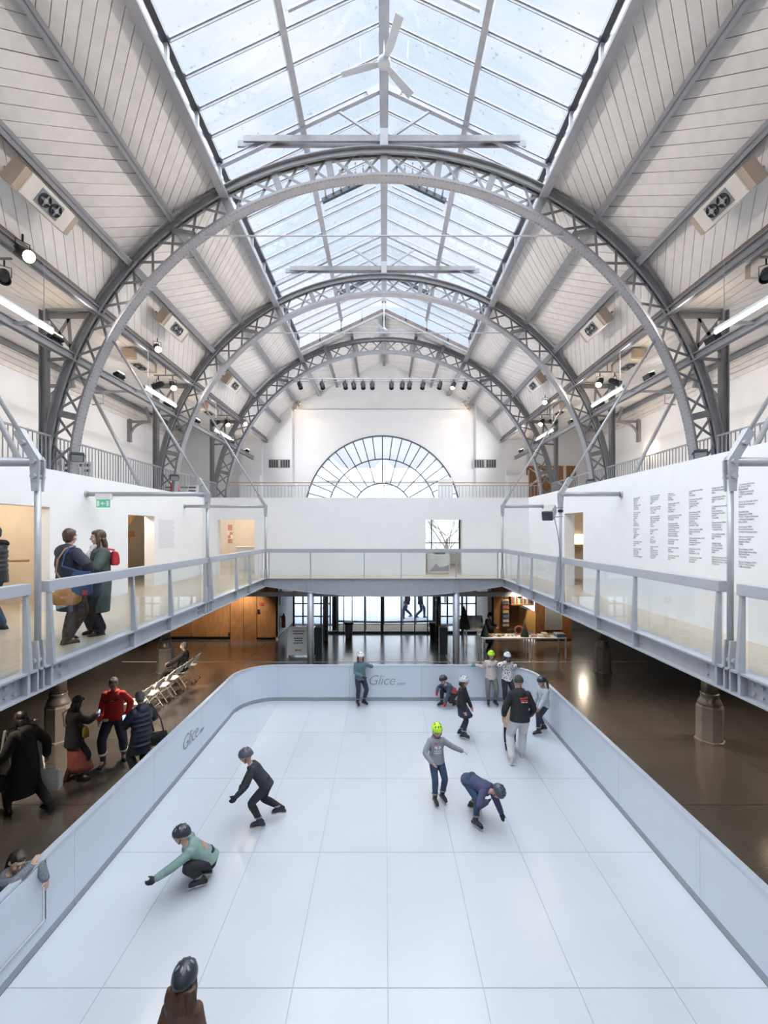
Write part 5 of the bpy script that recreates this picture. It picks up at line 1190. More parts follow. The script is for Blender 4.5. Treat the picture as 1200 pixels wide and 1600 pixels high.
pt = bpy.data.materials.new('pattern'); pt.use_nodes = True; nn, ll = pt.node_tree.nodes, pt.node_tree.links
vo = nn.new('ShaderNodeTexVoronoi'); vo.inputs['Scale'].default_value = 9; tc_ = nn.new('ShaderNodeTexCoord'); ll.new(tc_.outputs['Object'], vo.inputs['Vector'])
hs_ = nn.new('ShaderNodeHueSaturation'); hs_.inputs['Saturation'].default_value = .45; hs_.inputs['Value'].default_value = .6; ll.new(vo.outputs['Color'], hs_.inputs['Color']); ll.new(hs_.outputs['Color'], nn['Principled BSDF'].inputs['Base Color'])
MB().prism([(3.32, 18.25, .845), (3.95, 18.25, .845), (3.95, 18.40, 1.32), (3.32, 18.40, 1.32)], (0, .02, 0)).build('sheet', pt, o); MB().bar((3.30, 18.26, .85), (3.97, 18.26, .85), .03, .02).build('frame_bar', M['paper'], o)
random.seed(9)
# glassware and bowls on the long table
gl = glass('ware_glass', (.9, .92, .93), 1)
for k, (x, lab) in enumerate(((4.05, 'small orange bowl'), (4.22, 'white round bowl'), (4.38, 'ochre flat bowl'), (4.52, 'brown woven bowl'))):
    y = 17.35 + .1 * (k % 2); o = thing('bowl', lab + ' among the objects on the long shop table', 'bowl', (x, y, .72), group='bowls on the long table')
    m_ = [bkc[4], M['paper'], bkc[4], M['tan']][k]
    MB().lathe([(.04, .72), (.085, .77), (.09, .80), (.08, .80), (.04, .735)], 14, (x, y, 0)).build('shell', m_, o, True); MB().ell((x, y, .79), .06, .06, .035, nu=10, nv=6).build('content', bkc[k % 7], o)
for k, x in enumerate((4.72, 4.86, 5.0)):
    y = 17.4; o = thing('glass_vase', ['clear', 'slender clear', 'wide clear'][k] + ' glass vase on the long shop table', 'vase', (x, y, .72), group='glass vases on the long table')
    MB().lathe([(.05, .72), (.07, .80), (.045, .92), (.055, .98 + .05 * k)], 14, (x, y, 0)).build('body', gl, o, True); MB().lathe([(.052, .72), (.052, .735)], 14, (x, y, 0)).build('foot', M['chrome'], o)
o = thing('wreath', 'round brown wreath standing on the long shop table', 'wreath', (5.15, 17.6, .72)); MB().path([(5.17 + .15 * math.cos(a), 17.6, .90 + .15 * math.sin(a)) for a in [2 * PI * k / 16 for k in range(17)]], .03, 8).build('ring', bkc[0], o); MB().box(5.1, 5.24, 17.56, 17.66, .72, .75).build('stand', M['oak'], o)
pos = [(5.66, 17.3), (5.66, 17.6), (5.90, 17.32), (5.92, 17.62), (6.14, 17.3), (6.16, 17.62), (6.4, 17.6)]
for k, (x, y) in enumerate(pos):
    t = .04 + .02 * (k % 3); o = thing('book', bn[k % 7] + ' book lying on the shop table with the blue box', 'book', (x, y, .72), group='books lying on the shop table')
    MB().box(x - .09, x + .09, y - .12, y + .12, .72, .72 + t).build('cover', bkc[k % 7], o); MB().box(x - .085, x + .093, y - .125, y + .115, .726, .714 + t).build('pages', M['paper'], o)
o = thing('box', 'blue box at the end of the shop table', 'box', (6.6, 17.3, .72)); MB().box(6.46, 6.78, 17.15, 17.5, .72, .83).build('carton', pm('box_blue', (.12, .24, .38), .08, 4, .6), o); MB().box(6.455, 6.785, 17.145, 17.505, .83, .86).build('lid', pm('box_lid', (.5, .55, .6), .05, 4, .6), o)

# folding chairs in a row
def folding_chair():
    o = thing('folding_chair', 'white folding chair', 'chair', (0, 0, 0), group='white folding chairs in a row')
    def part(mb, nm, m='white', bv=0):
        q = mb.build(nm, M[m], bevel=bv); q.parent = o; return q
    part(MB().prism([(-.20, -.20, .43), (.20, -.20, .43), (.19, .20, .43), (-.19, .20, .43)], (0, 0, .03)), 'seat', bv=.008)
    n = 8; part(MB().loft([[(-.20 + .40 * k / n, .245 + .03 * abs(k - 4) / 4 * -1 + dy + dz * .10, (.60 + dz * .20 + (.02 if dz and 1 < k < 7 else 0))) for dz, dy in ((0, 0), (0, .02), (1, .02), (1, 0))] for k in range(n + 1)]), 'backrest')
    for e in (-1, 1):
        part(MB().path([(e * .215, -.24, 0), (e * .215, .02, .45), (e * .205, .30, .80)], .012, 6), 'leg')
        part(MB().path([(e * .195, .28, 0), (e * .195, -.02, .44)], .012, 6), 'leg')
        for y in (-.24, .28): part(MB().tube((e * (.215 if y < 0 else .195), y, 0), (e * (.215 if y < 0 else .195), y * .98, .03), .017, n=6), 'rubber_foot', 'black')
    part(MB().tube((-.195, .20, .12), (.195, .20, .12), .009, n=6), 'stretcher'); part(MB().tube((-.215, -.18, .10), (.215, -.18, .10), .009, n=6), 'stretcher')
    return o
fch = folding_chair(); spots = [11.55, 12.2, 12.82, 13.44, 14.06, 14.68]
lab = ['nearest the rink, half behind the puffer jacket man', 'second from the puffer jacket man', 'third in the row, empty seat', 'fourth in the row, before the seated man', 'carrying the seated man in black', 'farthest in the row beyond the seated man']
for k, y in enumerate(spots):
    c = fch if k == 0 else copy_tree(fch); c.location = (-6.24, y, ZF); c.rotation_euler = (0, 0, -PI / 2 + .06 * ((k * 7) % 3 - 1)); c['label'] = 'white folding chair ' + lab[k]

# downlights below the walkway
def downlight(x, y, e, label, ang=115, aim=None):
    z = ZC
    o = thing('downlight', label, 'lamp', (x, y, z), group='downlights below the walkway')
    MB().lathe([(.07, z - .10), (.075, z - .09), (.075, z)], 12, (x, y, 0)).build('can', M['dark'], o); MB().lathe([(.06, z - .106), (.06, z - .10)], 12, (x, y, 0)).build('lens', M['bulb_soft'], o)
    spot('downlight_lamp', (x, y, z - .13), aim or (x, y, 0), e, ang, (1, .84, .64), .7, .16, o)
DL = 150
downlight(5.6, 11.6, DL, 'recessed warm downlight over the bare floor beyond the rink corner')
downlight(6.0, 8.2, DL * .7, 'recessed warm downlight over the bare floor nearest the viewer')
downlight(8.8, 10.5, DL * .6, 'recessed warm downlight beyond the nearer column')
downlight(-5.5, 10.4, DL * 1.5, 'recessed warm downlight over the group with the red jacket')
downlight(-7.0, 13.0, DL * 1.6, 'recessed warm downlight over the folding chairs')
downlight(-6.6, 7.4, DL * .5, 'recessed warm downlight over the figures in black')
downlight(-8.4, 16.8, DL * .6, 'recessed warm downlight over the plywood wall corner')
downlight(-6.1, 19.2, DL * .8, 'recessed warm downlight washing the plywood door', 90, (-6.1, 20.1, 1.0))
downlight(-8.2, 19.0, DL * .5, 'recessed warm downlight washing the long plywood panel', 90, (-8.2, 20.1, 1.0))
downlight(5.9, 20.0, DL * .8, 'recessed warm downlight over the shop counter', 90)
downlight(7.4, 19.0, DL * .5, 'recessed warm downlight over the mesh board', 80, (7.4, 19.9, 1.0))
downlight(5.0, 17.0, DL * .6, 'recessed warm downlight over the shop tables')
# ================================================================== PEOPLE
TMP = bpy.data.scenes.new('tmp')
def solid(mb, name, mat, parent, vox=.012, smooth=4):
    """fuses overlapping closed shapes into one continuous surface"""
    me = bpy.data.meshes.new('tmp'); me.from_pydata(mb.v, [], mb.f); me.update()
    bm = bmesh.new(); bm.from_mesh(me); bmesh.ops.recalc_face_normals(bm, faces=bm.faces); bm.to_mesh(me); bm.free()
    t = bpy.data.objects.new('tmp', me); TMP.collection.objects.link(t)
    r = t.modifiers.new('r', 'REMESH'); r.mode = 'VOXEL'; r.voxel_size = vox; r.adaptivity = 0
    if smooth:
        s = t.modifiers.new('s', 'SMOOTH'); s.factor = .5; s.iterations = smooth
    vl = TMP.view_layers[0]; vl.update()
    out = bpy.data.meshes.new_from_object(t.evaluated_get(vl.depsgraph))
    bpy.data.objects.remove(t); bpy.data.meshes.remove(me)
    out.name = name; out.materials.clear(); out.polygons.foreach_set('use_smooth', [True] * len(out.polygons))
    o = bpy.data.objects.new(name, out); out.materials.append(mat); COL.objects.link(o)
    if parent is not None: o.parent = parent
    return o
def plain(mb, name, mat, parent, smooth=False, bevel=0):
    o = mb.build(name, mat, None, smooth, bevel); o.parent = parent; return o

def Rz(a): return Matrix.Rotation(a, 3, 'Z')
def Rx(a): return Matrix.Rotation(a, 3, 'X')
def Ry(a): return Matrix.Rotation(a, 3, 'Y')
V = Vector
def ik(a, t, l1, l2, hint):
    d = t - a; L = max(min(d.length, (l1 + l2) * .998), abs(l1 - l2) + .01); u = d.normalized()
    x = (l1 * l1 - l2 * l2 + L * L) / (2 * L); y = math.sqrt(max(0, l1 * l1 - x * x))
    h = V(hint); h = h - u * h.dot(u); h = h.normalized() if h.length > 1e-4 else u.orthogonal().normalized()
    return a + u * x + h * y, a + u * L
def curve(pts, radii, mb, n=12, sub=4):
    """smooth tapering limb with rounded ends"""
    P_ = []; R_ = []
    m = len(pts)
    for i in range(m - 1):
        p0, p1, p2, p3 = pts[max(i - 1, 0)], pts[i], pts[i + 1], pts[min(i + 2, m - 1)]
        for k in range(sub):
            t = k / sub
            q = .5 * ((2 * p1) + (p2 - p0) * t + (2 * p0 - 5 * p1 + 4 * p2 - p3) * t * t + (3 * p1 - p0 - 3 * p2 + p3) * t ** 3)
            P_.append(p1.lerp(p2, t) * .45 + q * .55); R_.append(radii[i] + (radii[i + 1] - radii[i]) * t)
    P_.append(pts[-1]); R_.append(radii[-1])
    mb.path(P_, R_, n)
    mb.ell(pts[0], radii[0], radii[0], radii[0], nu=n, nv=7); mb.ell(pts[-1], radii[-1], radii[-1], radii[-1], nu=n, nv=7)
def ering(c, R, w, d, n=20): return [c + R @ V((w * math.cos(a), d * math.sin(a), 0)) for a in [2 * PI * k / n for k in range(n)]]
def hand_shapes(mb, w, d, nrm, sc, grow=1.0, curl=.5):
    """palm, four fingers of unequal length and a thumb from the side of the palm"""
    d = d.normalized(); nrm = (nrm - d * nrm.dot(d)); nrm = nrm.normalized() if nrm.length > 1e-4 else d.orthogonal().normalized(); sd = d.cross(nrm)
    g = grow; L = .085 * sc
    mb.loft([[w + d * t + sd * (a * wd * g) + nrm * (b * th * g) for a, b in ((-1, -.6), (-.6, -1), (.6, -1), (1, -.6), (1, .6), (.6, 1), (-.6, 1), (-1, .6))] for t, wd, th in ((-.01, .026 * sc, .018 * sc), (.03 * sc, .036 * sc, .017 * sc), (.07 * sc, .041 * sc, .014 * sc), (L, .038 * sc, .011 * sc))])
    for k, (off, ln) in enumerate(((-.030, .068), (-.010, .078), (.010, .073), (.029, .056))):
        p = w + d * (L - .006) + sd * off * sc; pts = [p]; a = 0
        for j in range(3):
            a += curl * (.5 + .25 * j); pts.append(pts[-1] + (d * math.cos(a) + nrm * math.sin(a) + sd * off * 1.6) .normalized() * ln * sc / 3)
        curve(pts, [.0098 * sc * g, .0095 * sc * g, .0088 * sc * g, .0075 * sc * g], mb, 8, 2)
    p = w + d * .022 * sc - sd * .030 * sc
    curve([p, p + (d * .6 - sd * .8 + nrm * .25) * .032 * sc, p + (d * 1.1 - sd * .95 + nrm * .5) * .05 * sc], [.012 * sc * g, .0105 * sc * g, .0085 * sc * g], mb, 8, 2)

def fab(name, c, var=.12, scale=18, rough=.85, bump=.25): return pm(name, c, var, scale, rough, bump=bump)
SK = pm('skin', (.56, .36, .28), .05, 12, .5); SKD = pm('skin_tan', (.42, .26, .19), .05, 12, .5)
HAIR = {'black': pm('hair_black', (.018, .015, .014), .3, 30, .45, stretch=(1, 1, .2), bump=.8), 'brown': pm('hair_brown', (.085, .045, .028), .35, 30, .45, stretch=(1, 1, .2), bump=.8), 'dark': pm('hair_dark', (.04, .026, .02), .3, 30, .45, stretch=(1, 1, .2), bump=.8), 'grey': pm('hair_grey', (.16, .15, .15), .4, 40, .7, bump=1.0)}
LIP = pm('lip', (.40, .16, .15), .05, 10, .5); EYE = pm('eye', (.03, .022, .02), .1, 10, .2); EYEW = pm('eye_white', (.75, .73, .72), .02, 10, .3)
SKATE_B = pm('skate_black', (.022, .022, .025), .2, 10, .4); SKATE_G = pm('skate_grey', (.22, .23, .25), .1, 10, .4)

class Rig: pass
def person(label, loc, h, rz, pose=None, wear=None, hs=None, vox=.011, skin=None, group=None, face=True):
    po = pose or {}; we = wear or {}; skin = skin or SK
    o = thing('person', label, 'person', loc, rz, group)
    hs = hs or (.236 if h > 1.55 else .215); k = hs / .225
    sk = we.get('skates'); fz = .045 * h + (.065 if sk else .02)
    g = Rig(); g.h, g.o, g.k = h, o, k
    lean, side, tw = (math.radians(x) for x in po.get('lean', (0, 0, 0)))
    L1, L2 = .245 * h, .245 * h
    pel = V(po.get('pel', (0, 0, .515))) * h + V((0, 0, .06 if sk and 'pel' not in po else 0))
    Rt = Rz(tw) @ Rx(lean) @ Ry(side); Rp = Rz(tw * .4) @ Rx(lean * .45) @ Ry(side * .5)
    chest = pel + Rt @ V((0, 0, .285 * h)); g.pel, g.chest, g.Rt, g.Rp = pel, chest, Rt, Rp
    up = Rt @ V((0, 0, 1))
    sh = {s: chest + Rt @ V((s * .089 * h, 0, -.028 * h)) for s in (1, -1)}
    hip = {s: pel + Rp @ V((s * .05 * h, 0, -.01 * h)) for s in (1, -1)}
    hy, hp, hr = (math.radians(x) for x in po.get('head', (0, 8, 0)))
    Rh = Rz(hy) @ Rx(hp) @ Ry(hr)
    neck = chest + up * .01 * h; mid = (up * .55 + Rh @ V((0, 0, 1)) * .45).normalized()
    hc = neck + mid * .04 * h + Rh @ V((0, -.012 * k, .105 * k)); g.hc, g.Rh = hc, Rh
    A1, A2 = .168 * h, .15 * h
    el, wr, kn, an, fyaw = {}, {}, {}, {}, {}
    for s, nm in ((1, 'L'), (-1, 'R')):
        t = po.get('hand' + nm)
        t = V(t) * h if t is not None else sh[s] + V((s * .045 * h, -.03 * h, -.30 * h))
        el[s], wr[s] = ik(sh[s], t, A1, A2, po.get('elbow' + nm, (s * .5, .8, -.2)))
        f = po.get('foot' + nm, (s * .06, 0, 0, 0)); f = tuple(f) + (0,) * (4 - len(f))
        t = V((f[0] * h, f[1] * h, f[2] * h + fz)); fyaw[s] = math.radians(f[3])
        kn[s], an[s] = ik(hip[s], t, L1, L2, po.get('knee' + nm, tuple(Rz(fyaw[s]) @ V((s * .1, -1, 0)))))
    g.sh, g.el, g.wr, g.kn, g.an = sh, el, wr, kn, an
    # ---- body: one continuous surface
    mb = MB()
    mb.loft([ering(pel + Rp @ V((0, 0, -.05 * h)), Rp, .05 * h, .045 * h), ering(pel, Rp, .078 * h, .055 * h), ering(pel.lerp(chest, .4), Rt, .066 * h, .046 * h), ering(pel.lerp(chest, .75), Rt, .082 * h, .056 * h), ering(chest, Rt, .082 * h, .042 * h), ering(chest + up * .02 * h, Rt, .032 * h, .032 * h)])
    curve([chest - up * .01 * h, neck + mid * .03 * h, hc - Rh @ V((0, -.01, .05)) * k], [.034 * h, .03 * h, .031 * h], mb)
    H_ = lambda x, y, z: hc + Rh @ V((x, y, z)) * k
    mb.ell(H_(0, .006, .016), .070 * k, .090 * k, .093 * k, Rh, 18, 12); mb.ell(H_(0, -.026, -.045), .053 * k, .060 * k, .062 * k, Rh, 16, 10); mb.ell(H_(0, -.050, -.085), .026 * k, .026 * k, .022 * k, Rh)
    mb.ell(H_(0, -.094, -.012), .013 * k, .017 * k, .025 * k, Rh @ Rx(-.35), 10, 8); mb.ell(H_(0, -.078, .03), .045 * k, .014 * k, .014 * k, Rh)
    for s in (1, -1):
        mb.ell(H_(s * .072, .012, -.008), .010 * k, .020 * k, .032 * k, Rh, 10, 8); mb.ell(H_(s * .036, -.062, -.03), .022 * k, .02 * k, .02 * k, Rh, 10, 8)
        curve([sh[s], el[s], wr[s]], [.030 * h, .0235 * h, .0165 * h], mb)
        dr = (wr[s] - el[s]).normalized(); hd = po.get('hdir' + 'LR'[s < 0]); hd = V(hd).normalized() if hd else dr
        hn = V(po.get('hnrm' + 'LR'[s < 0], tuple(Rt @ V((-s, 0, 0)))))
        hand_shapes(mb, wr[s], hd, hn * 1.0, .95 * (h / 1.7) ** .7, 1.0, po.get('curl', .45))
        curve([hip[s], kn[s], an[s]], [.046 * h, .033 * h, .023 * h], mb); fd = Rz(fyaw[s]) @ V((0, -1, 0))
        curve([an[s], an[s] + fd * .055 * h - V((0, 0, .030 * h))], [.022 * h, .012 * h], mb)
    body = solid(mb, 'body', skin, o, min(vox, .0085), 2)
    if face:
        for s in (1, -1):
            plain(MB().ell(H_(s * .030, -.080, .002), .013 * k, .009 * k, .007 * k, Rh, 10, 6), 'eye', EYEW, o, True); plain(MB().ell(H_(s * .030, -.086, .002), .0062 * k, .005 * k, .0062 * k, Rh, 8, 6), 'iris', EYE, o, True)
            plain(MB().ell(H_(s * .031, -.087, .022), .018 * k, .006 * k, .004 * k, Rh, 8, 6), 'eyebrow', HAIR['dark'], o, True)
        plain(MB().ell(H_(0, -.087, -.053), .023 * k, .007 * k, .006 * k, Rh, 10, 6), 'mouth', LIP, o, True)
    # ---- trousers
    if 'legs' in we:
        m_, t = we['legs'][0], we['legs'][1] if len(we['legs']) > 1 else .012
        mb = MB(); mb.loft([ering(pel + Rp @ V((0, 0, -.055 * h)), Rp, .055 * h + t, .052 * h + t), ering(pel - Rp @ V((0, 0, .02 * h)), Rp, .082 * h + t, .062 * h + t), ering(pel + Rp @ V((0, 0, .03 * h)), Rp, .080 * h + t, .058 * h + t), ering(pel + Rp @ V((0, 0, .08 * h)), Rp, .072 * h + t, .052 * h + t)])
        for s in (1, -1):
            e = an[s] + (kn[s] - an[s]) * we.get('cuff', .26 if sk else .06)
            curve([hip[s] - V((0, 0, .01 * h)), hip[s].lerp(kn[s], .5), kn[s], kn[s].lerp(e, .45), e], [.052 * h + t, .047 * h + t, .037 * h + t, .036 * h + t, (.028 * h + t) * we.get('flare', 1)], mb)
        g.trousers = solid(mb, 'trousers', m_, o, vox)
    # ---- top
    if 'top' in we:
        T = we['top']; t = T.get('t', .018); hem = T.get('hem', .03); m_ = T['mat']; mb = MB(); fl = T.get('flare', 0)
        ks = [(-hem, .097, .073), (-.02, .096, .072), (.06, .087, .064), (.14, .080, .060), (.22, .092, .066), (.262, .092, .056), (.288, .055, .046), (.300 + T.get('collar', .0), .040, .040)]
        rings = []
        for s_, w, d in ks:
            if s_ < 0:
                f = (-s_) / max(hem, .02); R = Rp; c = pel + (Rp @ V((0, 0, s_ * h)) if hem < .12 else V((0, 0, s_ * h)) + (kn[1] + kn[-1] - hip[1] - hip[-1]) * .18 * f); ex = fl * f
            else:
                q = min(1, s_ / .12); R = Rp.lerp(Rt, q).to_3x3() if False else Rt; c = pel + Rt @ V((0, 0, s_ * h)); ex = 0
            rings.append(ering(c, R, w * h + t + ex, d * h + t + ex))
        mb.loft(rings)
        for s in (1, -1):
            mb.ell(sh[s], .032 * h + t * .7, .034 * h + t * .7, .034 * h + t * .7)
            curve([sh[s] - up * .005, el[s], wr[s].lerp(el[s], T.get('cuff', .06))], [.031 * h + t * .75, .026 * h + t * .8, .020 * h + t * .7], mb)
        if T.get('hood'):
            q_ = T['hood'] if T['hood'] is not True else 1.0; hb = chest + Rt @ V((0, .05 * h, -.01 * h * (q_ - 1) * 3)); mb.ell(hb, .068 * h * q_, .038 * h * q_, .05 * h * q_, Rt @ Rx(.5)); mb.ell(chest + Rt @ V((0, .02 * h, .03 * h)), .062 * h, .05 * h, .026 * h, Rt)
        if T.get('puff'):
            for q in range(7):
                s_ = -hem + (hem + .25) * (q + .5) / 7
                c = pel + (Rp if s_ < 0 else Rt) @ V((0, 0, s_ * h)); mb.ell(c, .090 * h + t + .010, .066 * h + t + .010, .026 * h, Rt, 20, 8)
            for s in (1, -1):
                for a, b_ in ((sh[s], el[s]), (el[s], wr[s])):
                    for q in range(4): c = a.lerp(b_, (q + .5) / 4.4); rr = .029 * h + t * .75 + .006; mb.ell(c, rr, rr, .03 * h, (b_ - a).to_track_quat('Z', 'Y').to_matrix(), 12, 7)
        g.top = solid(mb, T.get('name', 'jacket'), m_, o, vox, 3)
    if 'skirt' in we:
        m_, ln, fl = we['skirt'][:3]; mb = MB(); rings = []; n = 48
        kc = (kn[1] + kn[-1]) / 2 - pel
        for q in range(7):
            f = q / 6; c = pel + V((0, 0, .03 * h)) + V((kc.x * f * .8, kc.y * f * .8, -(ln + .03) * h * f)); w = .086 * h + .012 + fl * h * f; d = .064 * h + .012 + fl * h * f
            rings.append([c + Rp @ V(((w + .010 * f * math.cos(12 * a)) * math.cos(a), (d + .010 * f * math.cos(12 * a)) * math.sin(a), 0)) for a in [2 * PI * z / n for z in range(n)]])
        plain(MB().loft(rings), 'skirt', m_, o, True)
    # ---- feet
    for s in (1, -1):
        a = an[s]; fd = Rz(fyaw[s]) @ V((0, -1, 0)); sd = V((-fd.y, fd.x, 0)); pf = math.radians(po.get('pitch' + 'LR'[s < 0], 0))
        Rf = Rz(fyaw[s]) @ Rx(pf); X = lambda x, y, z: a + Rf @ V((x, y, z)); q = (h / 1.7) ** .6; legd = (kn[s] - a).normalized()
        mb = MB(); drop = fz - (.065 if sk else .0); tall = .19 if sk else we.get('boot', .05)
        if sk or 'shoes' in we:
            base = -(.045 * h + .02 - .004) if not sk else -.055 * q
            fl_ = .135 * q
            mb.loft([[X(w * math.cos(t_) * .042 * q, y + 0, 0) + Rf @ V((0, 0, base if math.sin(t_) < 0 else base + hh * math.sin(t_))) for t_ in [2 * PI * z / 14 for z in range(14)]] for y, w, hh in ((.075 * q, .62, .05), (.05 * q, .9, .085 * q), (-.02 * q, .9, .085 * q), (-.08 * q, 1.05, .06 * q), (-.13 * q, 1.0, .045 * q), (-.165 * q, .6, .03 * q))])
            curve([X(0, .02 * q, base + .04), a + legd * .02, a + legd * tall * q], [.044 * q, (.050 if sk else .042 if tall < .1 else .052) * q, (.056 if sk else .045 if tall < .1 else .064) * q], mb)
            bt = solid(mb, 'skate' if sk else 'shoe', we['shoes'] if 'shoes' in we else SKATE_B, o, .009, 2)
            if sk:
                plain(MB().obox(X(0, -.04 * q, base - .012), Rf @ V((.026 * q, 0, 0)), Rf @ V((0, .135 * q, 0)), Rf @ V((0, 0, .012))), 'sole_plate', SKATE_B, bt)
                plain(MB().obox(X(0, -.04 * q, base - .038), Rf @ V((.006, 0, 0)), Rf @ V((0, .145 * q, 0)), Rf @ V((0, 0, .018))), 'blade', M['chrome'], bt)
                for y in (.05, -.12): plain(MB().obox(X(0, y * q, base - .026), Rf @ V((.014, 0, 0)), Rf @ V((0, .03, 0)), Rf @ V((0, 0, .014))), 'blade_holder', SKATE_G, bt)
                plain(MB().path([a + legd * .09 * q + (sd * math.cos(t_) + fd * math.sin(t_)) * .062 * q for t_ in [2 * PI * z / 12 for z in range(13)]], .013 * q, 6), 'strap', SKATE_G, bt, True)
            else:
                plain(MB().obox(X(0, -.045 * q, base - .0), Rf @ V((.043 * q, 0, 0)), Rf @ V((0, .12 * q, 0)), Rf @ V((0, 0, .011))), 'sole', we.get('sole', M['black']), bt, bevel=.006)
    # ---- gloves
    if 'gloves' in we:
        for s in (1, -1):
            mb = MB(); dr = (wr[s] - el[s]).normalized(); hd = po.get('hdir' + 'LR'[s < 0]); hd = V(hd).normalized() if hd else dr
            hand_shapes(mb, wr[s], hd, V(po.get('hnrm' + 'LR'[s < 0], tuple(Rt @ V((-s, 0, 0))))), 1.0 * (h / 1.7) ** .7, 1.35, po.get('curl', .45)); curve([wr[s] - dr * .03, wr[s] + dr * .01], [.026 * h, .021 * h], mb)
            solid(mb, 'glove', we['gloves'], o, .008, 1)
    # ---- hair, hats, helmets
    if 'hair' in we:
        kind, m_ = we['hair']; m_ = HAIR[m_]; mb = MB()
        mb.ell(H_(0, .020, .030), .079 * k, .092 * k, .094 * k, Rh, 18, 12); mb.ell(H_(0, -.030, .072), .062 * k, .055 * k, .038 * k, Rh)
        if kind == 'short': mb.ell(H_(0, .045, -.02), .066 * k, .058 * k, .065 * k, Rh)
        if kind in ('long', 'longfront'):
            b0 = H_(0, .055, -.02); dn = V((0, 0, -1)); ln = we.get('hairlen', .30); wd_ = we.get('hairwide', 1.0)
            mb.loft([ering(b0 + dn * (ln * q / 6) + Rt @ V((0, .03 * math.sin(q * .6), 0)), Rt, (.078 + .012 * math.sin(q)) * wd_ * k * (1 - .06 * q * (q > 4)), .048 * k * (1 - .08 * q)) for q in range(7)])
            for s in (1, -1): curve([H_(s * .066, -.01, .04), H_(s * .078, -.005, -.05), H_(s * .075, -.01, -.12) + dn * ln * .3], [.026 * k, .03 * k, .022 * k], mb)
        if kind == 'pony': curve([H_(0, .095, .0), H_(0, .135, -.04), H_(0, .13, -.16), H_(0, .11, -.27)], [.028 * k, .034 * k, .03 * k, .012 * k], mb)
        if kind == 'bob':
            mb.ell(H_(0, .03, -.03), .084 * k, .080 * k, .085 * k, Rh)
        solid(mb, 'hair', m_, o, .009, 2)
    if 'helmet' in we:
        m_ = we['helmet']; rings = []
        for q in range(11):
            th = .02 + 1.70 * q / 10; r = math.sin(th); z = math.cos(th)
            rings.append([H_(.100 * r * math.cos(a), .006 + .122 * r * math.sin(a), .034 + .108 * z + (-.030 * max(0, math.sin(a)) * (q / 10) ** 3 + .012 * max(0, -math.sin(a)) * (q / 10) ** 3)) for a in [2 * PI * z_ / 24 for z_ in range(24)]])
        hm = plain(MB().loft(rings), 'helmet', m_, o, True)
        for x, y in ((-.045, -.06), (.045, -.06), (-.05, .0), (.05, .0), (-.045, .06), (.045, .06), (0, -.075), (0, .08)):
            r2 = (x / .100) ** 2 + (y / .122) ** 2; z = .034 + .108 * math.sqrt(max(0, 1 - r2)); nn_ = V((x / .01, y / .0149, (z - .034) / .01166)).normalized()
            plain(MB().ell(H_(x, y + .006, z), .011 * k, .024 * k, .006 * k, Rh @ nn_.to_track_quat('Z', 'Y').to_matrix(), 8, 6), 'vent', M['black'] if m_ is not HELM_K else SKATE_G, hm, True)
        plain(MB().path([H_(-.085, -.01, -.01), H_(-.075, -.03, -.07), H_(0, -.055, -.112), H_(.075, -.03, -.07), H_(.085, -.01, -.01)], .007 * k, 6), 'chin_strap', M['black'], hm, True)
    if 'beanie' in we:
        mb = MB(); mb.ell(H_(0, .012, .045), .084 * k, .100 * k, .092 * k, Rh, 20, 12); mb.loft([ering(H_(0, .012, z), Rh, .088 * k, .103 * k) for z in (.0, .03, .05)]); solid(mb, 'beanie', we['beanie'], o, .009, 2)
    return g
HELM_K = pm('helmet_black', (.032, .036, .045), .12, 8, .32); HELM_W = pm('helmet_white', (.74, .76, .79), .02, 6, .3); HELM_S = pm('helmet_silver', (.52, .54, .58), .04, 6, .3); HELM_L = pm('helmet_lime', (.52, .86, .03), .04, 6, .35); HELM_B = pm('helmet_blue', (.06, .072, .10), .1, 6, .3)
BLK = fab('cloth_black', (.020, .020, .024)); NAVY = fab('cloth_navy', (.028, .033, .058)); DENIM = fab('denim', (.035, .065, .12), .25, 30); JEANBLK = fab('cloth_charcoal', (.030, .032, .038)); GREY = fab('cloth_grey', (.24, .25, .27)); LGREY = fab('cloth_light_grey', (.46, .50, .54))
GROUND = lambda px, py, z=0.0: V(((px - CX) * ((H - z) * F / (py - CY)) / F, (H - z) * F / (py - CY), z))
def bag(name, label, cat, c, sz, mat, strap=None, rz=0, strap_mat=None, group=None, soft=False):
    o = thing(name, label, cat, c, rz, group); w, d, hh = sz
    if soft:
        mb = MB(); mb.ell((0, 0, hh * .45), w / 2, d / 2, hh * .46); mb.ell((-w * .2, 0, hh * .4), w * .3, d * .5, hh * .42); mb.ell((w * .2, 0, hh * .38), w * .3, d * .48, hh * .38); mb.ell((0, 0, hh * .75), w * .34, d * .4, hh * .25); solid(mb, 'pouch', mat, o, .009, 2)
    else: plain(MB().loft([[V((x * f, y * f2, z)) for x, y in ((-w / 2, -d / 2), (w / 2, -d / 2), (w / 2, d / 2), (-w / 2, d / 2))] for z, f, f2 in ((0, .94, .9), (.03, 1, 1), (hh * .6, 1, .95), (hh, .9, .5))]), 'pouch', mat, o, bevel=min(.02, d * .2))
    if strap:
        R = Matrix.Rotation(-rz, 3, 'Z'); plain(MB().path([R @ (V(p) - V(c)) for p in strap], .014, 6), 'strap', strap_mat or mat, o, True)
    else: plain(MB().path([(-w * .25, 0, hh), (-w * .2, 0, hh + .10), (w * .2, 0, hh + .10), (w * .25, 0, hh)], .008, 6), 'handle', strap_mat or mat, o, True)
    return o
def local(g, v): return Matrix.LocRotScale(g.o.location, g.o.rotation_euler, None) @ V(v)
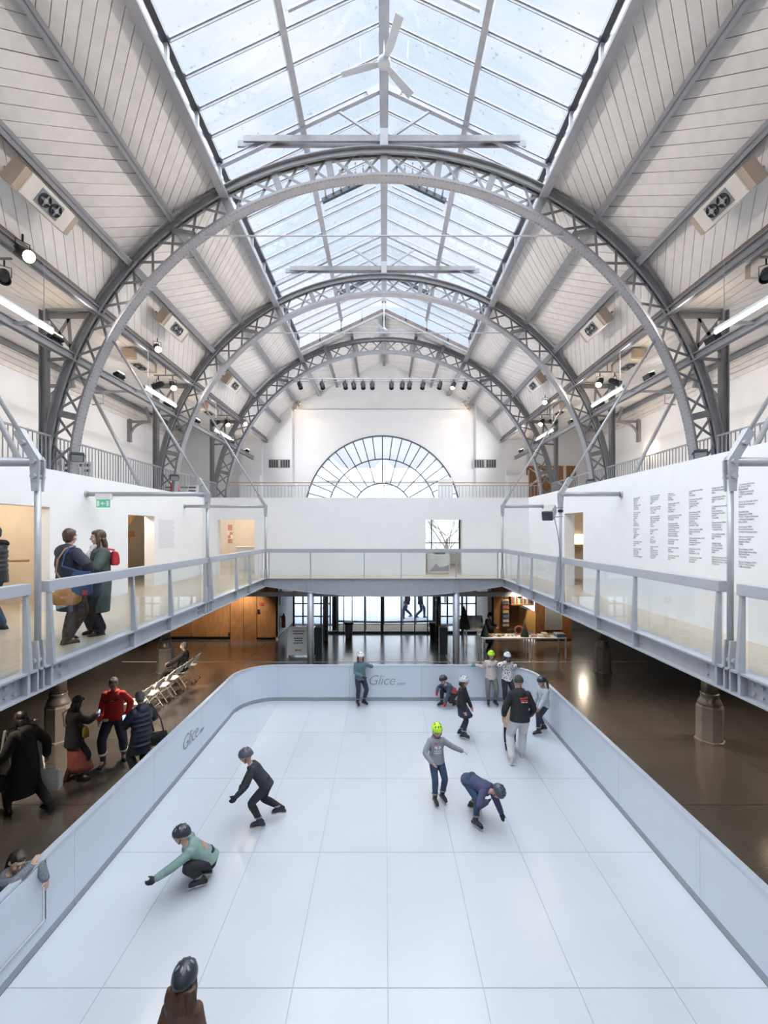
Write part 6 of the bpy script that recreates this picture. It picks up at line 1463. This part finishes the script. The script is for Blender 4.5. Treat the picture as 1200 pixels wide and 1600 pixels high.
def decal(g, target, shapes, name, mat, org, xdir, ydir, ray):
    """flat print laid onto a garment: polygons in (x, y) around org, projected along ray"""
    bv = BVHTree.FromPolygons([v.co.copy() for v in target.data.vertices], [tuple(p.vertices) for p in target.data.polygons])
    ray = V(ray).normalized(); vs, fs = [], []
    for poly in shapes:
        n0 = len(vs); (x0, y0), (x1, y1) = poly; nx, ny = max(1, int(abs(x1 - x0) / .02)), max(1, int(abs(y1 - y0) / .02)); ok = True; loc_ = []
        for j in range(ny + 1):
            for i in range(nx + 1):
                p = V(org) + V(xdir) * (x0 + (x1 - x0) * i / nx) + V(ydir) * (y0 + (y1 - y0) * j / ny)
                hit = bv.ray_cast(p - ray * .5, ray, 1.2)
                if hit[0] is None: ok = False; break
                loc_.append(hit[0] - ray * .004)
            if not ok: break
        if not ok: continue
        vs += loc_; fs += [(n0 + j * (nx + 1) + i, n0 + j * (nx + 1) + i + 1, n0 + (j + 1) * (nx + 1) + i + 1, n0 + (j + 1) * (nx + 1) + i) for j in range(ny) for i in range(nx)]
    if fs: plain(MB().add(vs, fs), name, mat, target, True)
# ------------------------------------------------------------------ skaters on the rink
R90 = PI / 2
# boy with the lime helmet
GH = fab('hoodie_grey', (.27, .28, .31))
g = person('child in grey hoodie and lime helmet skating towards the viewer', GROUND(682, 1250), 1.27, math.radians(8),
    dict(handL=(.36, -.02, .66), elbowL=(.2, .3, -.5), handR=(-.10, -.16, .60), elbowR=(-1, .2, -.2), footL=(.075, -.03, 0, 14), footR=(-.045, -.10, 0, 4), head=(0, 14, 0)),
    dict(top=dict(mat=GH, t=.022, hem=.045, hood=True, name='hoodie'), legs=(DENIM, .010), skates=True, helmet=HELM_L))
decal(g, g.top, [((-.055, .06), (-.035, .10)), ((-.03, .04), (-.01, .10)), ((.01, .04), (.03, .10)), ((.035, .06), (.055, .10)), ((-.06, .01), (.06, .022)), ((-.06, -.03), (-.045, -.01)), ((-.035, -.035), (-.02, -.01)), ((-.008, -.035), (.008, -.01)), ((.02, -.035), (.035, -.01)), ((.045, -.03), (.06, -.01))], 'chest_print', M['paper'], g.pel + g.Rt @ V((0, -.2, .17)), (1, 0, 0), (0, 0, 1), (0, 1, 0))
decal(g, g.top, [((-.05, 0), (-.015, .03))], 'collar_patch', pm('patch_red', (.55, .10, .08), .1, 8, .8), g.pel + g.Rt @ V((0, -.2, .30)), (1, 0, 0), (0, 0, 1), (0, 1, 0))
# bending child
person('child in navy hoodie and dark helmet bending down to touch the ice', GROUND(745, 1282), 1.27, math.radians(48),
    dict(pel=(-.02, .10, .50), lean=(98, 0, 0), head=(0, 62, 0), handL=(.10, -.34, .085), elbowL=(.3, .3, .3), hdirL=(0, -.3, -1), handR=(-.10, -.20, .36), elbowR=(-1, .2, .2), footL=(.16, .16, 0, 18), footR=(-.13, -.06, 0, -12), kneeL=(.2, -1, 0), kneeR=(-.2, -1, 0), curl=.2),
    dict(top=dict(mat=fab('hoodie_navy', (.055, .058, .125)), t=.028, hem=.05, hood=False, name='hoodie'), legs=(DENIM, .010), skates=True, helmet=HELM_B, gloves=BLK))
# dark skater leaning into the turn
person('child all in black with grey helmet leaning forward while skating', GROUND(412, 1290), 1.34, math.radians(-78),
    dict(pel=(.0, .03, .50), lean=(38, -6, 0), head=(0, 20, 0), handL=(.16, -.30, .47), elbowL=(.4, .2, -.4), handR=(-.20, -.26, .40), elbowR=(-.6, .3, 0), footL=(.05, -.04, 0, 0), footR=(-.12, .20, .03, 0), kneeL=(.1, -1, 0), kneeR=(-.2, -1, 0)),
    dict(top=dict(mat=JEANBLK, t=.02, hem=.03), legs=(BLK, .012), skates=True, helmet=pm('helmet_slate', (.10, .105, .125), .08, 6, .4), gloves=BLK))
# crouching skater in green
g = person('child in sage green jacket and dark helmet crouching low on skates', GROUND(318, 1378), 1.33, math.radians(-72),
    dict(pel=(0, .06, .24), lean=(48, 8, 0), head=(0, 10, 0), handL=(.26, -.42, .30), elbowL=(.5, 0, -.5), handR=(-.16, -.12, .22), elbowR=(-.8, 0, -.2), footL=(.07, -.02, 0, 8), footR=(-.08, .02, 0, -8), kneeL=(.5, -1, .4), kneeR=(-.5, -1, .4)),
    dict(top=dict(mat=fab('jacket_sage', (.20, .29, .265)), t=.028, hem=.02), legs=(BLK, .016), skates=True, helmet=HELM_K, gloves=JEANBLK))
decal(g, g.top, [((-.06, -.02), (.05, .02)), ((-.02, -.05), (.07, -.03))], 'back_print', pm('print_coral', (.55, .24, .17), .1, 10, .8), g.pel + g.Rt @ V((0, .25, .20)), tuple(g.Rt @ V((1, 0, 0))), tuple(g.Rt @ V((0, 0, 1))), tuple(g.Rt @ V((0, -1, 0))))
# child close to the viewer
person('child seen from behind in black helmet with long brown hair, nearest the viewer', V(((285 - CX) * 3.55 / F, 3.55, 0)), 1.22, PI,
    dict(head=(0, 14, 0), footL=(.06, 0, 0, 0)), dict(top=dict(mat=fab('coat_brown', (.10, .055, .04)), t=.02, hem=.06), legs=(BLK, .012), skates=True, helmet=HELM_K, hair=('long', 'brown'), hairlen=.36, hairwide=1.5))
# teal jacket at the far barrier
person('child in teal jacket and white helmet holding the far barrier by the logo', V(((563 - CX) * 12.42 / F, 12.42, 0)), 1.36, math.radians(12),
    dict(handL=(.11, .10, .775), elbowL=(.9, -.3, -.3), hdirL=(1, .0, .0), handR=(.02, -.12, .60), elbowR=(-1, .3, -.1), footL=(.07, -.02, 0, 30), footR=(-.06, -.04, 0, 6), head=(0, 8, 0)),
    dict(top=dict(mat=fab('jacket_teal', (.105, .18, .21)), t=.022, hem=.05), legs=(NAVY, .012), skates=True, helmet=HELM_W, hair=('long', 'brown'), hairlen=.10, gloves=fab('glove_brown', (.09, .035, .025))))
# crouching child in red and navy
g = person('child in navy and red jacket crouching with one red glove on the ice', GROUND(702, 1104), 1.28, math.radians(-58),
    dict(pel=(.0, .12, .28), lean=(48, 0, 0), head=(-10, 18, 0), handL=(.10, -.20, .08), elbowL=(.6, .3, 0), hdirL=(0, -.3, -1), handR=(-.14, -.22, .30), elbowR=(-.7, 0, -.3), footL=(.08, .14, 0, 0), footR=(-.10, -.12, 0, 0), kneeL=(.3, -1, -.3), kneeR=(-.3, -1, .6), curl=.2),
    dict(top=dict(mat=fab('jacket_navy', (.06, .075, .125)), t=.022, hem=.03), legs=(BLK, .014), skates=True, helmet=HELM_K, gloves=pm('glove_red', (.50, .025, .035), .1, 12, .7)))
RED = pm('vest_red', (.50, .045, .055), .1, 12, .75)
decal(g, g.top, [((-.10, -.11), (.02, .09))], 'red_panel', RED, g.pel + g.Rt @ V((0, .25, .14)), tuple(g.Rt @ V((1, 0, 0))), tuple(g.Rt @ V((0, 0, 1))), tuple(g.Rt @ V((0, -1, 0))))
decal(g, g.top, [((-.06, -.09), (.07, .07))], 'red_panel', RED, g.pel + g.Rt @ V((.3, 0, .14)), tuple(g.Rt @ V((0, 1, 0))), tuple(g.Rt @ V((0, 0, 1))), tuple(g.Rt @ V((-1, 0, 0))))
decal(g, g.top, [((-.06, -.09), (-.02, .07))], 'white_stripe', M['paper'], g.pel + g.Rt @ V((.3, -.005, .14)), tuple(g.Rt @ V((0, 1, 0))), tuple(g.Rt @ V((0, 0, 1))), tuple(g.Rt @ V((-1, 0, 0))))
# girl in skirt
person('child in dark jacket, pleated navy skirt and silver helmet skating sideways', GROUND(721, 1152), 1.32, math.radians(62),
    dict(lean=(4, 0, 0), head=(0, 8, 0), handL=(.10, -.14, .52), handR=(-.12, -.10, .50), footL=(.05, .03, 0, 0), footR=(-.05, -.05, 0, 0)),
    dict(top=dict(mat=BLK, t=.022, hem=.02), legs=(JEANBLK, .004), skirt=(NAVY, .17, .045), skates=True, helmet=HELM_S, hair=('long', 'brown'), hairlen=.12))
# two friends at the barrier
g = person('child in pale pink jacket and lime helmet leaning back on the far barrier', V(((767 - CX) * 12.44 / F, 12.44, 0)), 1.40, 0,
    dict(handR=(-.27, .10, .735), elbowR=(-.5, .6, -.6), hdirR=(-1, .1, -.1), handL=(.24, .08, .74), elbowL=(.5, .6, -.6), footL=(.075, -.05, 0, 12), footR=(-.06, -.05, 0, -14), head=(0, 10, 0)),
    dict(top=dict(mat=fab('jacket_pink', (.56, .47, .455)), t=.026, hem=.055), legs=(fab('trousers_grey', (.16, .165, .16)), .012), skates=True, helmet=HELM_L, gloves=pm('glove_teal', (.03, .20, .20), .1, 12, .7)))
org = g.pel + V((0, -.3, .21 * 1.4)); U = .018
def block_text(rows, x0, y0):
    r = []
    for j, row in enumerate(rows):
        for i, ch in enumerate(row):
            if ch == '#': r.append(((x0 + i * .0085, y0 - (j + 1) * .009), (x0 + (i + 1) * .0085, y0 - j * .009)))
    return r
decal(g, g.top, block_text(["###.#..#...###..##..##.", "#.#.##.#....#..#..#.#.#", "#.#.#.##....#..#..#.##.", "###.#..#....#...##..#.."], -.098, .0), 'lettering', M['print'], org, (1, 0, 0), (0, 0, 1), (0, 1, 0))
leo = bpy.data.materials.new('cloth_spotted'); leo.use_nodes = True; nn, ll = leo.node_tree.nodes, leo.node_tree.links
vo = nn.new('ShaderNodeTexVoronoi'); vo.inputs['Scale'].default_value = 24; cr = nn.new('ShaderNodeValToRGB'); cr.color_ramp.elements[0].position = .30; cr.color_ramp.elements[0].color = (.03, .025, .035, 1); cr.color_ramp.elements[1].position = .36; cr.color_ramp.elements[1].color = (.74, .70, .71, 1)
tc_ = nn.new('ShaderNodeTexCoord'); ll.new(tc_.outputs['Object'], vo.inputs['Vector']); ll.new(vo.outputs['Distance'], cr.inputs['Fac']); ll.new(cr.outputs['Color'], nn['Principled BSDF'].inputs['Base Color']); nn['Principled BSDF'].inputs['Roughness'].default_value = .85
g = person('child in spotted white jacket, white helmet and goggles at the barrier corner', V(((792 - CX) * 12.34 / F, 12.34, 0)), 1.38, math.radians(6),
    dict(handR=(-.055, -.11, .885), elbowR=(-1, -.1, -.3), hdirR=(.3, -.2, 1), handL=(.22, .08, .76), elbowL=(.5, .6, -.6), hdirL=(1, 0, -.2), footL=(.07, -.04, 0, 12), footR=(-.06, -.05, 0, -10), head=(6, 8, 0)),
    dict(top=dict(mat=leo, t=.026, hem=.06), legs=(BLK, .016), skates=True, helmet=HELM_W, hair=('longfront', 'brown'), hairlen=.28, gloves=pm('glove_navy', (.04, .05, .09), .1, 12, .7)))
H_ = lambda x, y, z: g.hc + g.Rh @ V((x, y, z)) * g.k
plain(MB().loft([[H_(.088 * math.sin(a), .0 - .102 * math.cos(a), z) for z in (-.02, .03)] + [H_(.078 * math.sin(a), .0 - .090 * math.cos(a), z) for z in (.03, -.02)] for a in [-1.1 + 2.2 * q / 10 for q in range(11)]]), 'goggles', pm('goggle', (.02, .03, .07), .1, 8, .12), g.o, True)
# adult helper and the small child in front of him
g = person('adult in black jacket, pale trousers and beanie walking away on the rink', V(((812 - CX) * 9.32 / F, 9.32, 0)), 1.80, math.radians(176),
    dict(head=(8, 12, 0), lean=(3, 0, 0), handL=(-.0, 0, 0), footL=(.10, .05, .02, 0), footR=(-.05, -.12, 0, -6), pitchL=0, pel=(0, 0, .505)) | dict(handL=(.155, -.10, .50), handR=(-.15, -.12, .50)),
    dict(top=dict(mat=BLK, t=.032, hem=.03, hood=True, collar=.02), legs=(fab('trousers_white', (.60, .585, .59), .04), .022), shoes=fab('sneaker', (.42, .40, .42)), sole=M['paper'], beanie=fab('beanie_dark', (.05, .052, .05)), cuff=.10), skin=SKD)
org = g.pel + g.Rt @ V((.0, .4, .40)); RP = pm('print_red', (.55, .08, .05), .15, 20, .8)
xa, ya = tuple(g.Rt @ V((-1, 0, 0))), tuple(g.Rt @ V((0, 0, 1)))
decal(g, g.top, [((-.02, .01), (.035, .05)), ((.045, .015), (.09, .055)), ((.10, .02), (.135, .06)), ((-.01, -.03), (.14, -.004))], 'back_print', RP, org, xa, ya, tuple(g.Rt @ V((0, -1, 0))))
decal(g, g.top, [((.0, -.055), (.075, -.04)), ((.09, -.06), (.14, -.045))], 'back_print', M['paper'], org, xa, ya, tuple(g.Rt @ V((0, -1, 0))))
person('small child in beige coat half hidden in front of the adult helper', V(((797 - CX) * 9.80 / F, 9.80, 0)), 1.10, math.radians(168),
    dict(lean=(12, -6, 0), footL=(.07, 0, 0, 0), footR=(-.07, -.10, 0, 0)), dict(top=dict(mat=fab('coat_beige', (.50, .38, .29)), t=.03, hem=.10), legs=(BLK, .016), skates=True, hair=('bob', 'brown'), gloves=BLK))
# girl at the far side board
person('child in light grey sweater and black helmet with ponytail at the side board', V(((846 - CX) * 10.65 / F, 10.65, 0)), 1.30, math.radians(-70),
    dict(lean=(6, 4, 0), pel=(.02, .04, .54), head=(-6, 14, 0), handL=(.09, -.12, .50), handR=(-.16, -.02, .50), footL=(.04, -.10, 0, 0), footR=(-.08, .12, 0, 0), elbowL=(.5, .8, -.2)),
    dict(top=dict(mat=LGREY, t=.024, hem=.04, name='sweater'), legs=(NAVY, .012), skates=True, helmet=HELM_K, hair=('pony', 'brown'), gloves=pm('glove_rose', (.42, .17, .19), .1, 12, .7)))
# girl leaning over the near barrier
WOOL = fab('wool_grey', (.17, .185, .21), .25, 60, .95, .6)
g = person('smiling girl in grey wool sweater leaning over the near barrier', V((-4.26, 5.06, ZF)), 1.26, math.radians(84),
    dict(lean=(26, 0, 0), head=(-30, 20, 16), handL=(.10, -.37, .66), elbowL=(.5, -.5, 1.2), hdirL=(.0, -.12, -1), hnrmL=(0, 1, 0), handR=(.02, -.30, .84), elbowR=(-1, -1.1, .15), hdirR=(.5, -.2, .6), footL=(.06, 0, 0, 0), curl=.25),
    dict(top=dict(mat=WOOL, t=.030, hem=.04, name='sweater', cuff=.14), legs=(BLK, .014), shoes=BLK, hair=('pony', 'dark')), vox=.009)
w = g.wr[1]; dr = (g.wr[1] - g.el[1]).normalized(); a1 = dr.orthogonal().normalized(); a2 = dr.cross(a1)
plain(MB().path([w - dr * .02 + (a1 * math.cos(t) + a2 * math.sin(t)) * .026 for t in [2 * PI * q / 12 for q in range(13)]], .008, 6), 'watch_strap', BLK, g.o, True)
plain(MB().ell(w - dr * .02 + V((0, -.028, .010)), .013, .007, .013), 'watch_face', M['paper'], g.o, True)

# ------------------------------------------------------------------ visitors on the ground floor
REDJ = fab('jacket_red', (.46, .022, .024))
g = person('man in red jacket with dark chest stripe and navy trousers', V(((178 - CX) * 9.45 / F, 9.45, ZF)), 1.78, math.radians(10),
    dict(head=(6, 14, 0), handL=(.135, .03, .51), elbowL=(.4, 1, 0), handR=(-.15, -.01, .49), elbowR=(-.4, 1, 0), footL=(.085, .06, 0, 24), footR=(-.085, -.08, 0, -4)),
    dict(top=dict(mat=REDJ, t=.030, hem=.02, collar=.012), legs=(NAVY, .020), shoes=SKATE_B, boot=.28, hair=('short', 'grey'), cuff=.34), skin=SKD)
decal(g, g.top, [((-.17, .0), (.17, .022))], 'chest_stripe', BLK, g.pel + V((0, -.4, .36)), (1, 0, .16), (0, 0, 1), (0, 1, 0))
decal(g, g.top, [((-.04, .003), (.05, .017))], 'reflective_bar', M['paper'], g.pel + V((-.0, -.401, .362)), (1, 0, .16), (0, 0, 1), (0, 1, 0))
H_ = lambda x, y, z: g.hc + g.Rh @ V((x, y, z)) * g.k
plain(MB().path([H_(-.07, -.02, .004), H_(-.06, -.095, .006), H_(0, -.108, .004), H_(.06, -.095, .006), H_(.07, -.02, .004)], .004, 5), 'glasses', M['black'], g.o)
plain(MB().obox(g.pel + V((-.09, -.165, .0)), (.045, 0, 0), (0, .004, 0), (0, 0, .028)), 'badge', M['paper'], g.o)
for s in (1, -1):
    c = g.an[s] + (g.kn[s] - g.an[s]) * .36; u = (g.kn[s] - g.an[s]).normalized(); a1 = u.orthogonal().normalized(); a2 = u.cross(a1)
    plain(MB().loft([[c + u * z + (a1 * math.cos(t) + a2 * math.sin(t)) * .080 for t in [2 * PI * q / 20 for q in range(20)]] for z in (-.022, .022)]), 'reflective_band', M['paper'], g.o, True)
PINK = fab('skirt_pink', (.38, .105, .095), .12, 12)
g = person('woman with long black hair, black jacket and pink skirt looking at a phone', V(((116 - CX) * 8.72 / F, 8.72, ZF)), 1.62, math.radians(142),
    dict(head=(0, 24, 0), handL=(.02, -.22, .66), elbowL=(.8, .3, -.6), hdirL=(.1, -.9, .4), handR=(.05, -.24, .68), elbowR=(-.8, .3, -.6), hdirR=(.2, -.9, .4), footL=(.05, .06, 0, 20), footR=(-.06, -.05, 0, -20)),
    dict(top=dict(mat=BLK, t=.035, hem=.10, flare=.01), legs=(BLK, .0), skirt=(PINK, .40, .055), shoes=fab('boot_brown', (.04, .03, .027)), boot=.16, hair=('long', 'black'), hairlen=.30))
ph = local(g, (g.wr[1] + g.wr[-1]) / 2 + V((.0, -.085, .05)))
o = thing('phone', 'lit phone held by the woman in the pink skirt', 'phone', ph, math.radians(142))
plain(MB().obox((0, 0, 0), (.035, 0, 0), (0, .012, -.065), (0, .006, .001)), 'body', M['black'], o); plain(MB().obox((0, .008, .001), (.031, 0, 0), (0, .011, -.06), (0, .0012, .0002)), 'screen', emit('screen', (.35, .55, 1), .9), o)
bp_ = local(g, (-.16, -.12, .84)); bag('shoulder_bag', 'small mustard shoulder bag on the woman in the pink skirt', 'bag', bp_, (.22, .09, .20), fab('mustard', (.25, .18, .04)), [bp_ + V((-.02, -.03, .2)), local(g, (-.02, .17, 1.10)), local(g, (.12, .15, 1.30)), local(g, (.14, .0, 1.36))], math.radians(142), fab('strap_tan', (.14, .11, .08)))
PUF = fab('puffer_navy', (.035, .042, .068), .15, 10, .55, .3)
g = person('man in dark quilted puffer jacket with curly hair beside the barrier', V(((222 - CX) * 8.75 / F, 8.75, ZF)), 1.70, math.radians(-122),
    dict(head=(-6, 16, 0), lean=(4, 0, 0), handL=(.06, -.20, .62), elbowL=(.8, .4, -.5), hdirL=(0, -.9, .5), handR=(-.10, -.18, .60), elbowR=(-.8, .4, -.5), footL=(.06, 0, 0, 8), footR=(-.06, -.05, 0, -8)),
    dict(top=dict(mat=PUF, t=.045, hem=.13, hood=True, puff=True), legs=(JEANBLK, .016), shoes=SKATE_B, hair=('short', 'grey')), skin=SKD)
ph = local(g, g.wr[1] + V((0, -.10, .06))); o = thing('phone', 'phone held by the man in the puffer jacket', 'phone', ph, math.radians(-122))
plain(MB().obox((0, 0, 0), (.035, 0, 0), (0, .012, -.065), (0, .006, .001)), 'body', M['black'], o); plain(MB().obox((0, .008, .001), (.031, 0, 0), (0, .011, -.06), (0, .0012, .0002)), 'screen', bpy.data.materials['screen'], o)
bp_ = GROUND(248, 1165, .62); bp_ = V(((249 - CX) * 8.45 / F, 8.45, H - (1163 - CY) * 8.45 / F)); bag('handbag', 'black shoulder bag of the man in the puffer jacket', 'bag', bp_, (.28, .10, .24), fab('bag_black', (.018, .018, .02), .2, 10, .5), [bp_ + V((-.1, 0, .24)), bp_ + V((-.14, -.02, .42)), local(g, g.sh[-1] + V((-.03, 0, .10))), bp_ + V((-.02, .1, .42)), bp_ + V((.08, 0, .24))], .5)
# walking figure in black
g = person('figure in long black coat with long dark hair walking past the folding board', V(((40 - CX) * 7.75 / F, 7.75, ZF)), 1.76, math.radians(-105),
    dict(head=(0, 16, 0), lean=(6, 0, 0), handL=(.15, -.16, .50), handR=(-.17, .05, .48), footL=(.05, -.16, 0, 0), footR=(-.05, .24, .03, 0), pitchR=-12, pel=(0, 0, .50)),
    dict(top=dict(mat=fab('coat_black', (.013, .013, .015)), t=.04, hem=.25, flare=.04, hood=True, name='coat'), legs=(BLK, .014), shoes=SKATE_B, boot=.2, hair=('long', 'black'), hairlen=.30))
bp_ = local(g, g.wr[-1]) + V((.06, .0, -.62)); bag('paper_bag', 'white paper carrier bag held by the figure in black', 'bag', bp_, (.34, .14, .36), M['paper'], None, .2)
bp_ = local(g, g.wr[1]) + V((-.02, 0, -.44)); bag('handbag', 'black handbag swinging beside the figure in black', 'bag', bp_, (.30, .14, .26), fab('bag_dark', (.016, .016, .018), .2, 10, .5), None, .4)
# seated man
person('grey-haired man in black sitting on a white folding chair', V((-6.22, 14.06, ZF)), 1.74, -R90 + .05,
    dict(pel=(0, .02, .305), lean=(-8, 0, 0), head=(4, 6, 0), handL=(.07, -.22, .37), elbowL=(.9, .5, -.2), hdirL=(-.4, -.8, -.2), handR=(-.07, -.24, .37), elbowR=(-.9, .5, -.2), hdirR=(.4, -.8, -.2), footL=(.06, -.34, 0, 4), footR=(-.06, -.38, 0, -4), kneeL=(.1, -1, 1), kneeR=(-.1, -1, 1)),
    dict(top=dict(mat=BLK, t=.035, hem=.02, collar=.02), legs=(BLK, .02), shoes=SKATE_B, hair=('short', 'grey')))
# shop customer and two passers-by outside
person('woman in black hat and dress reading beside the shop tables', V(((763 - CX) * 18.2 / F, 18.2, ZF)), 1.55, math.radians(60),
    dict(head=(0, 26, 0), handL=(.06, -.20, .64), elbowL=(.8, .4, -.5), handR=(-.04, -.20, .62), elbowR=(-.8, .4, -.5)),
    dict(top=dict(mat=BLK, t=.03, hem=.22, flare=.02, name='dress'), legs=(BLK, .004), shoes=SKATE_B, hair=('bob', 'black'), beanie=fab('hat_black', (.015, .014, .016))), face=False, vox=.014)
for px, r_, lab, tp in ((636, -70, 'passer-by in jeans and dark coat outside the glass doors', JEANBLK), (657, 100, 'passer-by in blue trousers outside the glass doors, nearer the black bin', NAVY)):
    person(lab, V(((px - CX) * 25.4 / F, 25.4, -.10)), 1.74, math.radians(r_), dict(footL=(.05, -.14, 0, 0), footR=(-.05, .16, .03, 0)), dict(top=dict(mat=tp, t=.03, hem=.08), legs=(DENIM, .014), shoes=SKATE_B, hair=('short', 'dark')), face=False, vox=.016, group='passers-by outside')

# ------------------------------------------------------------------ visitors on the walkway
COATN = fab('coat_navy', (.024, .026, .044), .12, 12, .75)
g = person('person in hooded navy coat with short brown hair seen from behind on the walkway', V(((108 - CX) * 6.72 / F, 6.72, ZM)), 1.68, math.radians(158),
    dict(head=(24, 2, 0), handL=(.10, -.16, .58), elbowL=(.8, .5, -.2), handR=(-.17, -.06, .56), elbowR=(-1, .3, 0), footL=(.07, -.03, 0, 10), footR=(-.06, .06, 0, -10)),
    dict(top=dict(mat=COATN, t=.045, hem=.16, flare=.02, hood=1.35, name='coat'), legs=(fab('trousers_brown', (.055, .04, .034)), .026), shoes=fab('shoe_brown', (.09, .05, .035)), hair=('short', 'brown')), vox=.009)
b0 = V(((103 - CX) * 6.42 / F, 6.42, H - (946 - CY) * 6.42 / F)); OR = fab('bag_orange', (.42, .19, .05), .2, 8, .5)
bk_ = lambda x, y, z: local(g, g.chest + V((x, y, z)))
bag('shoulder_bag', 'orange leather shoulder bag on the back of the navy coat', 'bag', b0, (.40, .15, .26), OR, [b0 + V((.02, .02, .22)), bk_(-.03, .21, -.30), bk_(-.08, .21, -.12), bk_(-.11, .13, .02), bk_(-.11, .0, .065)], .25, fab('strap_camel', (.36, .22, .13)), soft=True)
b0 = V(((128 - CX) * 6.46 / F, 6.46, H - (930 - CY) * 6.46 / F)); bag('tote_bag', 'blue cloth tote bag with a red tag beside the orange bag', 'bag', b0, (.26, .08, .34), fab('bag_blue', (.035, .075, .19)), [b0 + V((-.02, .02, .32)), bk_(-.13, .19, -.22), bk_(-.14, .16, -.06), bk_(-.14, .09, .03), bk_(-.14, 0, .055)], .2)
tg = plain(MB().obox((.06, -.055, .04), (.03, 0, 0), (0, .004, 0), (0, 0, .03)), 'red_tag', pm('tag_red', (.6, .05, .07), .05, 8, .6), bpy.data.objects['tote_bag'])
GRN = fab('coat_green', (.062, .085, .078), .12, 12, .75)
g = person('woman with long brown hair and grey green coat talking on the walkway', V(((156 - CX) * 7.25 / F, 7.25, ZM)), 1.66, math.radians(-42),
    dict(head=(-14, 4, 0), handL=(.04, -.17, .60), elbowL=(.9, .2, -.4), hdirL=(-.9, -.2, .1), handR=(-.10, -.17, .60), elbowR=(-.9, .3, -.4), footL=(.06, -.02, 0, 10), footR=(-.06, -.03, 0, -6)),
    dict(top=dict(mat=GRN, t=.045, hem=.22, flare=.03, name='coat'), legs=(fab('trousers_dark', (.018, .018, .026)), .035), flare=1.25, shoes=fab('boot_taupe', (.10, .075, .06)), boot=.12, hair=('long', 'brown'), hairlen=.34), vox=.009)
mb = MB(); curve([g.hc + g.Rh @ V((.05, -.05, -.14)), g.hc + g.Rh @ V((.03, -.11, -.22)), g.chest + V((0, -.155, -.08)), g.chest + V((0, -.165, -.22))], [.035, .045, .045, .04], mb); curve([g.hc + g.Rh @ V((-.07, -.02, -.13)), g.hc + g.Rh @ V((0, -.09, -.15)), g.hc + g.Rh @ V((.07, -.02, -.13))], [.035, .04, .035], mb)
scm = bpy.data.materials['cloth_spotted'].copy(); scm.name = 'scarf_print'; scm.node_tree.nodes['Color Ramp'].color_ramp.elements[0].position = .18; scm.node_tree.nodes['Color Ramp'].color_ramp.elements[1].position = .22
solid(mb, 'scarf', scm, g.o, .009, 2)
b0 = local(g, (.12, .17, 1.02)); bag('backpack', 'small red backpack behind the woman in the green coat', 'bag', b0 + V((0, 0, .06)), (.18, .11, .22), pm('backpack_red', (.50, .03, .04), .1, 10, .6), [b0 + V((0, 0, .3)), local(g, g.sh[1] + V((0, .08, .06))), local(g, g.sh[1] + V((0, -.03, .075)))], math.radians(-42))
g = person('person in black quilted jacket with fur-trimmed hood and jeans at the picture edge', V(((-7 - CX) * 7.4 / F, 7.4, ZM)), 1.74, math.radians(-62),
    dict(head=(-30, 6, 0), handL=(.12, -.10, .48), elbowL=(.8, .5, 0), handR=(-.15, -.06, .48), footL=(.10, -.05, 0, -10), footR=(-.10, .03, 0, -20)),
    dict(top=dict(mat=fab('puffer_black', (.020, .022, .03), .15, 10, .45, .3), t=.045, hem=.06, hood=True, puff=True), legs=(DENIM, .02), shoes=SKATE_B, hair=('short', 'dark')))
mb = MB(); cc = g.chest + V((0, .02, .035)); curve([cc + V((.13 * math.cos(a), .12 * math.sin(a), .02 * math.sin(a * 2))) for a in [2 * PI * q / 10 for q in range(11)]], [.042] * 11, mb, 10, 3)
solid(mb, 'fur_trim', fab('fur_black', (.016, .015, .016), .4, 60, .95, 1.0), g.o, .012, 1)
bpy.data.scenes.remove(TMP)
